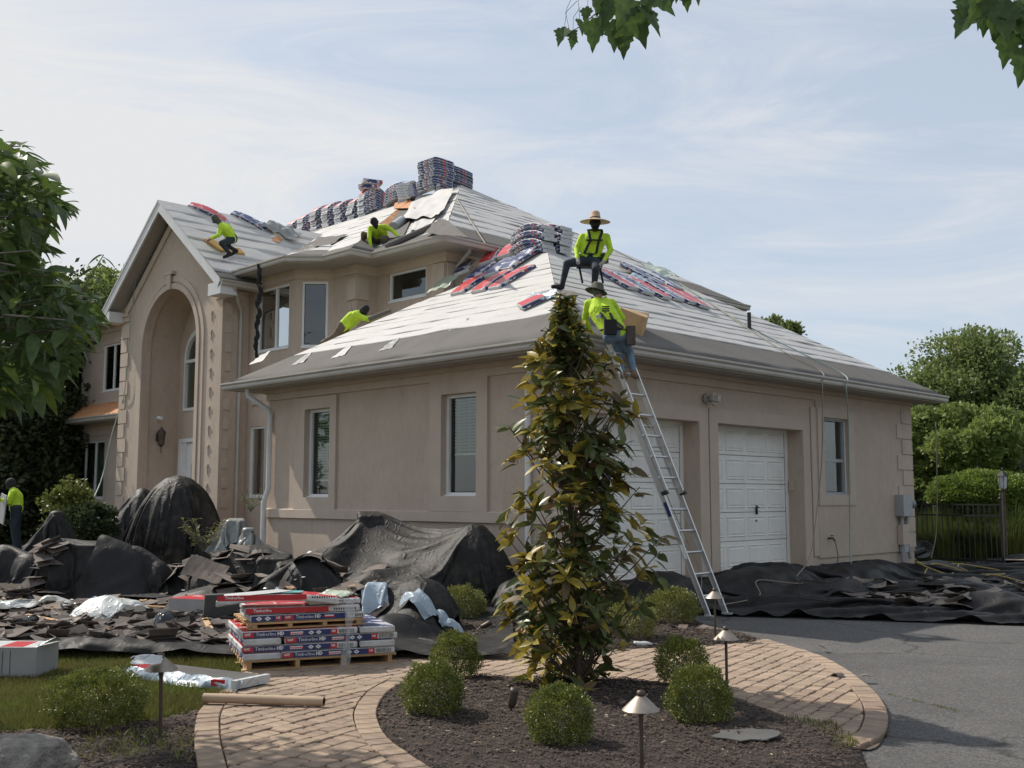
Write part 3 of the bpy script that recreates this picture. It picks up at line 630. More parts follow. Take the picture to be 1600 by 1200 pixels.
# hip cap lap of underlayment over the near hip
zu = 6.805
ap = (-11.0, 8.1, 10.17)
roof_slope((-22, 2.58, zu), (-5.48, 2.58, zu), (-17, 8.1, 10.17), ap, .5, .55, amp=.009)
roof_slope((-5.48, 2.58, zu), (-5.48, 13.72, zu), ap, ap, 1.0, .5, amp=.009)
roof_slope((-5.48, 13.7, zu), (-22, 13.7, zu), ap, (-17, 8.1, 10.17), covered=False)
ap1 = (-13.3, 8.1, 10.18); ap1l = (-17.4, 8.1, 10.18)
roof_slope((-22.95, 2.0, zu), (-7.78, 2.0, zu), ap1l, ap1, .5, .55, amp=.009)
roof_slope((-7.78, 2.0, zu), (-7.78, 14.2, zu), ap1, ap1, 1.2, 4.5, amp=.009, mats=('membrane', 'plywood'))
roof_slope((-22.95, 14.2, zu), (-22.95, 2.0, zu), ap1l, ap1l, 1.0, .8)
roof_slope((-7.78, 14.2, zu), (-22.95, 14.2, zu), ap1, ap1l, covered=False)
# roof over the bay
roof_slope((-11.75, 1.42, zu), (-9.28, 1.42, zu), (-11.75, 3.4, 7.60), (-10.4, 3.4, 7.60), .5, .7)
roof_slope((-9.28, 1.42, zu), (-8.68, 2.02, zu), (-10.4, 3.4, 7.60), (-10.4, 3.4, 7.60), .9, .7)
roof_slope((-8.68, 2.02, zu), (-8.60, 2.10, zu), (-10.4, 3.4, 7.60), (-10.4, 3.4, 7.60), covered=False)
# gable roof
roof_slope((-11.18, .90, 6.51), (-11.18, 6.6, 6.51), (cxg, .90, 8.95), (cxg, 6.2, 8.95), .35, .55, amp=.007, base='fascia')
roof_slope((-17.27, 6.6, 6.51), (-17.27, .90, 6.51), (cxg, 6.2, 8.95), (cxg, .90, 8.95), .35, .55, base='fascia')
# downspouts (rectangular pipes with elbows)
def downspout(pts, m='gutter', r=.048, name='downspout'):
    o = MB().tube(pts, r, 8, flat=.75).build(name, M[m], H, True)
downspout([(-7.62, -.48, 3.66), (-7.62, -.46, 3.52), (-7.45, -.12, 3.26), (-7.45, -.07, 3.15), (-7.45, -.07, 1.75), (-7.52, -.12, 1.5), (-7.52, -.12, .4)], 'fascia', .055)
downspout([(.05, -.48, 3.66), (-.15, -.40, 3.5), (-.62, -.1, 3.3), (-.62, -.07, 3.2), (-.62, -.07, .4)], 'fascia', .05)
downspout([(-5.55, 3.35, 6.68), (-5.55, 3.35, 6.6), (-6.04, 3.45, 6.38), (-6.04, 3.45, 5.3)], r=.05)
downspout([(-11.2, 1.25, 6.38), (-11.2, 1.3, 6.3), (-11.72, 1.78, 5.95), (-11.74, 1.8, 5.7), (-11.74, 1.8, .4)], r=.05)
# light fixture over the doors, meter box, conduit, tap
fx = MB(); c = HX(1104, 623, .04); fx.tube([c, c+Vector((.05, 0, 0))], .09, 14); fx.tube([c+Vector((.03, 0, 0)), c+Vector((.12, 0, -.03))], .03, 8)
fx.box(c+Vector((.15, .05, 0)), (.12, .16, .11), Matrix.Rotation(.3, 3, 'Z')); fx.box(c+Vector((.14, -.02, .02)), (.06, .1, .12)); fx.tube([c+Vector((.12, 0, -.07)), c+Vector((.16, .02, -.12))], .035, 8)
fx.build('flood_light', M['gutter'], H, True)
mbx = MB(); a = HX(1399, 773, .05); b = HX(1418, 806, .05)
mbx.box2((.035, a.y, b.z), (.22, b.y-.12, a.z)); e1 = mbx.build('meter_box', M['grey_box'], H, True)
MB().tube([(.12, b.y-.1, a.z-.2), (.19, b.y+.02, a.z-.2)], .09, 14).build('meter_dial', M['meter'], H, True)
MB().tube([(.1, a.y+.15, b.z), (.1, a.y+.15, .15)], .045, 8).tube([(.1, a.y+.4, b.z), (.1, a.y+.4, .6), (.1, a.y+.5, .3)], .04, 8).build('conduit', M['grey_box'], H, True)
c = HX(1412, 835, .1); MB().box(c, (.12, .3, .42)).build('junction_box', M['stucco_trim'], H, True)
c = HX(1413, 855, .1); MB().box(c, (.1, .2, .2)).build('junction_box', M['grey_box'], H, True)
c = HX(1294, 841, .03); MB().tube([c, c+Vector((.1, 0, 0)), c+Vector((.14, 0, -.05))], .02, 8).tube([c+Vector((.08, -.04, .05)), c+Vector((.08, .04, .05))], .012, 6).build('garden_tap', M['bronze'], H, True)
MB().tube([c+Vector((.14, 0, -.05)), c+Vector((.16, .06, -.3)), c+Vector((.14, .02, -.7))], .012, 6).build('tap_hose', M['hose'], H, True)
# vent pipe on the driveway slope, lantern and camera in the niche
c = hit(1171, 516, (.61, 0, 1), 4.1155); 
MB().tube([c-UP*.1, c+UP*.36], .04, 10).build('vent_pipe', M['iron'], H, True)
c = HX(246, 690, -15.69); lt = MB()
lt.box(c+Vector((.02, 0, .1)), (.03, .1, .2)); lt.tube([c+Vector((.02, 0, .12)), c+Vector((.14, 0, .22)), c+Vector((.2, 0, .24))], .015, 6)
lt.lathe(c+Vector((.2, 0, 0)), [(.01, .38), (.04, .33), (.11, .24), (.12, .2), (.1, .2), (.08, -.08), (.03, -.14), (.012, -.16), (.01, -.3)], 6, smooth=False)
lt.build('wall_lantern', M['bronze'], H, True)
c = HX(247, 653, -15.69); MB().tube([c, c+Vector((.06, 0, 0)), c+Vector((.16, .02, -.02))], .05, 10).build('security_camera', M['white'], H, True)
# ------------------------------------------------------------------ THE SETTING: ground, driveway, beds, paving
def flat_sheet(name, poly, z, m, kind='structure', amp=0, res=None):
    tr = tessellate_polygon([[Vector((p[0], p[1], 0)) for p in poly]])
    V = [(p[0], p[1], z) for p in poly]; F = []
    for t in tr:
        a, b, c = [Vector(V[i]) for i in t]
        F.append(tuple(t) if (b-a).cross(c-a).z > 0 else tuple(t)[::-1])
    o = MB().add(V, F).build(name, m); return tag(o, kind=kind)
def pip(x, y, P):
    c = False; n = len(P); j = n-1
    for i in range(n):
        if (P[i][1] > y) != (P[j][1] > y) and x < (P[j][0]-P[i][0])*(y-P[i][1])/(P[j][1]-P[i][1])+P[i][0]: c = not c
        j = i
    return c
def inpoly(X, Y, P):
    r = np.zeros(X.shape, bool); n = len(P); j = n-1
    for i in range(n):
        xi, yi = P[i][0], P[i][1]; xj, yj = P[j][0], P[j][1]
        if yi != yj: r ^= ((yi > Y) != (yj > Y)) & (X < (xj-xi)*(Y-yi)/(yj-yi)+xi)
        j = i
    return r
def smooth_poly(P, n=6, closed=True):
    out = []; N_ = len(P)
    for i in range(N_ if closed else N_-1):
        p0, p1, p2, p3 = (Vector(P[(i+k) % N_][:2]) if closed else Vector(P[min(max(i+k, 0), N_-1)][:2]) for k in (-1, 0, 1, 2))
        for k in range(n):
            t = k/n; out.append(.5*((2*p1)+(p2-p0)*t+(2*p0-5*p1+4*p2-p3)*t*t+(3*p1-p0-3*p2+p3)*t**3))
    if not closed: out.append(Vector(P[-1][:2]))
    return out
tag(MB().add([(-500, -500, -.03), (500, -500, -.03), (500, 500, -.03), (-500, 500, -.03)], [(0, 1, 2, 3)]).build('ground', M['lawn']), kind='structure')
g2 = lambda L: [G(*p).to_2d() for p in L]
# driveway: everything right of the beds and the paver ring
DRV = [(1.2, -.2), (.1, 0), (.1, 16), (40, 16), (40, -40), (8.4, -40), (8.2, -7)]+g2([(1345, 1172), (1385, 1150), (1385, 1110), (1350, 1070), (1290, 1030), (1200, 1003), (1120, 985), (1085, 968)])
flat_sheet('driveway', DRV, -.008, M['asphalt'])
V = []; 
ap_ = MB().add([(.0, 1.2, .33), (.0, 7.2, .33), (.95, 7.3, .0), (.95, 1.1, .0), (0, 1.2, -.02), (0, 7.2, -.02)], [(3, 2, 1, 0), (0, 4, 3), (1, 2, 5)]).build('driveway_apron', M['asphalt']); tag(ap_, kind='structure')
# island bed and back bed: mulch sheets with soft relief
island_o = smooth_poly(g2([(640, 1066), (606, 1087), (590, 1112), (592, 1134), (610, 1162), (672, 1206), (760, 1262), (900, 1320), (1150, 1320), (1300, 1250), (1345, 1172), (1240, 1130), (1140, 1094), (1040, 1072), (900, 1066), (760, 1062)]), 5)
backbed = smooth_poly(g2([(640, 980), (690, 1000), (760, 1014), (880, 1020), (1000, 1018), (1130, 1012), (1195, 1003), (1120, 985), (1080, 970), (1040, 950), (900, 935), (760, 940), (690, 955)]), 5)
leftbed = smooth_poly([(p.x, p.y) for p in g2([(312, 1206), (305, 1150), (316, 1112), (240, 1128), (160, 1138), (90, 1145), (0, 1148), (-120, 1150), (-300, 1300), (100, 1400), (300, 1300)])], 4)
def bed(name, P, m, res=.06, h=.05, z0=.0, seed=0, edge=.25):
    P = [(p[0], p[1]) for p in P]; xs = [p[0] for p in P]; ys = [p[1] for p in P]
    X, Y = np.meshgrid(np.arange(min(xs), max(xs), res), np.arange(min(ys), max(ys), res), indexing='ij')
    ins = inpoly(X, Y, P); E_ = np.array(P+[P[0]]); D = np.full(X.shape, 9.)
    for i in range(len(E_)-1):
        a = E_[i]; b = E_[i+1]; ab = b-a; L = max((ab**2).sum(), 1e-9)
        t = np.clip(((X-a[0])*ab[0]+(Y-a[1])*ab[1])/L, 0, 1); D = np.minimum(D, np.hypot(X-a[0]-ab[0]*t, Y-a[1]-ab[1]*t))
    Z = z0+h*np.clip(D/edge, 0, 1)**.6
    for i in range(X.shape[0]):
        for j in range(X.shape[1]):
            if ins[i, j]: Z[i, j] += .03*noise.noise(Vector((X[i, j]*2.5, Y[i, j]*2.5, seed)))+.012*noise.noise(Vector((X[i, j]*14, Y[i, j]*14, seed)))
    Z[~ins] = z0-.03
    n, m_ = X.shape; I = np.arange(n*m_).reshape(n, m_)
    F = np.stack([I[:-1, :-1], I[1:, :-1], I[1:, 1:], I[:-1, 1:]], -1).reshape(-1, 4)
    keep = (ins[:-1, :-1] | ins[1:, :-1] | ins[1:, 1:] | ins[:-1, 1:]).reshape(-1)
    me = npmesh(name, np.stack([X, Y, Z], -1).reshape(-1, 3), F[keep], m, smooth=True)
    tag(obj(name, me), kind='structure'); return X, Y, Z, ins
BEDS = [bed('island_bed', island_o, M['mulch'], h=.07, seed=1), bed('back_bed', backbed, M['mulch'], h=.06, seed=2), bed('lawn_bed', leftbed, M['mulch'], h=.04, seed=3)]
def bedz(x, y):
    for X, Y, Z, ins in BEDS:
        i = int((x-X[0, 0])/(X[1, 0]-X[0, 0])); j = int((y-Y[0, 0])/(Y[0, 1]-Y[0, 0]))
        if 0 <= i < X.shape[0]-1 and 0 <= j < X.shape[1]-1 and ins[i, j]: return Z[i, j]
    return 0.
# mulch chips, joined: nobody could count them
def chips(n, name, m, smin, smax, thick=.25, sel=None, areas=BEDS, z=0):
    per = []
    for X, Y, Z, ins in areas:
        idx = np.argwhere(ins); per.append((X, Y, Z, idx))
    tot = sum(len(p[3]) for p in per); V = []; F = []; b = 0
    for X, Y, Z, idx in per:
        k = int(n*len(idx)/tot); c = idx[RNG.integers(0, len(idx), k)]
        px = X[c[:, 0], c[:, 1]]+RNG.uniform(-.03, .03, k); py = Y[c[:, 0], c[:, 1]]+RNG.uniform(-.03, .03, k); pz = Z[c[:, 0], c[:, 1]]+z
        dc = np.hypot(px-CAMP.x, py-CAMP.y); s = RNG.uniform(smin, smax, k)*np.clip(dc/6, .7, 1.5); an = RNG.uniform(0, 6.28, k); ti = RNG.uniform(-.5, .5, k); w = s*RNG.uniform(.25, .6, k)
        ux, uy = np.cos(an), np.sin(an)
        for (a, q) in ((-1, -1), (1, -1), (1, 1), (-1, 1)):
            V.append(np.stack([px+ux*s*a/2-uy*w*q/2, py+uy*s*a/2+ux*w*q/2, pz+.008+ti*s*a*.4+w*.3+.2*w*q*ti], -1))
        I = b+np.arange(k); F.append(np.stack([I, I+k, I+2*k, I+3*k], -1)); b += 4*k
    me = npmesh(name, np.concatenate(V), np.concatenate(F), m); return tag(obj(name, me), kind='stuff')
chips(64000, 'mulch_chips', M['chip'], .008, .024)
chips(450, 'bed_litter', mat('pale_bits', (.34, .27, .19), .9, .5, 20), .012, .03)
# --- paving
PAVE = smooth_poly(g2([(372, 1064), (316, 1108), (303, 1150), (308, 1206), (330, 1300), (700, 1330), (760, 1262), (672, 1206), (610, 1162), (592, 1134), (590, 1112), (606, 1087), (640, 1066), (760, 1062), (900, 1066), (1040, 1072), (1140, 1094), (1240, 1130), (1345, 1172), (1383, 1150), (1385, 1110), (1350, 1070), (1290, 1032), (1200, 1003), (1130, 1012), (1000, 1018), (880, 1020), (760, 1014), (690, 1000), (640, 978), (560, 972), (420, 990)]), 5)
path = flat_sheet('paver_path', PAVE, .004, M['sand'])
def clip_convex(S, C):
    out = S
    for i in range(len(C)):
        a, b = C[i], C[(i+1) % len(C)]; inp = out; out = []
        if not inp: break
        ins = lambda p: (b[0]-a[0])*(p[1]-a[1])-(b[1]-a[1])*(p[0]-a[0]) >= 0
        for k in range(len(inp)):
            p, q = inp[k-1], inp[k]; ip, iq = ins(p), ins(q)
            if ip != iq:
                d1 = (b[0]-a[0])*(p[1]-a[1])-(b[1]-a[1])*(p[0]-a[0]); d2 = (b[0]-a[0])*(q[1]-a[1])-(b[1]-a[1])*(q[0]-a[0]); t = d1/(d1-d2)
                out.append((p[0]+(q[0]-p[0])*t, p[1]+(q[1]-p[1])*t))
            if iq: out.append(q)
    return out
def parea(P): return sum(P[i-1][0]*P[i][1]-P[i][0]*P[i-1][1] for i in range(len(P)))/2
# border course of soldier pavers along the curved edges
BW = .17; PV = []
def border(line, side):
    pts = smooth_poly(line, 8, False); L = [0]
    for i in range(1, len(pts)): L.append(L[-1]+(pts[i]-pts[i-1]).length)
    def at(s):
        for i in range(1, len(pts)):
            if L[i] >= s or i == len(pts)-1:
                t = (s-L[i-1])/max(L[i]-L[i-1], 1e-6); p = pts[i-1].lerp(pts[i], t); d = (pts[i]-pts[i-1]).normalized(); return p, Vector((d.y, -d.x))*side
    s = 0; poly = [pts[0]]
    inner = []
    while s < L[-1]-.05:
        w = random.uniform(.14, .19); e = min(s+w, L[-1]); g = .005
        a, na = at(s+g); b, nb = at(e-g); PV.append([a+na*.004, b+nb*.004, b+nb*(BW-.005), a+na*(BW-.005)]); s = e
    return [at(L[-1]*k/60)[0]+at(L[-1]*k/60)[1]*(BW+.004) for k in range(61)]
b1 = g2([(640, 1066), (606, 1087), (590, 1112), (592, 1134), (610, 1162), (672, 1206), (760, 1262)])
b2 = g2([(1345, 1172), (1383, 1150), (1385, 1110), (1350, 1070), (1290, 1032), (1200, 1003)])
b3 = g2([(372, 1064), (316, 1108), (303, 1150), (308, 1206), (330, 1300)])
i1 = border(b1, 1 if True else -1); i2 = border(b2, -1); i3 = border(b3, -1)
top_i = smooth_poly(g2([(640, 1066), (760, 1062), (900, 1066), (1040, 1072), (1140, 1094), (1240, 1130), (1345, 1172)]), 5, False)
top_o = smooth_poly(g2([(1200, 1003), (1130, 1012), (1000, 1018), (880, 1020), (760, 1014), (690, 1000), (640, 978), (560, 972), (420, 990), (372, 1064)]), 5, False)
FIELD = [(p.x, p.y) for p in i3+i1[::-1]+top_i+i2+top_o]
if parea(FIELD) < 0: FIELD = FIELD[::-1]
v_ = G(1237, 1032)-G(1112, 1084); th = math.atan2(v_.y, v_.x)
ct_, st_ = math.cos(th), math.sin(th); c0 = G(900, 1090)
row = -26; yy = -5.5
while yy < 6.5:
    rw = random.choice((.115, .14, .165)); xx = -6+random.uniform(0, .2)
    while xx < 6:
        ln = random.choice((.11, .14, .16, .18, .22)); g = .005
        C = [(c0.x+ct_*a-st_*b, c0.y+st_*a+ct_*b) for a, b in ((xx+g, yy+g), (xx+ln-g, yy+g), (xx+ln-g, yy+rw-g), (xx+g, yy+rw-g))]
        inn = [pip(p[0], p[1], FIELD) for p in C]; near = any(inn) or pip(sum(p[0] for p in C)/4, sum(p[1] for p in C)/4, FIELD)
        if all(inn):
            # slightly irregular tumbled outline
            k = .18*min(rw, ln); Q = []
            for q in range(4):
                p, a, b = Vector(C[q]), Vector(C[q-1]), Vector(C[(q+1) % 4]); j = Vector((random.uniform(-.006, .006), random.uniform(-.006, .006)))
                Q += [p+(a-p).normalized()*k*random.uniform(.5, 1.1)+j, p+(b-p).normalized()*k*random.uniform(.5, 1.1)+j]
            PV.append(Q)
        elif near:
            Q = clip_convex(FIELD, C)
            if len(Q) >= 3 and abs(parea(Q)) > .002: PV.append([Vector(p) for p in Q])
        xx += ln
    yy += rw
def pxsize(p):
    d = (Vector((p[0], p[1], 0))-CAMP); dep = d.dot(FW); lat = d.dot(RT)/max(dep, .1)
    vis = dep > 3 and abs(lat) < .52 and -CAMP.z/dep > -.42+.0
    return (1/dep if vis else 0)
PV2 = []
for Q in PV:
    Q = [Vector((q[0], q[1])) for q in Q]
    if parea(Q) < 0: Q = Q[::-1]
    # drop coincident points left by clipping
    R_ = [q for i, q in enumerate(Q) if (q-Q[i-1]).length > .004]
    if len(R_) >= 3: c = sum(R_, Vector((0, 0)))/len(R_); PV2.append((pxsize(c), c, R_))
PV2.sort(key=lambda a: -a[0])
rest = MB()
for i, (sz, c, Q) in enumerate(PV2):
    if sz == 0 and i > 300: 
        pass
    h = .028+random.uniform(-.004, .004)
    if i < 296:
        b = MB().prism([(q.x-c.x, q.y-c.y) for q in Q], 0, h, chamfer=.007 if len(Q) <= 8 else 0)
        o = b.build('paver', M['paver'], path); o.location = (c.x, c.y, .005); o.rotation_euler = (random.uniform(-.012, .012), random.uniform(-.012, .012), 0)
    else: rest.prism([(q.x, q.y) for q in Q], .005, .005+h, chamfer=.007 if len(Q) <= 8 else 0)
M['paver_rest'] = stain(mat('paver_far', (.33, .245, .178), .9, .24, 3.2, .9, 110, bdist=.006), (.25, .19, .155), scale=(1, 1, 1), amt=.5, ns=1.3)
o = rest.build('paver_field', M['paver_rest'], path); o['kind'] = 'stuff'
# --- lawn: blades joined
lawnP = [(p.x, p.y) for p in g2([(-700, 1010), (0, 1022), (180, 1022), (372, 1006), (376, 1060), (318, 1110), (240, 1128), (160, 1138), (90, 1145), (0, 1148), (-120, 1150), (-700, 1300)])]
flat_sheet('lawn', lawnP, -.004, M['lawn'])
def blades(name, P, n, h, w, m, z=0., lean=.5, clump=None, hvar=.4):
    xs = [p[0] for p in P]; ys = [p[1] for p in P]; k = int(n*2.5)
    x = RNG.uniform(min(xs), max(xs), k); y = RNG.uniform(min(ys), max(ys), k); ok = inpoly(x, y, P); x = x[ok][:n]; y = y[ok][:n]; k = len(x)
    a = RNG.uniform(0, 6.28, k); hh = h*RNG.uniform(1-hvar, 1+hvar, k); l = RNG.uniform(0, lean, k)*hh; b = RNG.uniform(0, 6.28, k)
    zz = np.full(k, z); ux, uy = np.cos(a)*w/2, np.sin(a)*w/2; lx, ly = np.cos(b)*l, np.sin(b)*l
    V = np.stack([np.stack([x-ux, y-uy, zz], -1), np.stack([x+ux, y+uy, zz], -1), np.stack([x+ux*.7+lx*.4, y+uy*.7+ly*.4, zz+hh*.6], -1), np.stack([x+lx, y+ly, zz+hh], -1)], 1).reshape(-1, 3)
    I = np.arange(k)*4; F = np.stack([I, I+1, I+2, I+3], -1)
    return tag(obj(name, npmesh(name, V, F, m)), kind='stuff')
blades('lawn_grass', [(p.x, p.y) for p in g2([(-60, 1015), (372, 1006), (376, 1060), (318, 1110), (240, 1130), (0, 1152), (-60, 1152)])], 60000, .055, .006, M['grass'])
M['dry'] = mat('dry_grass', (.26, .20, .09), .8, .3, 3, trans=.2)
dp_ = [[(c.x+math.cos(a)*r_*random.uniform(.6, 1.2), c.y+math.sin(a)*r_*random.uniform(.6, 1.2)) for a in np.linspace(0, 6.28, 14)[:-1]] for c, r_ in ((G(60, 1050), .55), (G(200, 1040), .3), (G(-10, 1090), .5), (G(330, 1090), .16))]
for i, d_ in enumerate(dp_): blades('dry_grass', d_, [2600, 900, 1600, 260][i], .045, .006, M['dry'], lean=1.0)
weeds = g2([(1215, 1125), (1300, 1135), (1345, 1170), (1300, 1190), (1250, 1160)])
blades('weeds', [(p.x, p.y) for p in weeds], 900, .03, .006, M['grass'], .03)
blades('bed_weeds', [(p.x, p.y) for p in g2([(120, 1160), (300, 1150), (300, 1200), (120, 1200)])], 260, .06, .007, M['grass'], .03, 1.0)
blades('joint_weeds', [(p.x, p.y) for p in g2([(1385, 1085), (1392, 1085), (1500, 1110), (1500, 1114)])], 500, .012, .006, M['grass'], .0)

# ------------------------------------------------------------------ DRAPED TARPS (small cloth relaxation)
def drape(o, u, v, nx, ny, hf, steps=110, slack=1.12, seed=0, pins=(), z0=.6, noise_amp=.05, bend=.35, iters=5, inner=.35, crease=.6):
    """o: corner; u, v: world edge vectors of the sheet as laid out; slack: cloth is longer than the ground it covers"""
    rg = np.random.default_rng(seed); o = np.array(o, float); u = np.array(u, float); v = np.array(v, float)
    S, T = np.meshgrid(np.linspace(0, 1, nx), np.linspace(0, 1, ny), indexing='ij')
    P = o[None, None]+S[..., None]*u+T[..., None]*v
    H0 = hf(P[..., 0], P[..., 1]); P[..., 2] = H0+z0*.15+.02
    for (f, a) in ((2, 1.), (5, .6), (11, .3)):
        gx, gy = rg.normal(size=(f+3, f+3)), 0; xi = S*(f+1.99); yi = T*(f+1.99); i = xi.astype(int); j = yi.astype(int); fx = xi-i; fy = yi-j; fx = fx*fx*(3-2*fx); fy = fy*fy*(3-2*fy)
        P[..., 2] += noise_amp*a*((gx[i, j]*(1-fx)+gx[i+1, j]*fx)*(1-fy)+(gx[i, j+1]*(1-fx)+gx[i+1, j+1]*fx)*fy)
    lu = np.linalg.norm(u)/(nx-1)*slack; lv = np.linalg.norm(v)/(ny-1)*slack; ld = math.hypot(lu, lv)
    E0 = P.copy()
    def con(A, B, L, k, only_short=False):
        d = B-A; l = np.linalg.norm(d, axis=-1, keepdims=True)+1e-9; c = d*((l-L)/l*.5*k)
        if only_short: c = np.where(l < L, c, 0)
        A += c; B -= c
    vel = np.zeros_like(P)
    for s in range(steps):
        prev = P.copy(); P += vel*.92; P[..., 2] -= .004
        for it in range(iters):
            for a in (0, 1): 
                n2 = (nx-a)//2*2; con(P[a:a+n2:2], P[a+1:a+n2:2], lu, 1); m2 = (ny-a)//2*2; con(P[:, a:a+m2:2], P[:, a+1:a+m2:2], lv, 1)
            con(P[:-1, :-1], P[1:, 1:], ld, .25); con(P[1:, :-1], P[:-1, 1:], ld, .25)
            con(P[:-3], P[3:], lu*3, bend*.5, True); con(P[:, :-3], P[:, 3:], lv*3, bend*.5, True)
            for (a, b, c) in pins: i = int(a*(nx-1)); j = int(b*(ny-1)); P[i, j] = c
            # border keeps its place on the ground so that the slack has to fold
            for sl in ((0, slice(None)), (-1, slice(None)), (slice(None), 0), (slice(None), -1)):
                P[sl][..., :2] = P[sl][..., :2]*(1-inner)+E0[sl][..., :2]*inner
        hh = hf(P[..., 0], P[..., 1])+.012; hit_ = P[..., 2] < hh; P[..., 2] = np.where(hit_, hh, P[..., 2])
        vel = P-prev; sp = np.linalg.norm(vel, axis=-1, keepdims=True); vel *= np.minimum(1, .03/(sp+1e-9)); vel[hit_] *= .2
    if crease: P = creases(P, crease, seed)
    return P
def sheet(name, P, m, label=None, cat=None, group=None, parent=None, sub=1, thick=0.):
    nx, ny = P.shape[:2]; I = np.arange(nx*ny).reshape(nx, ny); F = np.stack([I[:-1, :-1], I[1:, :-1], I[1:, 1:], I[:-1, 1:]], -1).reshape(-1, 4)
    me = npmesh(name, P.reshape(-1, 3), F, m, smooth=True); o = obj(name, me, parent)
    if sub: md = o.modifiers.new('smooth', 'SUBSURF'); md.levels = sub; md.render_levels = sub
    if label: tag(o, label, cat, group)
    BV.append(BVHTree.FromPolygons([tuple(p) for p in P.reshape(-1, 3)], F.tolist()))
    return o
BV = []
def drop(x, y, top=5., base=0.):
    z = base; nrm = UP
    for b in BV:
        h = b.ray_cast(Vector((x, y, top)), Vector((0, 0, -1)))
        if h[0] is not None and h[0].z > z: z = h[0].z; nrm = h[1] if h[1].z > 0 else -h[1]
    return z, nrm
def bumps(L, base=None, k=2.):
    def f(x, y):
        z = np.zeros_like(x) if base is None else base(x, y)
        for (cx, cy, rx, ry, ang, h, p) in L:
            c, s = math.cos(ang), math.sin(ang); a = ((x-cx)*c+(y-cy)*s)/rx; b = (-(x-cx)*s+(y-cy)*c)/ry
            th = np.arctan2(b, a); q = cx*7.3+cy*3.1+h*11; sz = max(rx, ry)
            r0_ = np.sqrt(a*a+b*b); w = .88+.12*np.sin(th*1+q)+.10*np.sin(th*2+q*2.3)+np.clip(r0_, 0, 1.2)**2*(.16*np.abs(np.sin(th*(4.5 if sz > .6 else 3)+q*1.7))-.08); rr = r0_/w
            k = np.clip(1-rr**(2.6 if p < .55 else 1.9), 0, 1)**(.55 if p < .55 else .9)
            z = np.maximum(z, h*k)
        return z
    return f
# ground rises gently to the house on the left
def terr(x, y): 
    return .30*np.clip((y+3.2)/2.6, 0, 1)*np.clip((-x-.0)/3.0, 0, 1)
TV = []
X, Y = np.meshgrid(np.linspace(-26, .2, 60), np.linspace(-4, 3, 30), indexing='ij'); Zt = terr(X, Y)-.012
I = np.arange(X.size).reshape(X.shape); F = np.stack([I[:-1, :-1], I[1:, :-1], I[1:, 1:], I[:-1, 1:]], -1).reshape(-1, 4)
tag(obj('front_bank', npmesh('front_bank', np.stack([X, Y, Zt], -1).reshape(-1, 3), F, M['soil'], smooth=True)), kind='structure')
def tents(L, base=None, jitter=1., seed=0):
    """cloth pulled over peaks: every peak sends wiggling ridges down to the ground, with sagging sides between them"""
    rg = random.Random(seed*17+5); segs = []
    for (cx, cy, rx, ry, ang, h, p) in L:
        c, s = math.cos(ang), math.sin(ang); n = rg.randint(6, 8) if max(rx, ry) > .55 else rg.randint(5, 6); a0 = rg.uniform(0, 6.28); top = max(rx, ry)*(.42 if p < .55 else .18)
        for k in range(n):
            a = a0+2*PI*k/n+rg.uniform(-.32, .32); pts = []; R = rg.uniform(.8, 1.15)
            for t in (0, .33, .66, 1.0):
                aa = a+rg.uniform(-.25, .25)*t; r = t*R; ux, uy = math.cos(aa)*rx*r, math.sin(aa)*ry*r
                zz_ = h*((1-t**1.7)**(1.15 if p >= .55 else .8))*(1 if t else rg.uniform(.93, 1.0)); pts.append((cx+ux*c-uy*s, cy+ux*s+uy*c, zz_))
            for i in range(3): segs.append((*pts[i], *pts[i+1], h))
    def f(x, y):
        b = np.zeros_like(x) if base is None else base(x, y); z = b.copy()
        for (ax, ay, az, bx_, by, bz, h) in segs:
            ex, ey = bx_-ax, by-ay; t = np.clip(((x-ax)*ex+(y-ay)*ey)/(ex*ex+ey*ey+1e-9), 0, 1); d = np.sqrt((x-ax-ex*t)**2+(y-ay-ey*t)**2+.0009)-.03
            q = az+(bz-az)*t; v = q*(1-.95*np.clip(np.maximum(d, 0)/(.42+.42*h), 0, 1.5)**1.25)
            z = np.maximum(z, b*.6+v)
        return z
    return f
def covered(L, base=None, seed=0):
    a = bumps(L, base); b = tents(L, base, seed=seed)
    return lambda x, y: np.maximum(a(x, y), b(x, y)*.93)
def tdrape(px0, d0, wide, deep, nx, ny, hf, seed=0, crease=.6, ragged=.12, **k):
    x, y = at(px0, d0); S, T = np.meshgrid(np.linspace(0, 1, nx), np.linspace(0, 1, ny), indexing='ij')
    e = np.array([[noise.noise(Vector((s_*3, seed, t_*3)))*ragged for t_ in np.linspace(0, 1, ny)] for s_ in np.linspace(0, 1, nx)])
    e2 = np.array([[noise.noise(Vector((s_*3, seed+9, t_*3+4)))*ragged for t_ in np.linspace(0, 1, ny)] for s_ in np.linspace(0, 1, nx)])
    P = np.array([x, y, 0])+S[..., None]*(R2*wide)+T[..., None]*(F2*deep)+e[..., None]*R2+e2[..., None]*F2
    Z = hf(P[..., 0], P[..., 1])
    for _ in range(5): Z[1:-1, 1:-1] = .5*Z[1:-1, 1:-1]+.125*(Z[:-2, 1:-1]+Z[2:, 1:-1]+Z[1:-1, :-2]+Z[1:-1, 2:])
    P[..., 2] = Z+.02
    return creases(P, crease, seed)
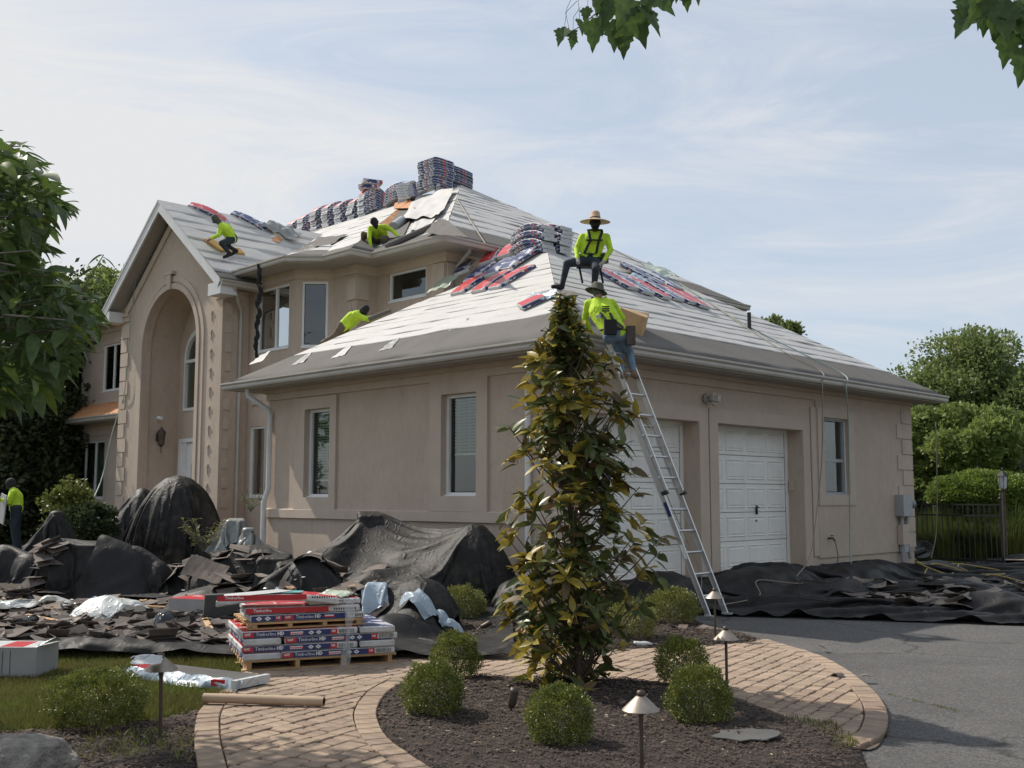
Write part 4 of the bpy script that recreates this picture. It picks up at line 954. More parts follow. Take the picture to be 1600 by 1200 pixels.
def creases(P, crease, seed):
    nx_, ny_ = P.shape[:2]; gx = np.gradient(P, axis=0); gy = np.gradient(P, axis=1); nn = np.cross(gx, gy); nn /= np.linalg.norm(nn, axis=-1, keepdims=True)+1e-9; nn *= np.sign(nn[..., 2:3]+1e-6)
    d = np.zeros((nx_, ny_)); an = seed*1.3; ca, sa = math.cos(an), math.sin(an)
    for i in range(nx_):
        for j in range(ny_):
            p = Vector(P[i, j]); w = noise.noise_vector(p*.9+Vector((seed, 0, 0)))*.5; q = p+w; q = Vector((q.x*ca-q.y*sa, (q.x*sa+q.y*ca)*.45, q.z*.35))
            a = 1-abs(noise.noise(q*2.6+Vector((0, seed, 0))))*4.2; b = 1-abs(noise.noise(q*6.1+Vector((seed, 0, 3))))*3.2
            d[i, j] = max(a, 0)**1.5*.075+max(b, 0)**1.5*.020
    return P+nn*(d*crease)[..., None]
# helper: forward depth placement -> ground x, y
def at(px, depth): 
    p = HD(px, 775, depth); return p.x, p.y
def zat(py, depth): return HD(800, py, depth).z
def simcloth(o, u, v, nx, ny, obst, z0=1.7, frames=46, seed=0, ground=.03, stiff=15, bend=.4, fric=30, corner_pull=None):
    """drop a cloth sheet on temporary supports with Blender's cloth solver and keep only the resulting surface"""
    rg = random.Random(seed); tmp = []
    def collider(me, m4):
        c = bpy.data.objects.new('t', me); COL.objects.link(c); c.matrix_world = m4; md = c.modifiers.new('c', 'COLLISION'); c.collision.thickness_outer = .015; c.collision.cloth_friction = fric; tmp.append(c)
    gp_ = MB().add([(-9, -9, 0), (9, -9, 0), (9, 9, 0), (-9, 9, 0)], [(0, 1, 2, 3)]).mesh('t', M['soil']); ctr = Vector(o)+Vector(u)/2+Vector(v)/2; collider(gp_, Matrix.Translation((ctr.x, ctr.y, ground)))
    bm = bmesh.new(); bmesh.ops.create_icosphere(bm, subdivisions=3, radius=1); sp = bpy.data.meshes.new('t'); bm.to_mesh(sp); bm.free()
    bm = bmesh.new(); bmesh.ops.create_cube(bm, size=2); bmesh.ops.bevel(bm, geom=bm.edges[:], offset=.5, segments=3, affect='EDGES'); cb = bpy.data.meshes.new('t'); bm.to_mesh(cb); bm.free()
    for (cx, cy, rx, ry, ang, h, kind) in obst:
        collider(sp if kind == 's' else cb, Matrix.Translation((cx, cy, ground)) @ rotz(ang) @ (Matrix.Rotation(.18, 4, 'X') if kind == 'b' else Matrix()) @ Matrix.Diagonal((rx, ry, h-ground, 1)))
    V = []
    for i in range(nx):
        for j in range(ny):
            s, t = i/(nx-1), j/(ny-1); p = Vector(o)+Vector(u)*s+Vector(v)*t; V.append((p.x+rg.uniform(-.004, .004), p.y+rg.uniform(-.004, .004), z0+.12*noise.noise(Vector((s*4, t*4, seed)))))
    F = [(i*ny+j, (i+1)*ny+j, (i+1)*ny+j+1, i*ny+j+1) for i in range(nx-1) for j in range(ny-1)]
    me = npmesh('t', V, F, M['soil'], smooth=True); c = bpy.data.objects.new('t', me); COL.objects.link(c)
    md = c.modifiers.new('cloth', 'CLOTH'); st = md.settings; st.quality = 4; st.mass = .25; st.tension_stiffness = stiff; st.compression_stiffness = stiff; st.shear_stiffness = 4; st.bending_stiffness = bend; st.air_damping = 1.0
    md.collision_settings.use_collision = True; md.collision_settings.distance_min = .012; md.collision_settings.use_self_collision = False; md.collision_settings.collision_quality = 2
    md.point_cache.frame_start = 1; md.point_cache.frame_end = frames+2
    for f in range(1, frames+1): SC.frame_set(f)
    dg_ = bpy.context.evaluated_depsgraph_get(); m2 = bpy.data.meshes.new_from_object(c.evaluated_get(dg_)); P = np.empty(len(m2.vertices)*3); m2.vertices.foreach_get('co', P); P = P.reshape(nx, ny, 3)
    for t in tmp+[c]: bpy.data.objects.remove(t)
    SC.frame_set(1)
    return P
def B(px, depth, rx, ry, ang, h, p=.8):
    x, y = at(px, depth); return (x, y, rx, ry, HEAD+ang, h, p)
R2 = np.array([RT.x, RT.y, 0]); F2 = np.array([FW.x, FW.y, 0])
def rotz(a): return Matrix.Rotation(a, 4, 'Z')
def B2(px, depth, rx, ry, ang, h, kind='s'):
    x, y = at(px, depth); return (x, y, rx, ry, HEAD+ang, h, kind)
def csim(px0, d0, wide, deep, nx, ny, obst, **k):
    x, y = at(px0, d0); return simcloth(np.array([x, y, 0])-R2*wide/2-F2*deep/2, R2*wide, F2*deep, nx, ny, obst, **k)
def cdrape(px0, d0, wide, deep, nx, ny, hf, **k):
    x, y = at(px0, d0); return drape((x, y, 0), R2*wide, F2*deep, nx, ny, hf, **k)
# --- debris field tarp, spread over the front lawn
low = [B(160, 16.3, 1.6, .55, .05, 1.0, .7), B(60, 18.5, 1.2, .8, 0, .4), B(400, 15.6, 1.9, .8, .1, .40, .8), B(470, 13.1, .8, .55, .4, .45, .7), B(300, 17.5, 1.6, .8, 0, .5), B(-80, 16, 1.5, .8, .2, .6),
       B(130, 10.75, 2.9, .32, .06, .17, .6), B(-150, 10.9, 2.6, .32, 0, .18, .6), B(330, 11.9, .7, .3, .2, .13), B(620, 12.1, .6, .4, .2, .30), B(560, 12.9, .8, .5, 0, .5)]
def debase(x, y): return terr(x, y)+.06+.05*np.sin(x*2.1+y)*np.sin(y*1.7)
hf1 = bumps(low, debase)
P = cdrape(-190, 10.55, 6.3, 9.2, 128, 120, hf1, steps=70, slack=1.05, seed=3, noise_amp=.08, inner=.5)
field = sheet('ground_tarp', P, M['tarp'], 'wide black tarp spread over the front lawn under the torn shingles', 'tarp')
# right hand front part of the tarp, sloping down to the paving
P = csim(605, 12.55, 2.1, 2.5, 60, 64, [B2(660, 12.9, .45, .4, .1, .62), B2(590, 13.0, .5, .35, .2, .5), B2(650, 12.3, .3, .3, 0, .36)], z0=.9, seed=8, frames=34)
sheet('draped_tarp', P, M['tarp_fine'], 'dark woven tarp flap sloping down to the path behind the shingle pallet', 'tarp')
# --- heap of tarp against the front garage wall
heap = [B(578, 16.0, .36, .7, .2, 1.42, .4), B(548, 15.9, .7, .6, .2, .95, .4), B(625, 15.6, .9, .7, 0, .98, .4), B(500, 15.6, .8, .7, 0, .9, .7), B(640, 14.9, 1.3, .8, -.15, .95, .7), B(742, 14.2, .75, 1.0, .1, 1.24, .4), B(700, 14.4, .9, .9, .1, 1.08, .5), B(650, 15.0, .9, .8, 0, 1.0, .6), B(650, 13.6, 1.2, .8, -.1, .58, .7), B(480, 14.7, .9, .8, .3, .85, .7), B(790, 13.6, .6, .6, 0, .5, .8)]
P = csim(612, 15.4, 4.7, 4.2, 122, 106, [B2(576, 16.3, .30, .35, .2, 1.36, 'b'), B2(520, 15.3, .5, .35, .3, .86), B2(460, 15.0, .4, .4, .3, .66, 'b'), B2(640, 15.2, .55, .4, -.15, .85), B2(742, 15.0, .50, .42, .1, 1.22), B2(698, 15.1, .5, .4, .1, .98), B2(650, 14.4, .5, .3, -.1, .5), B2(590, 14.7, .4, .3, .5, .6), B2(500, 13.9, .3, .3, .2, .45), B2(790, 13.8, .35, .4, 0, .5)], seed=5)
sheet('tarp_heap', P, M['tarp_fine'], 'big crumpled heap of black tarp against the garage front wall', 'tarp')
P = csim(480, 13.3, 2.3, 2.3, 66, 66, [B2(485, 13.3, .42, .33, .2, .86), B2(430, 13.7, .3, .3, 0, .6), B2(545, 13.2, .25, .3, 0, .45)], z0=1.2, seed=14, frames=38)
sheet('tarp_heap', P, M['tarp'], 'rounded hump of dark tarp behind the shingle pallet, left of the wall heap', 'tarp')
P = csim(806, 14.2, 1.3, 1.7, 40, 50, [B2(800, 14.4, .25, .4, 0, .48), B2(815, 13.8, .2, .25, 0, .25)], z0=.8, seed=15, frames=32)
sheet('tarp_heap', P, M['tarp'], 'loose dark tarp folds at the garage corner behind the bed', 'tarp')
# --- mounds near the entry
P = csim(276, 21.4, 4.4, 4.4, 92, 92, [B2(278, 21.5, .92, .85, 0, 2.02), B2(232, 21.6, .4, .5, 0, 1.25), B2(322, 21.2, .4, .4, 0, 1.1)], z0=2.2, seed=21, frames=38, ground=.25)
sheet('tarp_mound', P, M['tarp_fine'], 'tall domed mound under a black tarp in front of the entry door', 'tarp')
P = csim(215, 22.3, 2.6, 3.0, 54, 62, [B2(222, 22.5, .42, .7, .3, 1.78), B2(195, 22.2, .45, .5, 0, 1.2)], z0=1.95, seed=22, frames=34, ground=.25)
sheet('tarp_mound', P, M['tarp'], 'lower slanting tarp mound leaning left of the domed one', 'tarp')
P = csim(85, 18.95, 2.7, 2.3, 58, 50, [B2(92, 19.0, .10, .10, 0, 1.78), B2(90, 19.0, .26, .2, 0, 1.42), B2(88, 19.0, .45, .3, 0, 1.0), B2(50, 18.9, .5, .3, 0, .62), B2(115, 18.8, .3, .3, 0, .6)], z0=1.9, seed=23, frames=36, ground=.2)
sheet('tarp_peak', P, M['tarp'], 'dark tarp pulled up to a point by the left shrubs', 'tarp')
P = csim(18, 17.6, 2.6, 1.6, 54, 36, [B2(10, 17.7, .5, .25, 0, .80), B2(50, 17.5, .3, .22, 0, .66), B2(-25, 17.6, .3, .25, 0, .6)], z0=1.1, seed=33, frames=32, ground=.2)
sheet('tarp_fold', P, M['tarp'], 'low dark tarp fold at the far left in front of the standing worker', 'tarp')
P = csim(172, 16.3, 3.3, 2.2, 90, 60, [B2(100, 16.3, .36, .28, .1, .96), B2(158, 16.4, .4, .25, .0, .90, 'b'), B2(215, 16.4, .35, .25, -.1, .84), B2(252, 16.3, .22, .2, 0, .62)], z0=1.3, seed=24, frames=38, ground=.15)
sheet('tarp_fold', P, M['tarp'], 'long dark tarp fold lying across the debris left of the mound', 'tarp')
P = csim(372, 15.95, 2.7, 2.3, 74, 64, [B2(395, 16.2, .5, .3, .2, .85, 'b'), B2(340, 15.8, .4, .3, 0, .6), B2(435, 15.7, .4, .3, 0, .74, 'b'), B2(300, 16.2, .35, .3, 0, .55)], z0=1.2, seed=25, frames=38, ground=.12)
sheet('tarp_fold', P, M['tarp_fine'], 'rumpled tarp folds between the entry mound and the wall heap', 'tarp')
P = csim(395, 16.9, 1.5, 1.5, 40, 40, [B2(388, 17.0, .12, .14, .3, 1.25, 'b'), B2(410, 16.9, .2, .2, 0, .8)], z0=1.6, seed=26, frames=36, ground=.2, bend=2.0)
sheet('grey_tarp', P, M['tarp_grey'], 'silver grey crumpled tarp left of the garage corner downspout', 'tarp')
P = csim(368, 19.2, 1.5, 1.5, 38, 38, [B2(368, 19.2, .28, .22, .3, 1.2, 'b')], z0=1.6, seed=27, frames=34, ground=.25, bend=2.0)
sheet('grey_tarp', P, M['tarp_grey'], 'crumpled grey sheeting right of the domed mound', 'tarp')
# --- tarp in front of the garage doors
def rb(x, y, rx, ry, a, h, p=.7): return (x, y, rx, ry, a, h, p)
drv = [(a, b, c, d, e, f*(.72 if f > .3 else .9), g) for a, b, c, d, e, f, g in [rb(.50, 1.5, .6, 1.1, 0, .72, .6), rb(.55, 4.5, .7, 2.2, 0, .60, .5), rb(.6, 7.6, .7, 1.8, 0, .46, .5), rb(1.5, 5.0, .5, 1.5, -.3, .28), rb(2.8, 6.5, 1.2, .5, .5, .25), rb(.7, 10.5, .6, 1.5, 0, .3), rb(4.3, 4.3, .9, .4, .4, .30, .6), rb(3.4, 9.5, 1.4, .7, .3, .40), rb(4.6, 7.0, 1.2, .6, .6, .35), rb(2.0, 2.9, 1.2, .3, .4, .18), rb(1.0, 15.0, 1.2, .6, 0, .22)]]
def drvbase(x, y): return .33*np.clip((1.35-x)/1.35, 0, 1)*((y > .0) & (y < 7.3))
P = drape((.12, .35, 0), (5.3, 2.8, 0), (0, 14.5, 0), 92, 230, bumps(drv, drvbase), steps=70, slack=1.06, seed=31, noise_amp=.08, bend=.3, inner=.4, crease=.55)
sheet('driveway_tarp', P, M['tarp'], 'long black tarp rumpled across the driveway below the garage doors', 'tarp')
# lighter loose sheets on the debris
def crumple(px, dep, w, d, h, m, label, seed, sl=1.3, name='plastic_sheet', cat='plastic sheet', n=34):
    base = lambda x, y: np.vectorize(lambda a, b: drop(a, b)[0])(x, y)
    x, y = at(px, dep); xs = np.linspace(x-w*1.3, x+w*1.3, 24); ys = np.linspace(y-w*1.3, y+w*1.3, 24); GX, GY = np.meshgrid(xs, ys, indexing='ij'); HH = base(GX, GY)
    def hf(a, b):
        i = np.clip((a-xs[0])/(xs[1]-xs[0]), 0, 22.99); j = np.clip((b-ys[0])/(ys[1]-ys[0]), 0, 22.99); ii = i.astype(int); jj = j.astype(int); fi = i-ii; fj = j-jj
        g = (HH[ii, jj]*(1-fi)+HH[ii+1, jj]*fi)*(1-fj)+(HH[ii, jj+1]*(1-fi)+HH[ii+1, jj+1]*fi)*fj
        r = np.clip(1-((a-x)**2+(b-y)**2)/(w*.5)**2, 0, 1); return g+h*r**.7
    an = seed*.7; u = R2*math.cos(an)*w+F2*math.sin(an)*w; v = -R2*math.sin(an)*d+F2*math.cos(an)*d
    P = drape(np.array([x, y, 0])-u/2-v/2, u, v, n, n, hf, steps=60, slack=sl, seed=seed, noise_amp=.09, bend=.15, inner=.2)
    bv = len(BV); o = sheet(name, P, m, label, cat, sub=1); del BV[bv:]; return o
crumple(30, 14.6, 1.5, .8, .16, M['plastic_white'], 'white plastic sheet lying on the debris at the left edge', 41)
crumple(185, 13.6, .95, .6, .26, M['plastic_white'], 'crumpled cream plastic sheet in the middle of the debris field', 42)
crumple(588, 12.75, .3, .3, .12, M['plastic_blue'], 'small pale blue plastic scrap left on the tarp slope', 43)
crumple(655, 12.3, .45, .3, .12, M['plastic_blue'], 'long pale blue plastic scrap along the tarp edge', 44)
crumple(705, 12.3, .32, .28, .14, M['plastic_blue'], 'pale blue plastic scrap nearest the rounded shrub', 45)
crumple(266, 12.2, .34, .34, .22, M['bag'], 'small shiny black bag on the torn shingles', 46, 1.4, 'black_bag', 'bag')
crumple(40, 12.3, .42, .3, .10, M['bag'], 'flat black bag among shingles at the left', 47, 1.4, 'black_bag', 'bag')
# ------------------------------------------------------------------ torn shingles on the tarps
def shingle_mesh(seed):
    rg = random.Random(seed); L = rg.uniform(.22, .6); Wd = rg.uniform(.13, .30); n = 6; V = []; cu = rg.uniform(-.07, .09); tw = rg.uniform(-.05, .05)
    jag = [[rg.uniform(-.02, .02) for _ in range(n)] for _ in range(2)]
    for s_ in (0, 1):
        for i in range(n):
            x = (i/(n-1)-.5)*L
            for j in (0, 1): V.append((x+(jag[j][i] if i in (0, n-1) else 0), (j-.5)*Wd+jag[j][i], cu*(x/L*2)**2+tw*(x/L)*(j-.5)*2+s_*.006))
    F = []
    for i in range(n-1):
        a = 2*i; F += [(a, a+1, a+3, a+2), (2*n+a, 2*n+a+2, 2*n+a+3, 2*n+a+1), (a, a+2, 2*n+a+2, 2*n+a), (a+1, 2*n+a+1, 2*n+a+3, a+3)]
    F += [(0, 2*n, 2*n+1, 1), (2*n-2, 2*n-1, 4*n-1, 4*n-2)]
    return V, F
SHV = [shingle_mesh(i) for i in range(14)]
SHM = [MB().add(V, F).mesh('torn_shingle', M['shingle']) for V, F in SHV]
def scatter_shingles(regions, n, indiv, label, group, tilt=.06, smin=.7, smax=1.25):
    cand = []
    for k in range(n):
        px0, px1, d0, d1 = random.choice(regions); px = random.uniform(px0, px1); dep = random.uniform(d0, d1); x, y = at(px, dep); cand.append((dep, x, y))
    cand.sort(); rest = MB()
    for i, (dep, x, y) in enumerate(cand):
        z, nr = drop(x, y); 
        q = nr.slerp(UP, .5) if nr.z > .2 else UP
        R = q.to_track_quat('Z', 'Y').to_matrix() @ Matrix.Rotation(random.uniform(0, 6.28), 3, 'Z') @ Matrix.Rotation(random.gauss(0, tilt), 3, 'X') @ Matrix.Rotation(random.gauss(0, tilt*.6), 3, 'Y')
        s = random.uniform(smin, smax); k = random.randrange(14); p = Vector((x, y, z+random.uniform(.005, .035)))
        if i % max(1, len(cand)//indiv) == 0:
            o = bpy.data.objects.new('torn_shingle', SHM[k]); o.matrix_world = Matrix.Translation(p) @ R.to_4x4() @ Matrix.Scale(s, 4); COL.objects.link(o); tag(o, label, 'shingle', group)
        else: rest.add([p+R @ (Vector(v)*s) for v in SHV[k][0]], SHV[k][1])
    M['shingle_b'] = M.get('shingle_b') or mat('shingle_litter_mat', (.21, .172, .148), .95, .55, 2.3, .6, 160, bdist=.004, col2=(.075, .064, .058))
    tag(rest.build('shingle_litter', M['shingle_b']), kind='stuff')
scatter_shingles([(-60, 380, 10.9, 14.0), (-60, 330, 11.2, 14.9), (-60, 90, 14, 17), (250, 400, 12.4, 14.2)], 1550, 190, 'torn brown asphalt shingle lying in the debris field on the front tarp', 'torn shingles on the front tarp')
scatter_shingles([(380, 600, 12.6, 15), (270, 420, 15, 17.5)], 70, 24, 'torn asphalt shingle caught in the tarp folds near the pallet', 'torn shingles in the tarp folds', .3)
def scat_drv(n):
    for i in range(n):
        x = random.uniform(1.6, 3.9); y = random.uniform(3.2, 9); z, nr = drop(x, y)
        o = bpy.data.objects.new('torn_shingle', random.choice(SHM)); R = Matrix.Rotation(random.uniform(0, 6.28), 3, 'Z') @ Matrix.Rotation(random.gauss(0, .25), 3, 'X')
        o.matrix_world = Matrix.Translation((x, y, z+.02)) @ R.to_4x4(); COL.objects.link(o); tag(o, 'torn asphalt shingle lying on the driveway tarp', 'shingle', 'torn shingles on the driveway tarp')
scat_drv(70)
# ------------------------------------------------------------------ boxes, packs, tube
def pack(name, c, dims, rz, mats, label, cat, tilt=(0, 0), bev=.01):
    mb = MB(); L, W_, h = dims; mb.box((0, 0, h/2), dims, None, 0); mb.f.pop(1); mb.m.pop(1); mb.sm.pop(1)
    mb.add([(-L/2, -W_/2, h), (L/2, -W_/2, h), (L/2, W_/2, h), (-L/2, W_/2, h)], [(0, 1, 2, 3)], 1)
    o = mb.build(name, mats); o.location = c; o.rotation_euler = (tilt[0], tilt[1], rz); 
    b = o.modifiers.new('bevel', 'BEVEL'); b.width = bev; b.segments = 2
    return tag(o, label, cat)
x, y = at(36, 9.75)
o = pack('shingle_carton', (x, y, .03), (.60, .42, .26), HEAD-.05, [M['grey_card'], M['w_white']], 'grey carton with a red and white top at the left lawn edge', 'carton')
MB().add([(-.05, -.18, .2615), (.16, -.18, .2615), (.12, .17, .2615), (-.08, .17, .2615)], [(0, 1, 2, 3)]).build('red_print', M['p_red'], o)
fl_ = MB(); fl_.add([(.25, -.21, .262), (.30, -.21, .262), (.42, -.1, .34), (.32, .2, .27)], [(0, 1, 2, 3)]); fl_.build('flap', M['w_white'], o)
for k in range(9):
    b = MB(); xx = -.28+k*.035+(.1 if k > 4 else 0); b.box((xx, -.2115, .13), (.004, .002, .2)); b.build('print_line', M['p_black'], o) if k % 2 else None
x, y = at(320, 13.4); z, _ = drop(x, y)
pack('shingle_carton', (x, y, z-.02), (.62, .5, .27), HEAD-.35, [M['grey_card'], M['w_top_red']], 'grey carton with red and blue top in the debris behind the pallet', 'carton')
x, y = at(350, 12.7); z, _ = drop(x, y)
pack('shingle_pack', (x, y, z), (.42, .05, .36), HEAD+.5, [M['membrane_dark'], M['membrane_dark']], 'dark folded shingle pack leaning beside the grey carton', 'shingle pack', (.25, 0))
x, y = at(365, 12.5)
pack('cardboard_scrap', (x, y, drop(x, y)[0]+.02), (.5, .3, .012), HEAD+.9, [M['membrane_dark'], M['membrane_dark']], 'flat dark board tilted in front of the leaning pack', 'board', (.3, .2))
x, y = at(372, 13.3)
pack('cardboard_scrap', (x, y, drop(x, y)[0]+.02), (.28, .2, .15), HEAD+.9, [M['card'], M['card']], 'brown cardboard piece beside the leaning pack', 'cardboard', (.5, .2))
# open torn pack lying on the lawn edge, long cardboard tube on the paving
a = G(205, 1062); b = G(378, 1085)
mb = MB(); u = (b-a); L = u.length; u.normalize(); v = Vector((-u.y, u.x, 0)); 
ctr = (a+b)/2+v*.16
pk = thing('open_shingle_pack', 'opened pack of dark shingles with torn wrapper on the lawn edge', 'shingle pack', (ctr.x, ctr.y, .03), (0, .0, math.atan2(u.y, u.x)))
for k in range(4):
    q = MB().box((random.uniform(-.02, .02), random.uniform(-.015, .015), .035+k*.012), (L*.9, .33, .008)); q.build('shingle', M['membrane_dark'], pk)
w = MB(); n = 16; V = []
for i in range(n+1):
    t = i/n; xx = (t-.5)*L*1.02; V += [(xx, -.24+.03*math.sin(9*t), .0), (xx, -.22+.03*math.sin(23*t), .03+.03*math.sin(17*t+1)), (xx, -.165, .085+.01*math.sin(31*t))]
w.add(V, [(3*i+j, 3*i+3+j, 3*i+4+j, 3*i+1+j) for i in range(n) for j in (0, 1)], 0, True); w.build('torn_wrapper', M['plastic_blue'], pk)
w = MB(); w.box((L*.47, -.02, .05), (.05, .40, .07)); w.build('wrapper_end', M['w_white'], pk)
MB().box((L*.33, -.2, .05), (.12, .03, .05), Matrix.Rotation(.4, 3, 'Z')).build('wrapper_scrap', M['w_top_red'], pk); MB().box((-L*.45, -.1, .09), (.14, .12, .03), Matrix.Rotation(.5, 3, 'Y')).build('wrapper_scrap', M['w_top_red'], pk)
a = G(318, 1106)+UP*.075; b = G(506, 1112)+UP*.075
tb = MB(); d = (b-a).normalized(); s1 = d.cross(UP).normalized(); rr = .036
outer = []
tb.tube([a, a+(b-a)*.5, b], rr, 20, cap=False); tb.tube([a, b], rr-.008, 20, 1, cap=False)
ring = []
for k in range(20):
    an = 2*PI*k/20; q = s1*math.cos(an)+UP*math.sin(an); ring += [b+q*rr, b+q*(rr-.008)]
tb.add(ring, [(2*k, 2*((k+1) % 20), 2*((k+1) % 20)+1, 2*k+1) for k in range(20)])
tag(tb.build('cardboard_tube', [M['card'], M['blackcloth']]), 'long tan cardboard tube lying on the pavers', 'cardboard tube')

sc_ = MB()
for i in range(260):
    px, dep = random.choice(((random.uniform(-40, 380), random.uniform(11, 15.5)), (random.uniform(0, 250), random.uniform(12, 14.5)), (random.uniform(380, 560), random.uniform(12.6, 14.5))))
    x, y = at(px, dep); z, _ = drop(x, y); s = random.uniform(.02, .11); R = Matrix.Rotation(random.uniform(0, 6.3), 3, 'Z') @ Matrix.Rotation(random.gauss(0, .5), 3, 'X'); w_ = s*random.uniform(.15, .7)
    V = [Vector((s*a, w_*b, .03*s*8*abs(a)*random.random())) for a, b in ((-.5, -.5), (0, -.5), (.5, -.5), (.5, .5), (0, .5), (-.5, .5))]
    sc_.add([Vector((x, y, z+.05))+R @ v for v in V], [(0, 1, 4, 5), (1, 2, 3, 4)], random.choice((0, 0, 1, 2, 3)))
tag(sc_.build('scrap_litter', [M['plastic_white'], M['plastic_blue'], M['card'], M['lumber']]), kind='stuff')
for i, (px, dep, L_, a_) in enumerate([(90, 12.6, .9, .3), (230, 14.4, .7, 1.2), (330, 11.9, .6, -.4), (20, 13.2, .8, 2.2)]):
    x, y = at(px, dep); o = MB().box((0, 0, 0), (L_, .06, .02)).build('wood_strip', M['lumber']); o.location = (x, y, drop(x, y)[0]+.07); o.rotation_euler = (.05, .08, a_)
    tag(o, ['thin wood strip in the debris near the left edge', 'short wood strip beside the long tarp fold', 'wood strip just left of the shingle pallet', 'wood strip lying by the white plastic at the left edge'][i], 'wood strip')
# ------------------------------------------------------------------ printed labels
TXT = {}
def text_geo(s, bold=0.0):
    k = (s, bold)
    if k not in TXT:
        cu = bpy.data.curves.new('t', 'FONT'); cu.body = s; cu.size = 1; cu.offset = bold; cu.resolution_u = 1; cu.fill_mode = 'FRONT'
        o = bpy.data.objects.new('t', cu); COL.objects.link(o); dg_ = bpy.context.evaluated_depsgraph_get(); me = bpy.data.meshes.new_from_object(o.evaluated_get(dg_))
        V = [tuple(v.co) for v in me.vertices]; F = [tuple(p.vertices) for p in me.polygons]; TXT[k] = (V, F)
        bpy.data.objects.remove(o); bpy.data.curves.remove(cu); bpy.data.meshes.remove(me)
    return TXT[k]
def put_text(mb, s, x, z, h, y, m, bold=0., wide=1.):
    V, F = text_geo(s, bold); k = h/.72
    mb.add([(x+v[0]*k*wide, y, z+v[1]*k) for v in V], F, m); return x+max(v[0] for v in V)*k*wide
LM = ['p_blue', 'p_white', 'p_red', 'p_black', 'p_teal']
def quad(mb, x0, x1, z0, z1, y, m): mb.add([(x0, y, z0), (x1, y, z0), (x1, y, z1), (x0, y, z1)], [(0, 1, 2, 3)], m)
def long_label(L, t, y, kind):
    mb = MB(); z0, z1 = .006, t-.006; a = -L/2
    if kind == 0:
        quad(mb, a+.01, L/2-.20, z0, z1, y, 0); quad(mb, a+.01, a+.11, z0+.004, z1-.004, y-.0008, 2); put_text(mb, 'GAF', a+.022, z0+.02, t*.36, y-.0016, 1, .03)
        x = put_text(mb, 'Timberline', a+.125, z0+.014, t*.52, y-.0012, 1, 0, .95); x = put_text(mb, 'HD', x+.012, z0+.014, t*.52, y-.0012, 1, .045, .95)
        xx = x+.05; quad(mb, xx, xx+.13, z0+.014, z1-.014, y-.0008, 2); quad(mb, xx+.008, xx+.122, t*.55, t*.72, y-.0014, 1)
        for k in range(7): quad(mb, xx+.01+k*.016, xx+.02+k*.016, t*.28, t*.44, y-.0014, 1)
        for k in (0, 1):
            c = xx+.2+k*.07; mb.add([(c, y-.0008, z0+.006), (c+.028, y-.0008, t/2), (c, y-.0008, z1-.006), (c-.028, y-.0008, t/2)], [(0, 1, 2, 3)], 1); mb.add([(c, y-.0014, z0+.02), (c+.012, y-.0014, t/2), (c, y-.0014, z1-.02), (c-.012, y-.0014, t/2)], [(0, 1, 2, 3)], 0)
        quad(mb, L/2-.26, L/2-.20, z0, z1, y-.0008, 2); put_text(mb, 'HE', L/2-.252, z0+.02, t*.34, y-.0016, 1, .03)
        for k in range(12): quad(mb, L/2-.18+k*.012, L/2-.18+k*.012+random.choice((.003, .006)), t*.25, t*.8, y-.0008, 3)
    elif kind == 1:          # diamonds first, then the name
        quad(mb, a+.01, L/2-.17, z0, z1, y, 0)
        for k in (0, 1):
            c = a+.08+k*.08; mb.add([(c, y-.0008, z0+.004), (c+.03, y-.0008, t/2), (c, y-.0008, z1-.004), (c-.03, y-.0008, t/2)], [(0, 1, 2, 3)], 1); mb.add([(c, y-.0014, z0+.02), (c+.012, y-.0014, t/2), (c, y-.0014, z1-.02), (c-.012, y-.0014, t/2)], [(0, 1, 2, 3)], 0)
        quad(mb, a+.23, a+.29, z0+.004, z1-.004, y-.0008, 2); put_text(mb, 'HE', a+.238, z0+.02, t*.34, y-.0016, 1, .03)
        quad(mb, a+.31, a+.40, z0+.004, z1-.004, y-.0008, 2); put_text(mb, 'GAF', a+.318, z0+.02, t*.34, y-.0016, 1, .03)
        x = put_text(mb, 'Timberline', a+.42, z0+.014, t*.5, y-.0012, 1, 0, .9); x = put_text(mb, 'HD', x+.01, z0+.014, t*.5, y-.0012, 1, .045, .9)
        quad(mb, x+.03, x+.13, z0+.014, z1-.014, y-.0008, 2); quad(mb, x+.038, x+.122, t*.5, t*.7, y-.0014, 1)
        put_text(mb, '10', L/2-.15, z0+.02, t*.5, y-.0008, 3)
        for k in range(4): quad(mb, L/2-.09+k*.02, L/2-.08+k*.02, t*.3, t*.7, y-.0008, 3)
    elif kind == 2:          # red wrapper, white script band
        quad(mb, a+.01, L/2-.30, z0, z1, y, 2); put_text(mb, 'Timberline', a+.08, z0+.016, t*.45, y-.0012, 1, 0.02); 
        for k in range(10): quad(mb, L/2-.25+k*.022, L/2-.238+k*.022, t*.3, t*.6, y-.0008, 3)
    elif kind == 3:          # grey-white, black print
        put_text(mb, 'ARCHITECTURAL SHINGLES', a+.10, z0+.02, t*.30, y-.0008, 3, 0.01, .8)
    return mb
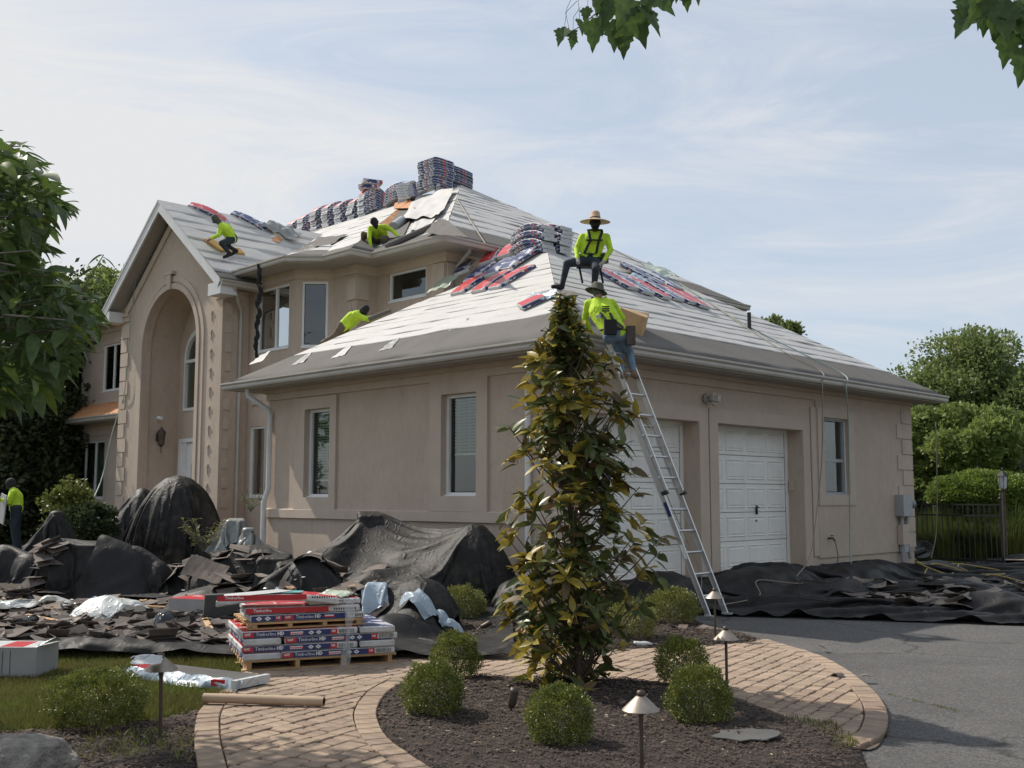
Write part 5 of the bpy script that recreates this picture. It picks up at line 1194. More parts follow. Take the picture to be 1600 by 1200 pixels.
def bundle_mesh(L, Wd, t, bend=0, kink=0, n=10, tw=0):
    mb = MB(); V = []
    for i in range(n+1):
        x = (i/n-.5)*L; z = -bend*(x/L*2)**2-kink*abs(x/L*2)
        for y, dz in ((-Wd/2, 0), (Wd/2, 0), (Wd/2, t), (-Wd/2, t)): V.append((x, y, z+dz+(tw*y*x)))
    mb.v = V
    for i in range(n):
        a = 4*i; b = a+4
        for q, m_ in ((0, 0), (1, 1), (2, 2), (3, 1)):
            mb.f.append([a+q, b+q, b+(q+1) % 4, a+(q+1) % 4][::-1]); mb.m.append(m_); mb.sm.append(False)
    mb.f += [[3, 2, 1, 0][::-1], [4*n, 4*n+1, 4*n+2, 4*n+3][::-1]]; mb.m += [0, 0]; mb.sm += [False, False]
    return mb
BMESH = {}
def bmesh_get(L, Wd, t, bend, kink, top, var=0):
    k = (L, Wd, t, bend, kink, top, var)
    if k not in BMESH:
        b = bundle_mesh(L, Wd, t, bend, kink, tw=[0, .05, -.06][var]); me = b.mesh('shingle_bundle', [M['w_white'], M['w_side'], M[top]])
        bm = bmesh.new(); bm.from_mesh(me); bmesh.ops.recalc_face_normals(bm, faces=bm.faces)
        ed = [e for e in bm.edges if e.calc_face_angle(0) > 1.2]; bmesh.ops.bevel(bm, geom=ed, offset=.012, segments=1, affect='EDGES'); bm.to_mesh(me); bm.free(); BMESH[k] = me
    return BMESH[k]
def bundle(M4, label, group, L=1.0, Wd=.33, t=.078, bend=0, kink=0, top='w_top_blue', var=None):
    o = bpy.data.objects.new('shingle_bundle', bmesh_get(L, Wd, t, bend, kink, top, random.randrange(3) if var is None else var)); o.matrix_world = M4; COL.objects.link(o)
    return tag(o, label, 'shingle bundle', group)
ORD = ['lowest', 'second', 'third', 'fourth', 'fifth', 'sixth', 'seventh', 'eighth', 'ninth', 'tenth', 'eleventh', 'twelfth', 'thirteenth', 'fourteenth']
def stack(x, y, z, n, ang, where, bend, kink=0, group=None, topred=2, jit=.035, t=.076):
    for k in range(n):
        m4 = Matrix.Translation((x+random.uniform(-jit, jit), y+random.uniform(-jit, jit), z+k*t*1.02)) @ rotz(ang+random.uniform(-.05, .05)) @ Matrix.Rotation(random.uniform(-.015, .015), 4, 'X')
        pos = 'topmost' if k == n-1 else (ORD[k]+' from the bottom' if k else 'lowest')
        bundle(m4, f'{pos} wrapped shingle bundle in the {where}', group, bend=bend, kink=kink, top='w_top_red' if k >= n-topred else 'w_top_blue')
gr = 'shingle bundles stacked along the upper ridge'
rdg = [(-18.55, 6, 'leftmost stack on the upper ridge'), (-17.95, 7, 'second ridge stack from the left'), (-17.2, 8, 'third ridge stack from the left'), (-16.6, 8, 'fourth ridge stack from the left'), (-15.95, 7, 'fifth ridge stack from the left'), (-15.3, 7, 'sixth ridge stack from the left'), (-14.75, 9, 'seventh ridge stack from the left')]
for x, n, w in rdg: stack(x, 8.0, 10.17, n, PI/2, w, .20, .10, gr, 1)
for k in range(2): bundle(Matrix.Translation((-14.75+.12*k, 7.8, 10.17+.58+k*.13)) @ rotz(.7+.5*k), ['short white bundle crosswise on the seventh ridge stack', 'uppermost short bundle on the seventh ridge stack'][k], gr, L=.6, t=.13, top='w_white')
stack(-13.35, 7.9, 10.2, 6, .25, 'arched stack on the upper ridge', .17, 0, gr, 1)
stack(-12.85, 7.9, 10.05, 4, PI/2+.3, 'low stack left of the peak stack', .16, .06, gr, 0)
stack(-12.5, 7.5, 10.0, 6, PI/2+.5, 'middle stack beside the tall peak stack', .14, .06, gr, 0)
stack(-11.5, 7.65, 10.10, 11, .70, 'tall stack on the main roof peak', .04, .13, gr, 3, .05)
stack(-11.2, 8.05, 10.02, 9, .95, 'rear stack on the main roof peak', .06, .13, gr, 1, .05)
gp = 'shingle bundles stacked on the garage peak'
stack(-4.1, 3.72, 6.42, 7, -.12, 'garage peak stack nearest the hatted worker', .12, 0, gp, 1, .04)
stack(-4.0, 4.08, 6.45, 7, -.05, 'rear stack on the garage peak', .12, 0, gp, 1, .03)
# bundles laid out on the slopes, long side up the slope
def slope_bundle(px, py, plane, label, top, spin=0, lift=.0, bend=0, L=1.0):
    if plane == 'F': n = Vector((0, -.61, 1)); d = 4.1155; upv = Vector((0, 1, .61))
    elif plane == 'R': n = Vector((.61, 0, 1)); d = 4.1155; upv = Vector((-1, 0, .61))
    elif plane == 'G': n = Vector((.8136, 0, 1)); d = 8.95+.8136*cxg; upv = Vector((-1, 0, .8136))
    p = hit(px, py, n, d); n.normalize(); X = upv.normalized(); Y = n.cross(X); R = Matrix((X, Y, n)).transposed().to_4x4()
    return bundle(Matrix.Translation(p+n*(.035+lift)) @ R @ rotz(spin), label, 'shingle bundles laid out on the roof slopes', top=top, bend=bend, L=L)
for i, (px, py, top, sp, l, nm) in enumerate([(738, 447, 'w_top_red', .1, 0, 'red bundle lowest on the garage front slope'), (772, 443, 'w_top_red', .05, 0, 'red bundle second from the left on the garage front slope'), (802, 437, 'w_top_red', -.1, 0, 'red topped bundle nearest the garage hip edge'),
        (752, 430, 'w_top_blue', .3, .02, 'blue bundle lying above the lowest red bundle'), (786, 422, 'w_top_blue', .25, .06, 'blue bundle in the middle of the front slope fan'), (815, 412, 'w_top_blue', .0, .06, 'blue bundle high on the front slope fan'),
        (770, 408, 'w_top_red', .5, .09, 'red bundle bent over the left hip of the garage'), (800, 398, 'w_top_red', .45, .12, 'red bundle leaning against the garage peak stack'), (728, 422, 'w_top_blue', .6, .03, 'dark blue bundle at the left hip of the garage'), (838, 396, 'w_top_blue', .1, .1, 'blue bundle touching the garage peak stack')]):
    slope_bundle(px, py, 'F', nm, top, sp, l*.55, .03)
for i, (px, py, top, sp, l, nm) in enumerate([(958, 440, 'w_top_red', .1, 0, 'red topped bundle beside the hatted worker'), (985, 448, 'w_top_blue', -.05, 0, 'blue bundle second from the hatted worker on the right slope'), (1010, 455, 'w_top_red', .12, 0, 'red bundle third from the hatted worker'),
        (1032, 458, 'w_top_blue', 0, 0, 'blue bundle in the middle of the right slope row'), (1052, 463, 'w_top_red', .08, 0, 'red bundle fifth in the right slope row'), (1074, 470, 'w_top_red', -.08, 0, 'red bundle farthest down the right slope row'), (1000, 436, 'w_top_blue', .3, .03, 'short blue bundle above the right slope row'), (1035, 446, 'w_top_blue', -.2, .04, 'upper blue bundle near the grey plastic')]):
    slope_bundle(px, py, 'R', nm, top, sp, l)
slope_bundle(324, 333, 'G', 'red and white bundle on the entry gable ridge', 'w_top_red', .9, 0, .08)
slope_bundle(389, 347, 'G', 'dark wrapped bundle on the gable roof right of the worker', 'w_top_blue', .8, 0, .06)
slope_bundle(833, 478, 'F', 'torn red wrapper bundle low on the garage hip', 'w_top_red', -.6, L=.42)
slope_bundle(1004, 432, 'R', 'bundle half hidden behind the upper right slope row', 'w_white', .6, .03)
# ------------------------------------------------------------------ pallet of shingle bundles on the paving
O = G(379, 1055); e = G(627, 1040); PU = (e-O).normalized(); PA = math.atan2(PU.y, PU.x); T4 = Matrix.Translation(O) @ rotz(PA)
LB = 1.08; WB = .34; TB = .066
def pallet(name, label, L, D, z, h, off=(0, 0), rot=0):
    m = T4 @ Matrix.Translation((off[0], off[1], z)) @ rotz(rot)
    p = thing(name, label, 'pallet', m.to_translation(), (0, 0, PA+rot)); 
    for k in range(7): MB().box((L/2, .05+k*(D-.1)/6, h-.009), (L, .09, .018)).build('deck_board', M['lumber'], p)
    for k in range(4): MB().box((.06+k*(L-.12)/3, D/2, h/2-.009), (.04, D*.98, h-.022)).build('stringer', M['lumber'], p)
    for k in range(3): MB().box((L/2, .06+k*(D-.12)/2, .004), (L, .09, .014)).build('bottom_board', M['lumber'], p)
    return p
pallet('wooden_pallet', 'lower wooden pallet standing on the pavers under the bundles', 1.44, 1.04, .03, .095)
def pb(u, v, z, rot, label, L=LB, W_=WB, t=TB, top='w_top_blue', kind=None, side=-1, bend=0):
    m = T4 @ Matrix.Translation((u, v, z)) @ rotz(rot)
    o = bpy.data.objects.new('shingle_bundle', bmesh_get(L, W_, t-.004, bend, 0, top, 0)); 
    if kind is not None:
        me = o.data.copy(); me.materials[1] = M['w_white']; o.data = me
    COL.objects.link(o); o.matrix_world = m; tag(o, label, 'shingle bundle', 'shingle bundles on the pallets')
    if kind is not None:
        q = long_label(L, t-.004, -W_/2-.0015, kind).build('printed_label', [M[k] for k in LM], o)
    return o
zz = .125
for r in range(4):
    nm = ['bottom', 'second', 'third', 'top'][r]; z = zz+r*TB; j = random.uniform(-.022, .022)
    if r % 2 == 0:        # white end at the left, long bundles at the right
        pb(.17, .52, z, PI/2, f'bundle turned end on, left end of the {nm} row of the lower pallet', top='w_top_red')
        for k in range(3): pb(.35+LB/2+j, .17+k*.35+random.uniform(-.008, .008), z, random.uniform(-.012, .012), f'long {["front", "middle", "back"][k]} bundle of the {nm} row, shifted right, lower pallet', kind=0 if k == 0 else None)
    else:
        pb(1.42-.17, .52, z, PI/2, f'bundle turned end on, right end of the {nm} row of the lower pallet', top='w_top_blue')
        for k in range(3): pb(LB/2+j, .17+k*.35+random.uniform(-.008, .008), z, random.uniform(-.012, .012), f'long {["front", "middle", "back"][k]} bundle of the {nm} row, shifted left, lower pallet', kind=0 if k == 0 else None, top='w_top_red')
z2 = zz+4*TB+.005
pallet('wooden_pallet', 'upper wooden pallet resting on the lower stack of bundles', 1.10, .9, z2, .062, (.05, .05), .03)
z3 = z2+.065
pb(.60, .24, z3, .02, 'blue bundle at the front of the upper pallet', kind=1)
pb(.60, .60, z3, .0, 'blue bundle at the back of the upper pallet')
pb(.56, .26, z3+TB, -.03, 'red wrapped bundle lying on the upper pallet', kind=2, top='w_top_red')
pb(.86, .28, z3+TB*2, .0, 'short white ended bundle at the right of the upper pallet', L=.5, kind=3, top='w_top_red', t=.06)
pb(.60, .64, z3+TB, .0, 'red topped bundle at the back of the upper pallet', top='w_top_red')
o = pb(.34, .22, z3+TB*2+.06, -.16, 'bent red and grey bundle laid across the very top of the pile', L=1.12, W_=.36, kind=2, top='w_top_red', bend=.05)
q = MB(); q.add([(.02, -.16, .0735), (.2, -.16, .071), (.24, .05, .0705), (.05, .05, .0735)], [(0, 1, 2, 3)]); q.build('teal_label', M['p_teal'], o)
q = MB(); q.add([(-.5, -.175, .035), (-.0, -.175, .077), (.14, -.03, .0775), (-.0, .17, .077), (-.5, .17, .04)], [(0, 1, 2, 3, 4)]); q.build('white_panel', M['w_white'], o)
x, y, z = (T4 @ Vector((.95, .30, z3+TB*3-.02)))
c = crumple(560, 9.4, .3, .25, .05, M['plastic_green'], 'crumpled clear wrap on top of the pallet pile', 51, 1.4, 'wrap_scrap', 'wrap', 20); c.location.z += z; c.location += Vector((x, y, 0))-Vector((*at(560, 9.4), 0))
# plastic film strip hanging down the front of the pile
n = 14; V = []
for i in range(n+1):
    t = i/n; zz_ = .62*(1-t)+.02; yy_ = -.03-.02*math.sin(5*t)-.05*t
    for j in range(4): V.append(T4 @ Vector((.98-.05*t+(j-1.5)*(.022+.01*math.sin(9*t)), yy_+.01*((j*7+i) % 3), zz_)))
film = MB().add(V, [(4*i+j, 4*i+j+1, 4*i+j+5, 4*i+j+4) for i in range(n) for j in range(3)], 0, True).build('wrap_film', None or mat('clear_film', (.6, .62, .62), .25, .1, 5, wrinkle=.5)); tag(film, 'strip of clear stretch film hanging down the front of the pallet', 'plastic film')
tf = film.active_material.node_tree; tp = N(tf, 'ShaderNodeBsdfTransparent'); ms = N(tf, 'ShaderNodeMixShader'); ms.inputs[0].default_value = .62
LK(tf, tf.nodes['Principled BSDF'].outputs[0], ms.inputs[1]); LK(tf, tp.outputs[0], ms.inputs[2]); LK(tf, ms.outputs[0], tf.nodes['Material Output'].inputs[0])
# ------------------------------------------------------------------ roof clutter
def on(px, py, plane, lift=.02):
    n, d = {'F': ((0, -.61, 1), 4.1155), 'R': ((.61, 0, 1), 4.1155), 'M': ((0, -.61, 1), 6.8-.61*2.6), 'N': ((0, -.555, 1), 6.8-.555*2.03), 'E': ((.61, 0, 1), 6.8-.61*5.5), 'G': ((.8136, 0, 1), 8.95+.8136*cxg)}[plane]
    return hit(px, py, n, d)+Vector(n).normalized()*lift
def roof_sheet(name, pts, plane, m, label, cat, amp=.05, lift=.05, nu=14, seed=0):
    c = [on(px, py, plane, 0) for px, py in pts]; a, b, d, e_ = c; nr = (b-a).cross(e_-a).normalized(); nr = nr if nr.z > 0 else -nr
    V = []
    for i in range(nu+1):
        for j in range(nu+1):
            u, v = i/nu, j/nu; p = a.lerp(b, u).lerp(e_.lerp(d, u), v); V.append(p+nr*(lift+amp*abs(noise.noise(Vector((u*2.5+seed, v*2.5, seed))))*.9+amp*.12*noise.noise(Vector((u*7, v*6, seed)))))
    o = npmesh(name, V, [(i*(nu+1)+j, (i+1)*(nu+1)+j, (i+1)*(nu+1)+j+1, i*(nu+1)+j+1) for i in range(nu) for j in range(nu)], M[m], smooth=True); return tag(obj(name, o), label, cat)
def roll(name, a, b, r, m, label, cat): 
    return tag(MB().tube([a, a.lerp(b, .5), b], r, 14).build(name, M[m]), label, cat)
roof_sheet('plastic_sheet', [(668, 462), (690, 440), (722, 434), (705, 452)], 'F', 'plastic_green', 'pale green plastic on the left hip of the garage roof', 'plastic sheet', .10, .05, seed=1)
roof_sheet('plastic_sheet', [(1000, 425), (1040, 440), (1058, 432), (1010, 414)], 'R', 'plastic_green', 'grey green plastic hanging over the garage ridge', 'plastic sheet', .12, .05, seed=2)
roof_sheet('plastic_scrap', [(975, 440), (995, 452), (1012, 442), (990, 430)], 'R', 'plastic_blue', 'crumpled clear wrap among the right slope bundles', 'plastic', .08, .09, seed=3)
roof_sheet('torn_wrapper', [(815, 478), (868, 470), (872, 458), (835, 462)], 'F', 'plastic_blue', 'torn blue wrapper sheet at the garage hip near the seated worker', 'wrapper', .08, .04, seed=4)
roof_sheet('felt_strip', [(845, 520), (862, 522), (905, 462), (880, 455)], 'F', 'membrane', 'grey felt strip folded over the garage hip', 'felt strip', .04, .03, seed=5)
roof_sheet('loose_underlayment', [(628, 352), (690, 345), (712, 303), (655, 312)], 'M', 'underlay', 'loose pale underlayment folded near the main roof hip', 'underlayment sheet', .14, .10, seed=6)
roof_sheet('loose_underlayment', [(640, 366), (668, 360), (690, 338), (655, 340)], 'M', 'underlay', 'crumpled underlayment lap beside the crouching worker', 'underlayment sheet', .12, .05, seed=16)
roof_sheet('valley_membrane', [(600, 378), (632, 372), (652, 330), (622, 330)], 'M', 'membrane', 'grey membrane lining the roof valley', 'membrane', .02, .05, seed=7)
roof_sheet('bare_sheathing', [(618, 332), (652, 332), (640, 309), (622, 309)], 'M', 'plywood', 'bare orange sheathing at the top of the valley', 'sheathing', .02, .12, seed=8)
roof_sheet('felt_flap', [(455, 400), (520, 385), (545, 370), (500, 374)], 'N', 'membrane', 'grey felt flap lying at the edge of the bay roof', 'felt flap', .06, .05, seed=9)
roof_sheet('loose_underlayment', [(405, 358), (455, 382), (470, 372), (425, 350)], 'G', 'tarp_grey', 'grey flap of underlayment folded back on the gable roof', 'underlayment sheet', .2, .08, seed=10)
roof_sheet('bare_sheathing', [(424, 378), (436, 382), (440, 374), (428, 372)], 'G', 'plywood', 'small bare orange patch on the gable roof', 'sheathing', .01, .05, seed=11)
roof_sheet('felt_flap', [(345, 416), (372, 436), (380, 422), (360, 408)], 'G', 'membrane_dark', 'dark felt patch at the lower corner of the gable roof', 'felt flap', .03, .04, seed=12)
roof_sheet('torn_wrapper', [(456, 380), (480, 376), (490, 366), (470, 366)], 'N', 'w_top_red', 'red torn wrapper beside the gable valley', 'wrapper', .06, .05, seed=13)
roof_sheet('shingle_strip', [(472, 392), (478, 396), (504, 384), (498, 380)], 'N', 'w_side', 'narrow printed strip on the bay roof', 'strip', .01, .05, seed=14)
for i, (px, py) in enumerate([(390, 572), (455, 574), (518, 563), (592, 552), (700, 520)]):
    roof_sheet('paper_scrap', [(px, py), (px+22, py-6), (px+34, py-22), (px+18, py-14)], 'F', 'tarp_grey' if i % 2 else 'underlay', ['thin scrap at the far left of the garage eave', 'long pale scrap low on the garage front slope', 'small dark lifted scrap above the garage gutter', 'crumpled pale scrap in the middle of the garage eave', 'pale scrap on the membrane right of the middle'][i], 'scrap', .03, .03, 5, seed=20+i)
roll('membrane_roll', on(618, 362, 'M', .12), on(632, 352, 'M', .12), .12, 'grey_box', 'grey roll of membrane beside the crouching worker', 'roll')
roll('felt_roll', on(605, 392, 'M', .08), on(680, 358, 'M', .08), .07, 'membrane', 'long thin felt roll along the main eave', 'roll')
roll('felt_roll', on(578, 502, 'F', .05), on(612, 489, 'F', .05), .045, 'membrane', 'grey felt roll along the left hip beside the lying worker', 'roll')
roof_sheet('lifted_felt', [(665, 374), (735, 380), (700, 352), (690, 350)], 'M', 'membrane', 'lifted grey felt corner over the main eave', 'felt', .10, .12, seed=15)
def board(pts, name, m, label, cat, t=.03):
    a, b, c, d = pts; nr = (b-a).cross(d-a).normalized(); nr = nr if nr.z > 0 else -nr
    return tag(MB().add([a, b, c, d, a+nr*t, b+nr*t, c+nr*t, d+nr*t], [(3, 2, 1, 0), (4, 5, 6, 7), (0, 1, 5, 4), (1, 2, 6, 5), (2, 3, 7, 6), (3, 0, 4, 7)]).build(name, M[m], recalc=True), label, cat)
# wedge shaped foam seat on the driveway slope beside the climber
a, b, c, d = on(962, 512, 'R', 0), on(1003, 528, 'R', 0), on(1008, 517, 'R', .0), on(958, 487, 'R', 0)
mb = MB(); up_ = Vector((.1, 0, .3)); mb.add([a, b, c, d, a+up_, b+up_, c+up_*.9, d+up_*.1], [(3, 2, 1, 0), (4, 5, 6, 7), (0, 1, 5, 4), (1, 2, 6, 5), (2, 3, 7, 6), (3, 0, 4, 7)])
tag(mb.build('roof_wedge', [M['lumber']], recalc=True), 'wedge shaped tan roof seat beside the climbing worker', 'roof seat')
x, y, z = on(816, 385, 'F', .1)
tag(MB().box((x, y, z+.05), (.14, .1, .12), Matrix.Rotation(.5, 3, 'Y')).box((x+.05, y, z+.12), (.08, .08, .08)).build('roof_anchor', M['foam']), 'small tan foam piece beside the garage peak stack', 'foam block')
# hanging membrane strip from the upper gutter in front of the bay window
n = 30; V = []
for i in range(n+1):
    t = i/n; zt = HY(405, 412, 1.35); zb_ = HY(405, 560, 1.35); c_ = HY(404+3*math.sin(5*t), 412+148*t, 1.33); w_ = (.03+.20*min(1, t*3.2)*(1-t)**.6)*(1+.10*math.sin(19*t))
    for j in range(4): V.append(c_+Vector(((j/3-.75)*w_, .05*math.sin(j*2+i*.9)+.006*math.sin(i*.7), 0)))
tag(MB().add(V, [(4*i+j, 4*i+j+1, 4*i+j+5, 4*i+j+4) for i in range(n) for j in range(3)], 0, True).build('hanging_membrane', M['tarp']), 'black membrane strip hanging from the upper gutter by the bay window', 'membrane strip')
# ropes and hoses
def cord(name, pts, r, m, label, cat, n=5):
    P_ = []; pts = [Vector(p) for p in pts]
    for i in range(len(pts)-1):
        p0, p1, p2, p3 = pts[max(i-1, 0)], pts[i], pts[i+1], pts[min(i+2, len(pts)-1)]
        for k in range(n):
            t = k/n; P_.append(.5*((2*p1)+(p2-p0)*t+(2*p0-5*p1+4*p2-p3)*t*t+(3*p1-p0-3*p2+p3)*t**3))
    P_.append(pts[-1]); return tag(MB().tube(P_, r, 6).build(name, M[m]), label, cat)
cord('air_hose', [on(1052, 440, 'R', .05), on(1110, 478, 'R', .05), on(1172, 520, 'R', .05), on(1235, 560, 'R', .05), on(1282, 585, 'R', .05), HX(1285, 600, .72), HX(1285, 640, .70), HX(1284, 720, .45), HX(1276, 800, .4), HX(1266, 868, .8), G(1245, 900, .35)], .009, 'hose', 'tan air hose running down the right slope and off the gutter', 'hose')
cord('air_hose', [on(955, 392, 'R', .05), on(1060, 447, 'R', .05), on(1165, 512, 'R', .05), on(1260, 560, 'R', .05), on(1318, 590, 'R', .05), HX(1322, 606, .72), HX(1325, 650, .6), HX(1327, 740, .45), HX(1328, 850, .42), HX(1330, 880, .6)], .012, 'hose_green', 'grey green air hose hanging over the driveway gutter right of the window', 'hose')
cord('safety_rope', [on(712, 312, 'E', .05), on(728, 340, 'E', .06), on(757, 384, 'E', .05)], .014, 'hose', 'beige rope lying over the main hip and eave', 'rope')
cord('air_hose', [HY(186, 640, 1.55), HY(182, 655, 1.5), HY(172, 690, 1.3), HY(160, 745, 1.0), HY(140, 790, .2), HY(110, 832, -.8)], .018, 'hose_green', 'pale hose hanging from the skirt roof at the left', 'hose')
cord('air_hose', [HY(240, 345, .9), HY(215, 420, 1.25), HY(205, 500, 1.28), HY(195, 610, 1.28), HY(186, 640, 1.4)], .010, 'hose_green', 'thin hose hanging down the left of the entry gable', 'hose')
cord('yellow_cord', [Vector((*a_, drop(*a_)[0]+.03)) for a_ in [(1.1, 9.2), (.9, 10.2), (1.4, 10.8), (.7, 11.6), (1.5, 12.0), (1.8, 10.5), (2.5, 9.2), (3.4, 8.5)]], .018, 'hose_yellow', 'yellow cord coiled on the driveway tarp below the meter box', 'cord')
cord('yellow_cord', [Vector((*a_, drop(*a_)[0]+.03)) for a_ in [(.9, 11.4), (1.3, 9.9), (.8, 9.6), (1.2, 10.6), (1.9, 11.2), (1.0, 12.2)]], .018, 'hose_yellow', 'second loop of yellow cord beside the first coil', 'cord')
cord('thin_cord', [HX(1462, 660, 1.5), HX(1464, 760, 1.4), HX(1463, 830, 1.3), HX(1455, 872, 1.2)], .010, 'hose', 'thin pale cord hanging in front of the iron fence', 'cord')
cord('air_hose', [Vector((*a_, drop(*a_)[0]+.03)) for a_ in [(1.0, 6.4), (1.3, 5.3), (1.25, 4.2), (1.0, 3.4), (1.4, 2.8), (1.3, 2.0)]], .009, 'hose', 'tan hose lying along the driveway tarp', 'hose')
cord('rope', [Vector((*at(a_, b_), drop(*at(a_, b_))[0]+.04)) for a_, b_ in [(0, 16.8), (40, 16.4), (76, 16.6)]], .03, 'rope', 'orange rope at the far left behind the tarp', 'rope')
for i, (x_, y_, n_) in enumerate([(4.3, 5.0, 0), (2.4, 2.6, 1)]):
    z_ = drop(x_, y_)[0]; mb = MB(); 
    if n_ == 0: mb.box((0, 0, .05), (.5, .4, .02)); mb.tube([(0, 0, .05), (0, 0, .12)], .12, 16); mb.tube([(0, 0, .11), (0, 0, .125)], .09, 16, 1)
    else:
        for a_ in (-.2, .2): mb.tube([(a_, 0, 0), (a_, .05, .25), (a_+.12, .3, .28)], .01, 6)
        mb.tube([(-.2, .05, .25), (.2, .05, .25)], .01, 6); mb.tube([(-.2, 0, 0), (.2, 0, 0)], .01, 6)
    o = mb.build('roof_vent' if n_ == 0 else 'wire_frame', [M['grey_box'] if n_ == 0 else M['iron'], M['blackcloth']]); o.location = (x_, y_, z_+.02); o.rotation_euler = (.1, .1, .5); tag(o, ['old grey roof vent lying on the driveway tarp', 'bent wire frame lying on the tarp near the ladder'][n_], ['roof vent', 'wire frame'][n_])
# ------------------------------------------------------------------ extension ladder
lad = thing('extension_ladder', 'aluminium extension ladder leaning on the garage gutter', 'ladder', (1.83, 1.05, 0))
f1, f2 = Vector((1.86, .80, .03)), Vector((1.84, 1.24, .03)); t1, t2 = Vector((.66, -.08, 4.1)), Vector((.64, .36, 4.1))
ax = (t1-f1).normalized(); side = (f2-f1).normalized(); out = side.cross(ax).normalized(); out = out if out.x > 0 else -out
Rl = Matrix((out, side, ax)).transposed()
LL = (t1-f1).length
def rail(a, l0, l1, off, name='rail'):
    m = MB(); c = a+ax*(l0+l1)/2+out*off; m.box(c, (.07, .006, l1-l0), Rl); m.box(c+out*.034, (.006, .026, l1-l0), Rl); m.box(c-out*.034, (.006, .026, l1-l0), Rl); m.build(name, M['alu'], lad, True)
rail(f1, 0, 2.9, 0); rail(f2, 0, 2.9, 0); sfly = 1.72
i1_ = side*.028
rail(f1+i1_, sfly, LL, .055, 'fly_rail'); rail(f2-i1_, sfly, LL, .055, 'fly_rail')
for k in range(9): 
    a = f1+ax*(.28+k*.305); MB().tube([a, a+(f2-f1)], .017, 8).build('rung', M['alu'], lad, True)
for k in range(8):
    a = f1+ax*(sfly+.22+k*.305)+out*.055; MB().tube([a, a+(f2-f1)], .017, 8).build('rung', M['alu'], lad, True)
for f in (f1, f2):
    MB().box(f+Vector((.02, 0, .01)), (.14, .07, .02)).box(f+ax*.06, (.05, .03, .14), Rl).build('ladder_foot', M['alu'], lad, True)
    MB().box(f+ax*sfly+out*.055, (.09, .05, .05), Rl).build('rail_end_cap', M['iron'], lad, True)
for k, l in enumerate((.9, 1.5)): MB().box(f1+ax*l-side*.006, (.05, .004, .2), Rl).build('warning_label', M[['p_white', 'p_blue'][k]], lad, True)
cord('ladder_rope', [f1+ax*2.6+side*.2-out*.05, f1+ax*1.6+side*.25-out*.08, f1+ax*.7+side*.3-out*.05, f1+ax*.4+side*.1], .006, 'hose', 'thin rope hanging along the extension ladder', 'rope')
# ------------------------------------------------------------------ garden path lights and small bed items
def path_light(px, py, top_py, label, sc=1.0, tilt=0):
    p = G(px, py); hgt = HD(px, top_py, (p-CAMP).dot(FW)).z
    t = thing('path_light', label, 'path light', (p.x, p.y, .02), (tilt, tilt*.5, 0), 'bronze garden path lights'); h = hgt-.02
    MB().tube([(0, 0, 0), (0, 0, h*.85)], .0125, 10).lathe((0, 0, h*.72), [(.013, 0), (.02, h*.08), (.028, h*.16)], 12).build('stem', M['bronze'], t)
    MB().lathe((0, 0, h-.115), [(.105, 0), (.10, .006), (.03, .072), (.018, .078), (.0, .078)], 24).lathe((0, 0, h-.115), [(.104, -.002), (.03, .06), (.0, .06)], 24).build('shade', M['bronze_light'], t)
    MB().lathe((0, 0, h-.04), [(.0, 0), (.02, 0), (.024, .012), (.02, .028), (0, .034)], 12).build('finial', M['bronze'], t)
path_light(1118, 1005, 918, 'path light in the back bed in front of the ladder'); path_light(1136, 1082, 977, 'path light between the paving and the pair of boxwoods')
path_light(1003, 1238, 1076, 'path light nearest the camera in the island bed'); path_light(250, 1168, 1017, 'path light left of the path with plastic on its shade', tilt=.03)
x, y = G(225, 1168).to_2d(); c = crumple(232, 7.3, .26, .16, .03, M['w_white'], 'thin clear plastic film caught on the left path light', 61, 1.5, 'plastic_film', 'plastic film', 20)
pz = HD(232, 1028, 6.85); c.location = Vector((pz.x, pz.y, pz.z))-Vector((*at(232, 7.3), .03))
p = G(797, 1128); t = thing('spot_light', 'small bronze spot light in the mulch between the boxwoods', 'spot light', (p.x, p.y, .05), (-.1, .15, .3))
MB().tube([(0, 0, 0), (0, 0, .05)], .01, 8).build('stem', M['bronze'], t); MB().lathe((0, 0, .045), [(.0, 0), (.02, .005), (.03, .03), (.033, .12), (.028, .15), (0, .14)], 14).build('lamp_housing', M['bronze'], t)
p = G(745, 992); t = thing('spot_light', 'small bronze spot light lying in the back bed', 'spot light', (p.x, p.y, .06), (0, 1.1, HEAD))
MB().tube([(0, 0, 0), (0, 0, .05)], .01, 8).build('stem', M['bronze'], t); MB().lathe((0, 0, .045), [(.0, 0), (.02, .005), (.03, .03), (.033, .12), (.028, .15), (0, .14)], 14).build('lamp_housing', M['bronze'], t)
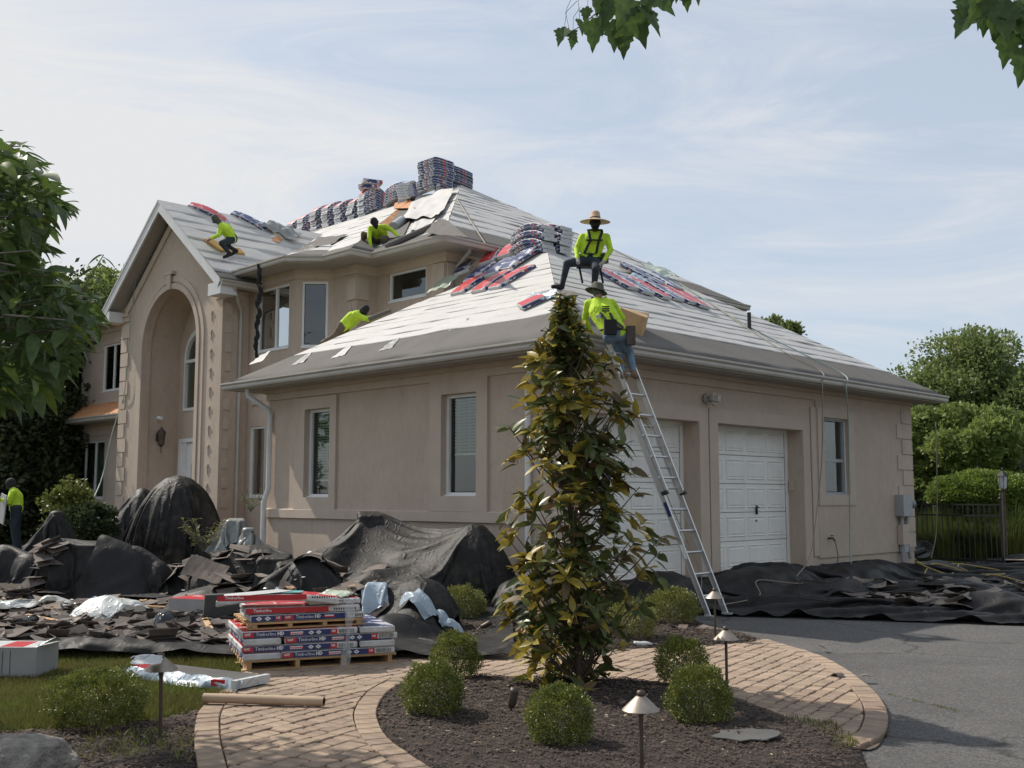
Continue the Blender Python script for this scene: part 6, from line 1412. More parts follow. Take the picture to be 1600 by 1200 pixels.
# torn shingle lying on the mulch, bottle, boulder
p = G(1165, 1170); rg = random.Random(5); pts = [(math.cos(a)*.17*rg.uniform(.72, 1.1)*1.35, math.sin(a)*.17*rg.uniform(.7, 1.05)) for a in np.linspace(0, 2*PI, 19)[:-1]]
o = MB().prism(pts, 0, .008).build('torn_shingle', M['membrane_dark']); o.location = (p.x, p.y, .085); o.rotation_euler = (.03, -.05, HEAD-.2); tag(o, 'ragged dark shingle piece lying on the island bed mulch at the right', 'shingle')
for i, (px, py, s_) in enumerate([(1110, 990, .22), (1060, 992, .2), (1310, 1063, .1), (1352, 1066, .1), (1285, 1018, .12), (672, 990, .1)]):
    p = G(px, py); o = bpy.data.objects.new('torn_shingle', SHM[i]); o.location = (p.x, p.y, .06); o.rotation_euler = (.05, .03, i*1.3); o.scale = (s_*3, s_*3, 1); COL.objects.link(o)
    tag(o, ['dark shingle slab in the back bed right of the shrubs', 'dark shingle slab beneath the back bed shrub', 'small dark shingle chip on the right paving', 'second small shingle chip near the border pavers', 'thin shingle scrap at the far edge of the paving', 'grey scrap at the left end of the back bed'][i], 'shingle')
p = G(1005, 1014); t = thing('water_bottle', 'clear plastic bottle lying at the edge of the back bed', 'bottle', (p.x, p.y, .05), (0, PI/2, HEAD-.1))
MB().lathe((0, 0, -.1), [(0, 0), (.03, 0), (.032, .01), (.03, .06), (.032, .12), (.028, .15), (.012, .185), (.012, .2), (0, .2)], 14).build('bottle_body', M['plastic_white'], t); MB().lathe((0, 0, .1), [(.014, 0), (.014, .02), (0, .02)], 10).build('cap', M['p_blue'], t)
bm = bmesh.new(); bmesh.ops.create_icosphere(bm, subdivisions=6, radius=1)
for v in bm.verts:
    q = v.co.normalized(); k = 1+.20*noise.noise(q*1.6)+.10*noise.noise(q*3.7)+.035*abs(noise.noise(q*9))+.014*noise.noise(q*24); v.co = Vector((q.x*.35*k, q.y*.33*k, q.z*.27*k)); v.co.z = min(v.co.z, .215+.02*noise.noise(q*5))
me = bpy.data.meshes.new('boulder'); bm.to_mesh(me); bm.free(); me.materials.append(M['rock']); me.polygons.foreach_set('use_smooth', [True]*len(me.polygons))
p = HD(18, 1262, 6.0); tag(obj('boulder', me, at=(p.x, p.y, .07), rot=(0, 0, .6)), 'rounded grey boulder at the bottom left corner', 'boulder')
# ------------------------------------------------------------------ PEOPLE
class Body:
    def __init__(s, d0, ppm): s.d0 = d0; s.parts = []
    def J(s, px, py, off=0.): return HD(px, py, s.d0+off)
    def cap(s, a, b, r0, r1, m): s.parts.append((Vector(a), Vector(b), r0, r1, m))
def build_person(name, label, parts, mats, voxel=.0125, group=None):
    V = []; F = []; b = 0
    bm = bmesh.new()
    for a, c, r0, r1, m in parts:
        L = (c-a).length; n = max(1, int(L/.03))
        for i in range(n+1):
            t = i/n; r = r0+(r1-r0)*t; p = a.lerp(c, t)
            if i in (0, n) or True:
                bmesh.ops.create_icosphere(bm, subdivisions=2 if r > .02 else 1, radius=r, matrix=Matrix.Translation(p))
    base = parts[0][0]; floor = min(min(a.z-r0, c.z-r1) for a, c, r0, r1, m in parts)
    org = Vector((base.x, base.y, floor)); bmesh.ops.translate(bm, verts=bm.verts, vec=-org)
    me = bpy.data.meshes.new('t'); bm.to_mesh(me); bm.free()
    o = bpy.data.objects.new('t', me); COL.objects.link(o); md = o.modifiers.new('r', 'REMESH'); md.mode = 'VOXEL'; md.voxel_size = voxel; md.use_smooth_shade = True
    sm_ = o.modifiers.new('s', 'SMOOTH'); sm_.iterations = 3; sm_.factor = .5
    dg_ = bpy.context.evaluated_depsgraph_get(); dg_.update(); me2 = bpy.data.meshes.new_from_object(o.evaluated_get(dg_)); bpy.data.objects.remove(o); bpy.data.meshes.remove(me)
    me2.name = 'body'
    C = np.empty(len(me2.polygons)*3); me2.polygons.foreach_get('center', C); C = C.reshape(-1, 3)+np.array(org); best = np.full(len(C), 9.); idx = np.zeros(len(C), int); ml = []
    for a, c, r0, r1, m in parts:
        if m not in ml: ml.append(m)
        A = np.array(a); D = np.array(c-a); L2_ = max((D**2).sum(), 1e-9); t = np.clip(((C-A)@D)/L2_, 0, 1); d = np.linalg.norm(C-A-t[:, None]*D, axis=1)-(r0+(r1-r0)*t)
        w = d < best; best[w] = d[w]; idx[w] = ml.index(m)
    me2.materials.clear()
    for m in ml: me2.materials.append(M[m])
    me2.polygons.foreach_set('material_index', idx.astype(np.int32)); me2.polygons.foreach_set('use_smooth', np.ones(len(idx), bool)); me2.update()
    t = thing(name, label, 'person', org); ob = obj('body', me2, t); return t, org
def figure(label, d0, j, top='hivis', legs='navy', boots='boot', hand='glove', headm='skin', sc=1.0, hood=None, face=None):
    """j: joints as (px, py, depth offset)"""
    q = {k: HD(p[0], p[1], d0+p[2]) for k, p in j.items()}; P = []
    c = lambda a, b, r0, r1, m: P.append((a, b, r0*sc, r1*sc, m))
    pel, ch, nk, hd = q['pelvis'], q['chest'], q['neck'], q['head']; s1, s2 = q['sl'], q['sr']
    h1, h2 = q.get('hl', pel.lerp(s1, .0)+(s1-s2).normalized()*.09), q.get('hr', pel+(s2-s1).normalized()*.09)
    for f in (-.055, .055):
        o_ = (s2-s1).normalized()*f; c(pel+o_, ch+o_*1.3, .115, .125, top); c(ch+o_*1.3, nk.lerp(ch, .35)+o_, .125, .085, top)
    c(pel, pel, .13, .13, legs); c(h1, h2, .105, .105, legs)
    c(s1, s2, .062, .062, top); c(ch, s1, .09, .06, top); c(ch, s2, .09, .06, top)
    c(nk.lerp(ch, .2), nk, .06, .055, headm); c(nk, hd, .05, .07, headm)
    up = (hd-nk).normalized(); c(hd-up*.03, hd+up*.035, .082, .088, hood or headm)
    fd = face if face is not None else -FW
    fd = (fd-up*fd.dot(up)).normalized(); fr_ = fd
    c(hd+fd*.03-up*.05, hd+fd*.045-up*.02, .055, .06, hood or headm)                       # jaw and cheeks
    c(hd+fd*.085-up*.005, hd+fd*.108-up*.03, .012, .016, headm)                            # nose
    sd = fd.cross(up).normalized()
    for s in (-1, 1): c(hd+sd*s*.086-up*.02, hd+sd*s*.088+up*.01, .016, .018, hood or headm)  # ears
    for S, E_, Hn in ((s1, 'el', 'wl'), (s2, 'er', 'wr')):
        if E_ not in q: continue
        e, w = q[E_], q[Hn]; c(S, e, .062, .05, top); c(e, w, .05, .034, top)
        d = (w-e).normalized(); 
        if Hn+'d' in q: d = (q[Hn+'d']-w).normalized()
        sdv = d.cross(fd).normalized() if abs(d.dot(fd)) < .95 else d.cross(UP).normalized(); dn = sdv.cross(d).normalized()
        c(w, w+d*.085, .03, .036, hand)
        for k, (off, ln) in enumerate(((-.03, .062), (-.01, .075), (.01, .072), (.03, .055))):
            a = w+d*.10+sdv*off; m_ = a+d*ln*.55-dn*.004; c(a, m_, .0095, .009, hand); c(m_, m_+d*ln*.35-dn*ln*.35, .009, .008, hand)
        a = w+d*.04-sdv*.036; c(a, a+d*.035-sdv*.022, .012, .0105, hand); c(a+d*.035-sdv*.022, a+d*.068-sdv*.024, .0105, .009, hand)
    for K, A, T, hh in (('kl', 'al', 'tl', h1), ('kr', 'ar', 'tr', h2)):
        if K not in q: continue
        k, a = q[K], q[A]; c(hh, k, .098, .068, legs); c(k, a, .066, .047, legs)
        t_ = q.get(T, a+Vector((0, 0, -.05))); c(a, a+(a-k).normalized()*.045, .048, .05, boots); 
        hl = a+(a-k).normalized()*.06; c(hl, hl.lerp(t_, .55), .05, .045, boots); c(hl.lerp(t_, .55), t_, .045, .038, boots)
    t, org = build_person('person', label, P, None)
    return t, org, q, fd, up, sd
def strap(t, org, pts, w, m, name='harness_strap'):
    P_ = [Vector(p)-org for p in pts]; return MB().tube(P_, w, 8, flat=.45).build(name, M[m], t)
def surf(p, d, r): return p+d*r
# 1 hatted worker sitting on the garage hip
t, org, q, fd, up, sd = figure('worker in yellow shirt and wide straw hat sitting on the garage roof hip', 17.15,
    dict(pelvis=(921, 404, .05), chest=(928, 376, 0), neck=(930, 360, -.03), head=(930, 348, -.06), sl=(910, 370, 0), sr=(948, 370, 0), el=(901, 389, .02), wl=(902, 404, -.16), wld=(905, 414, -.25),
         er=(954, 391, .02), wr=(944, 407, -.18), wrd=(937, 417, -.27), hl=(913, 407, .03), hr=(930, 408, .03), kl=(886, 412, -.24), al=(879, 443, -.22), tl=(864, 448, -.26), kr=(931, 420, -.28), ar=(928, 450, .0), tr=(933, 458, -.08)), headm='blackcloth', boots='blackcloth', hood='blackcloth')
hp = q['head']+up*.055-org
hb = MB(); hb.lathe((0, 0, 0), [(.0, .135), (.05, .13), (.075, .10), (.088, .0), (.14, -.012), (.20, -.03), (.25, -.05), (.252, -.056), (.20, -.038), (.14, -.02), (.086, -.008)], 28)
o = hb.build('straw_hat', M['straw'], t); o.location = hp+up*.01; o.rotation_euler = (.05, .06, .3)
MB().lathe(hp+up*.012, [(.0895, .0), (.0885, .02)], 24).build('hat_band', M['leather'], t)
f_ = -FW
for a, b in (('sl', -1), ('sr', 1)):
    s = q[a].lerp(q['neck'], .45); strap(t, org, [s+up*.07, s+f_*.12+up*.0, q['chest']+RT*b*.07+f_*.155-UP*.03, q['pelvis']+RT*b*.10+f_*.14+UP*.05], .022, 'blackcloth')
strap(t, org, [q['chest']-RT*.13+f_*.12-UP*.02, q['chest']+f_*.165-UP*.03, q['chest']+RT*.13+f_*.12-UP*.02], .028, 'blackcloth', 'chest_strap')
strap(t, org, [q['neck']-RT*.09+f_*.03, q['neck']+f_*.10-UP*.02, q['neck']+RT*.09+f_*.03], .035, 'blackcloth', 'neck_gaiter')
strap(t, org, [q['pelvis']-RT*.16+UP*.06, q['pelvis']+f_*.15+UP*.05, q['pelvis']+RT*.20+UP*.05], .035, 'leather', 'tool_belt')
MB().box(q['pelvis']+RT*.24+UP*.0-org, (.10, .12, .16)).build('tool_pouch', M['leather'], t)
sb = MB(); a = q['pelvis']; 
sb.box(a-UP*.13+FW*.02, (.42, .22, .03), Matrix.Rotation(HEAD, 3, 'Z'))
for r_ in (-.17, .17): sb.tube([a-UP*.14+RT*r_, a-UP*.42+RT*(r_+.05)-FW*.03], .018, 6)
tag(sb.build('roof_bracket', M['blackcloth']), 'dark roof bracket seat under the hatted worker', 'roof bracket')
# 2 climber on the ladder, seen from behind
t, org, q, fd, up, sd = figure('worker in yellow shirt, jeans and bucket hat climbing the ladder onto the garage roof', 14.52,
    dict(pelvis=(962, 521, -.08), chest=(941, 487, .10), neck=(936, 466, .22), head=(934, 454, .26), sl=(919, 474, .18), sr=(956, 473, .16), el=(914, 499, .30), wl=(924, 520, .42), er=(972, 497, .28), wr=(955, 516, .5),
         hl=(953, 526, -.08), hr=(971, 525, -.08), kl=(966, 556, .12), al=(973, 583, -.06), tl=(976, 590, .16), kr=(984, 553, .14), ar=(990, 581, -.06), tr=(993, 589, .16)), legs='jeans', hood='camo', face=FW)
hp = q['head']+up*.05-org
o = MB().lathe((0, 0, 0), [(.0, .07), (.07, .065), (.09, .03), (.098, -.02), (.16, -.06), (.162, -.066), (.096, -.03)], 22).build('bucket_hat', M['camo'], t); o.location = hp; o.rotation_euler = (-.25, .1, 0)
bk = -FW
for b in (-1, 1):
    s = q['sl' if b < 0 else 'sr'].lerp(q['neck'], .45); strap(t, org, [s+up*.06, s+bk*.10-UP*.05, q['chest'].lerp(q['pelvis'], .4)+bk*.15+RT*b*.05, q['pelvis']+bk*.15+RT*b*.09+UP*.06], .022, 'blackcloth')
strap(t, org, [q['pelvis']-RT*.20+UP*.05+FW*.03, q['pelvis']+bk*.155+UP*.06, q['pelvis']+RT*.20+UP*.02+FW*.03], .04, 'leather', 'tool_belt')
MB().box(q['pelvis']+bk*.17-RT*.09+UP*.06-org, (.17, .10, .2), Matrix.Rotation(HEAD, 3, 'Z')).build('tool_pouch', M['blackcloth'], t)
MB().box(q['pelvis']+RT*.20+bk*.06-UP*.04-org, (.12, .12, .26), Matrix.Rotation(HEAD, 3, 'Z')).build('tool_pouch', M['leather'], t)
pr = MB(); cb = q['chest']+bk*.148+UP*.0-org
for k in range(4): pr.box(cb+RT*(.035)+UP*(.045-k*.03)+bk*(.006-.004*k), (.10, .004, .018), Matrix.Rotation(HEAD, 3, 'Z'))
pr.build('shirt_print', M['blackcloth'], t)
# 3 worker kneeling on the entry gable
t, org, q, fd, up, sd = figure('worker in yellow shirt and dark hood kneeling on the entry gable roof', 24.45,
    dict(pelvis=(363, 373, .1), chest=(354, 359, 0), neck=(344, 350, -.02), head=(337, 342, -.05), sl=(345, 356, -.16), sr=(351, 353, .14), el=(341, 368, -.25), wl=(330, 373, -.3), er=(343, 366, .1), wr=(331, 371, .05),
         kl=(346, 380, -.25), al=(357, 394, -.15), tl=(350, 402, -.2), kr=(352, 382, .12), ar=(366, 390, .2), tr=(361, 398, .2)), hood='camo', headm='camo', boots='blackcloth', hand='skin', face=-RT)
for i, (a, b, l) in enumerate([((322, 378), (350, 398), 'tan foam pad under the knees of the worker on the gable'), ((352, 395), (377, 398), 'second tan foam pad behind the kneeling worker on the gable')]):
    p = on(*a, 'G', .06); p2 = on(*b, 'G', .06); d = (p2-p); c_ = (p+p2)/2; nr = Vector((.8136, 0, 1)).normalized(); X = (d-nr*d.dot(nr)).normalized(); R = Matrix((X, nr.cross(X), nr)).transposed()
    bx = MB().box((0, 0, 0), (min(d.length, .8), .30, .12)).build('foam_pad', M['foam']); bx.matrix_world = Matrix.Translation(c_) @ R.to_4x4(); b_ = bx.modifiers.new('b', 'BEVEL'); b_.width = .04; b_.segments = 3; tag(bx, l, 'foam pad')
# 4 worker crouching at the main eave
t, org, q, fd, up, sd = figure('worker in yellow shirt crouching at the main roof eave with one hand on the gutter', 23.0,
    dict(pelvis=(594, 371, .35), chest=(592, 360, .12), neck=(588, 355, -.02), head=(585, 347, -.14), sl=(578, 357, 0), sr=(602, 354, 0), el=(577, 372, -.12), wl=(580, 387, -.15), er=(613, 360, -.02), wr=(622, 369, -.05),
         hl=(586, 374, .3), hr=(602, 374, .3), kl=(568, 366, .0), al=(567, 382, .15), tl=(560, 384, 0), kr=(598, 373, -.12), ar=(604, 386, .05), tr=(600, 391, -.1)), legs='brownpants', hood='blackcloth', headm='blackcloth', boots='boot', hand='glove', face=(-FW-UP*.6).normalized())
# 5 worker lying against the left hip
t, org, q, fd, up, sd = figure('worker in yellow shirt lying low along the left hip of the garage roof', 20.9,
    dict(pelvis=(537, 511, .1), chest=(552, 497, .05), neck=(563, 489, .0), head=(569, 484, -.05), sl=(555, 491, -.12), sr=(562, 496, .16), el=(571, 498, -.16), wl=(586, 494, -.1), er=(575, 499, .18), wr=(590, 495, .16),
         kl=(524, 524, .0), al=(508, 533, .1), kr=(530, 524, .2), ar=(514, 533, .3)), legs='brownpants', hood='blackcloth', headm='skin', face=(RT-UP*.5).normalized())
strap(t, org, [q['sl']+UP*.06, q['chest']-FW*.13+UP*.03, q['pelvis']-FW*.12+UP*.1], .02, 'blackcloth'); strap(t, org, [q['chest']-FW*.13-UP*.05, q['chest']-FW*.09+UP*.14], .02, 'blackcloth')
# 6 person at the far left
t, org, q, fd, up, sd = figure('worker in yellow shirt standing at the far left by the dark shrubs, arms forward', 18.6,
    dict(pelvis=(26, 794, 0), chest=(24, 777, 0), neck=(21, 765, 0), head=(18, 757, 0), sl=(21, 770, -.16), sr=(24, 770, .16), el=(14, 785, -.2), wl=(2, 781, -.25), er=(14, 784, .15), wr=(3, 779, .12),
         kl=(22, 824, -.1), al=(26, 860, -.08), tl=(18, 868, -.08), kr=(26, 824, .1), ar=(30, 860, .1), tr=(22, 868, .1)), hand='skin', hood='blackcloth', face=-RT)
x, y, z = HD(4, 795, 18.4); tag(MB().box((0, 0, 0), (.25, .02, .5), Matrix.Rotation(.2, 3, 'Y')).build('grey_board', M['grey_box']), 'grey panel held upright by the worker at the far left', 'panel').location = (x, y, z)
# ------------------------------------------------------------------ PLANTS
def leaf_geo(L=1., W_=.4, droop=.25, fold=.12, n=4, tip=1.6):
    V = []
    for i in range(n+1):
        t = i/n; w = W_/2*math.sin(PI*min(1, t**.8*.97+.03))**.8 if i not in (0, n) else .01; z = -droop*t**tip
        V += [(t*L, -w, z+fold*w), (t*L, 0, z), (t*L, w, z+fold*w)]
    F = []
    for i in range(n): a = 3*i; F += [(a, a+3, a+4, a+1), (a+1, a+4, a+5, a+2)]
    return np.array(V), np.array(F)
def joined(name, geo, mats4, mi, mats, parent=None):
    V, F = geo; Mx = np.array(mats4); n = len(Mx)
    P = np.einsum('nij,vj->nvi', Mx[:, :3, :3], V)+Mx[:, None, :3, 3]; Fx = (F[None]+(np.arange(n)*len(V))[:, None, None]).reshape(-1, F.shape[1])
    me = npmesh(name, P.reshape(-1, 3), Fx, mats, np.repeat(np.array(mi), len(F)), smooth=True); o = obj(name, me, parent); o['kind'] = 'stuff'; return o
def orient(d, up=UP, roll=0.):
    d = d.normalized(); y = up.cross(d)
    if y.length < 1e-3: y = Vector((0, 1, 0))
    y.normalize(); z = d.cross(y); R = Matrix((d, y, z)).transposed()
    return R @ Matrix.Rotation(roll, 3, 'X')
def M4(p, R, s): m = (R @ Matrix.Scale(s, 3)).to_4x4(); m.translation = p; return m
# --- the tall young magnolia in the island bed
base = G(905, 1082); base.z = .05
mg = thing('magnolia_tree', 'tall young magnolia with glossy green and golden leaves in the island bed', 'tree', base)
rg = random.Random(3); db = (base-CAMP).dot(FW); ppm = 1652/db
prof = [(1085, 885, 30, 45), (1050, 890, 85, 70), (1000, 895, 105, 95), (950, 892, 125, 110), (900, 905, 118, 135), (850, 910, 125, 140), (800, 903, 128, 110), (750, 905, 125, 90), (700, 905, 118, 85), (650, 905, 125, 105), (600, 896, 98, 88), (550, 891, 66, 68), (500, 886, 28, 28), (455, 880, 6, 6)]
def penv(py):
    for i in range(len(prof)-1):
        a, b = prof[i], prof[i+1]
        if b[0] <= py <= a[0]:
            t = (a[0]-py)/(a[0]-b[0]); return [a[k]+(b[k]-a[k])*t for k in (1, 2, 3)]
    return prof[-1][1:]
tr_top = HD(884, 462, db)-base
tp = [Vector((0, 0, -.05))]+[Vector((tr_top.x*t+.02*math.sin(9*t), tr_top.y*t+.02*math.cos(7*t), tr_top.z*t)) for t in (.15, .3, .45, .6, .75, .9, 1)]
MB().tube(tp, [.032, .028, .024, .02, .017, .013, .008, .004], 8).build('trunk', M['bark'], mg)
LG = leaf_geo(1, .41, .16, .3); LG2 = leaf_geo(1, .44, .34, .2); LS = [LG, LG2]
br = MB(); Lf = []
for k in range(620):
    py = 1085-(1085-462)*rg.random()**.92; cx, wl, wr = penv(py); s = rg.choice((-1, 1)); w = (wl if s < 0 else wr)/ppm
    rr = rg.random()**.45; az = rg.uniform(0, 2*PI); hx, hy = math.cos(az), math.sin(az); w = ((wr if hx > 0 else wl)/ppm)*rg.choice((.74, .86, .95, 1.0, 1.04))
    p = HD(cx, py, db)-base+RT*hx*w*rr+FW*hy*min(w, .62)*rr
    ax_ = HD(cx, py, db)-base; r0 = ax_-UP*(.12+.25*rr*w); outd = (p-ax_)
    d = (outd.normalized() if outd.length > .05 else Vector((rg.uniform(-.3, .3), rg.uniform(-.3, .3), 1)))*.6+UP*rg.uniform(.35, 1.0)
    st = Vector((tr_top.x, tr_top.y, 0))*(max(r0.z, .05)/tr_top.z); st.z = max(.05, r0.z)
    if st.z > tr_top.z*.97: st.z = tr_top.z*.97
    if noise.noise(Vector((p.x*3.2, p.y*3.2, p.z*2.6)))*1.0+.19 < 0 and p.z < 2.9: continue
    if (rr > .35 or k % 3 == 0) and k % 2 == 0: st = st-UP*min(.22*(p-ax_).length/.5+.05, max(st.z-.03, 0)); mid = st.lerp(p, .6)-UP*.05; br.tube([st, mid, p], [.008, .006, .0035], 5)
    new = rr > .62 and rg.random() < (.80 if p.dot(RT) < .05 or p.z > 2.2 else .42)
    nl = rg.randint(5, 8) if py > 540 else rg.randint(4, 5)
    for i in range(nl):
        a = 2.4*i+rg.uniform(-.3, .3); dn = d.normalized(); e1_ = dn.orthogonal().normalized(); e2_ = dn.cross(e1_)
        ld = dn*rg.uniform(.15, .9)+(e1_*math.cos(a)+e2_*math.sin(a)); ld.z -= (.5 if not new else .0)*rg.random()
        pp = p-dn*rg.uniform(0, .09); sz = rg.uniform(.115, .185)*(1 if py > 560 else .62+.38*(py-460)/100)
        m = 1 if new and rg.random() < .6 else (2 if rg.random() < .17 else 0)
        Lf.append((M4(pp, orient(ld, UP, rg.gauss(0, .5)), sz), m, rg.randrange(2), rr))
br.build('branches', M['bark'], mg)['kind'] = 'stuff'
MG = ['mag_green', 'mag_gold', 'mag_brown']
Lf.sort(key=lambda l: (l[0].translation+base-CAMP).length-l[3]*.4)
lm = {}
def leaf_parts(Lf, n, geos, mats, parent, name='leaf', rname='leaf_mass'):
    sel = Lf[:n]; rest = Lf[n:]; lm = {}
    for m4, m, g, *_ in sel:
        if (m, g) not in lm:
            lm[(m, g)] = npmesh(name, geos[g][0], geos[g][1], M[mats[m]], smooth=True)
        o = bpy.data.objects.new(name, lm[(m, g)]); COL.objects.link(o); o.parent = parent; o.matrix_local = m4
    for g in range(len(geos)):
        r = [l for l in rest if l[2] == g]
        if r: joined(rname, geos[g], [np.array(l[0]) for l in r], [l[1] for l in r], [M[k] for k in mats], parent)
leaf_parts(Lf, 290, LS, MG, mg)
for px, py in ((842, 728), (815, 990)):
    p = HD(px, py, db-.25)-base; f = MB()
    for k in range(7): f.add([p, p+Vector((math.cos(k*.9)*.04, math.sin(k*.9)*.04, .02)), p+Vector((math.cos(k*.9+.4)*.05, math.sin(k*.9+.4)*.05, .06)), p+Vector((math.cos(k*.9+.8)*.03, math.sin(k*.9+.8)*.03, .03))], [(0, 1, 2, 3)])
    f.build('flower', M['plastic_white'] if py < 800 else M['rope'], mg)
# --- big leaved tree at the left edge
polyL = [(-90, 205), (30, 224), (58, 258), (85, 285), (100, 325), (62, 365), (72, 420), (108, 442), (140, 470), (150, 505), (120, 540), (92, 585), (55, 618), (-90, 640)]
lt_ = thing('broadleaf_tree', 'near tree with large drooping green leaves at the left edge', 'tree', at(-420, 7.4)+(0,)); lb = Vector(lt_.location)
Lf = []; rg = random.Random(9); BG = [leaf_geo(1, .46, .30, .3, 5, 1.8), leaf_geo(1, .40, .5, .3, 5, 1.5)]; tw = MB()
def big(p, s=None, outd=None):
    d = (outd or Vector((0, 0, 0)))+RT*rg.uniform(-.5, 1.0)+FW*rg.uniform(-.8, .6)+UP*rg.uniform(-.6, .3); Lf.append((M4(p-lb, orient(d, UP, rg.gauss(0, .35)), s or rg.uniform(.11, .20)), 1 if rg.random() < .15 else 0, rg.randrange(2), 0))
k = 0
while k < 2200:
    px, py = rg.uniform(-90, 160), rg.uniform(205, 640)
    if pip(px, py, polyL):
        dep = rg.uniform(5.7, 8.6); p = HD(px, py, dep); big(p); k += 1
        if k % 9 == 0: tw.tube([p-lb, p-lb-RT*.5+UP*rg.uniform(-.2, .1)], [.004, .009], 5)
for k in range(480):       # the rest of the crown, outside the frame
    px, py = rg.uniform(-900, -80), rg.uniform(-250, 560); big(HD(px, py, rg.uniform(5.5, 9.5)), rg.uniform(.15, .24))
p0, p1 = HD(118, 470, 6.6), HD(162, 398, 6.6); tw.tube([HD(60, 520, 6.6)-lb, p0-lb, p1-lb], [.009, .006, .003], 5)
for t_, sgn in ((.25, 1), (.4, -1), (.55, 1), (.7, -1), (.8, 1), (.95, 1), (1.0, -1)):
    p = p0.lerp(p1, t_); Lf.append((M4(p-lb, orient(RT*sgn+UP*rg.uniform(-.3, .2)+FW*rg.uniform(-.3, .3), UP), .11), 0, 1, 0))
tw.tube([(0, 0, 0), (.1, .05, 1.6), RT*.4+UP*3.2, RT*1.0+UP*5], [.14, .11, .08, .04], 10)
for k in range(9):
    a = HD(-420+45*k, 250+30*(k % 5), 7.4)-lb; tw.tube([RT*.3+UP*(2+.25*k), RT*.8+UP*(2.5+.1*k), a], [.05, .03, .01], 6)
tw.build('branches', M['bark_grey'], lt_)['kind'] = 'stuff'
Lf.sort(key=lambda l: abs((l[0].translation+lb-CAMP).dot(RT)+2.6)+.12*(l[0].translation+lb-CAMP).length)
leaf_parts(Lf, 290, BG, ['big_leaf', 'hedge'], lt_)
# --- maple sprays hanging into the top of the picture
half = [(0, 0), (.10, -.02), (.16, .10), (.30, .06), (.36, .20), (.50, .26), (.40, .36), (.30, .42), (.34, .52), (.22, .58), (.20, .74), (.11, .84), (.06, .98)]
out_ = [(x, y) for x, y in half]+[(0, 1.12)]+[(-x, y) for x, y in half[:0:-1]]
mv = [(y, x, -.10*y*y+.10*abs(x)) for x, y in out_]
def maple(name, label, L, anchor):
    t = thing(name, label, 'tree branch', anchor); b0 = Vector(anchor); me = MB().add([(.45, 0, -.03)]+mv, [(0, i+1, (i+1) % len(mv)+1) for i in range(len(mv))], 0, False).mesh('leaf', M['maple']); s = MB()
    rg = random.Random(4)
    for px, py, an, sz, dep in L:
        p = HD(px, py, dep); a = math.radians(an); d = RT*math.cos(a)-UP*math.sin(a)+FW*rg.uniform(-.35, .35)
        o = bpy.data.objects.new('leaf', me); COL.objects.link(o); o.parent = t; o.matrix_local = M4(p-b0, orient(d, (-FW*.9+UP*.5), rg.gauss(0, .35)), sz*dep/1652); s.tube([p-b0, p-b0+UP*.05-d*.03, p-b0+UP*.12+RT*.03], .0012, 4)
    return t, s, b0
L1 = [(882, 42, 110, 34, 3.9), (890, 48, 60, 24, 3.9), (906, 30, 80, 30, 3.9), (918, 10, 100, 28, 3.9), (930, 28, 95, 50, 3.8), (945, 22, 100, 36, 3.8), (962, 30, 95, 55, 3.75), (975, 38, 90, 50, 3.7), (990, 12, 70, 62, 3.6), (1003, 8, 60, 60, 3.6), (985, -8, 110, 60, 3.6), (965, -10, 120, 55, 3.7), (948, -4, 100, 44, 3.7), (1010, -20, 40, 60, 3.6), (940, -25, 100, 50, 3.8), (1046, -22, 92, 40, 3.7), (1072, -20, 85, 36, 3.7), (1086, -24, 80, 34, 3.7), (1020, -30, 90, 45, 3.7), (1060, -50, 90, 50, 3.7), (895, 58, 95, 20, 3.9), (1010, -4, 90, 30, 3.6)]
t, s, b0 = maple('maple_branch', 'maple spray hanging into the top of the view above the house', L1, HD(1010, -120, 3.7))
s.tube([HD(872, 62, 3.9)-b0, HD(905, 42, 3.9)-b0, HD(935, 18, 3.8)-b0, HD(965, -12, 3.7)-b0, HD(1010, -120, 3.7)-b0], [.0015, .002, .003, .004, .007], 6); s.tube([HD(1090, -8, 3.7)-b0, HD(1050, -40, 3.7)-b0, HD(1010, -120, 3.7)-b0], [.002, .003, .005], 6); s.build('twigs', M['bark_grey'], t)['kind'] = 'stuff'
L2 = [(1508, -6, 100, 40, 3.5), (1520, 12, 125, 62, 3.5), (1528, 4, 95, 50, 3.5), (1545, 10, 100, 45, 3.5), (1556, -10, 90, 66, 3.4), (1570, 0, 95, 70, 3.4), (1585, 5, 80, 66, 3.4), (1578, 48, 95, 55, 3.5), (1606, 70, 100, 62, 3.4), (1604, 20, 85, 60, 3.4), (1600, -10, 80, 60, 3.4), (1540, -20, 110, 60, 3.4), (1625, 50, 90, 60, 3.4), (1565, 30, 110, 34, 3.5), (1590, 35, 70, 40, 3.5)]
t, s, b0 = maple('maple_branch', 'maple spray hanging into the top right corner', L2, HD(1640, -120, 3.5))
s.tube([HD(1520, 0, 3.5)-b0, HD(1570, -20, 3.45)-b0, HD(1640, -120, 3.5)-b0], [.002, .004, .007], 6); s.tube([HD(1604, 60, 3.45)-b0, HD(1610, 0, 3.4)-b0, HD(1640, -120, 3.5)-b0], [.002, .004, .006], 6); s.build('twigs', M['bark_grey'], t)['kind'] = 'stuff'
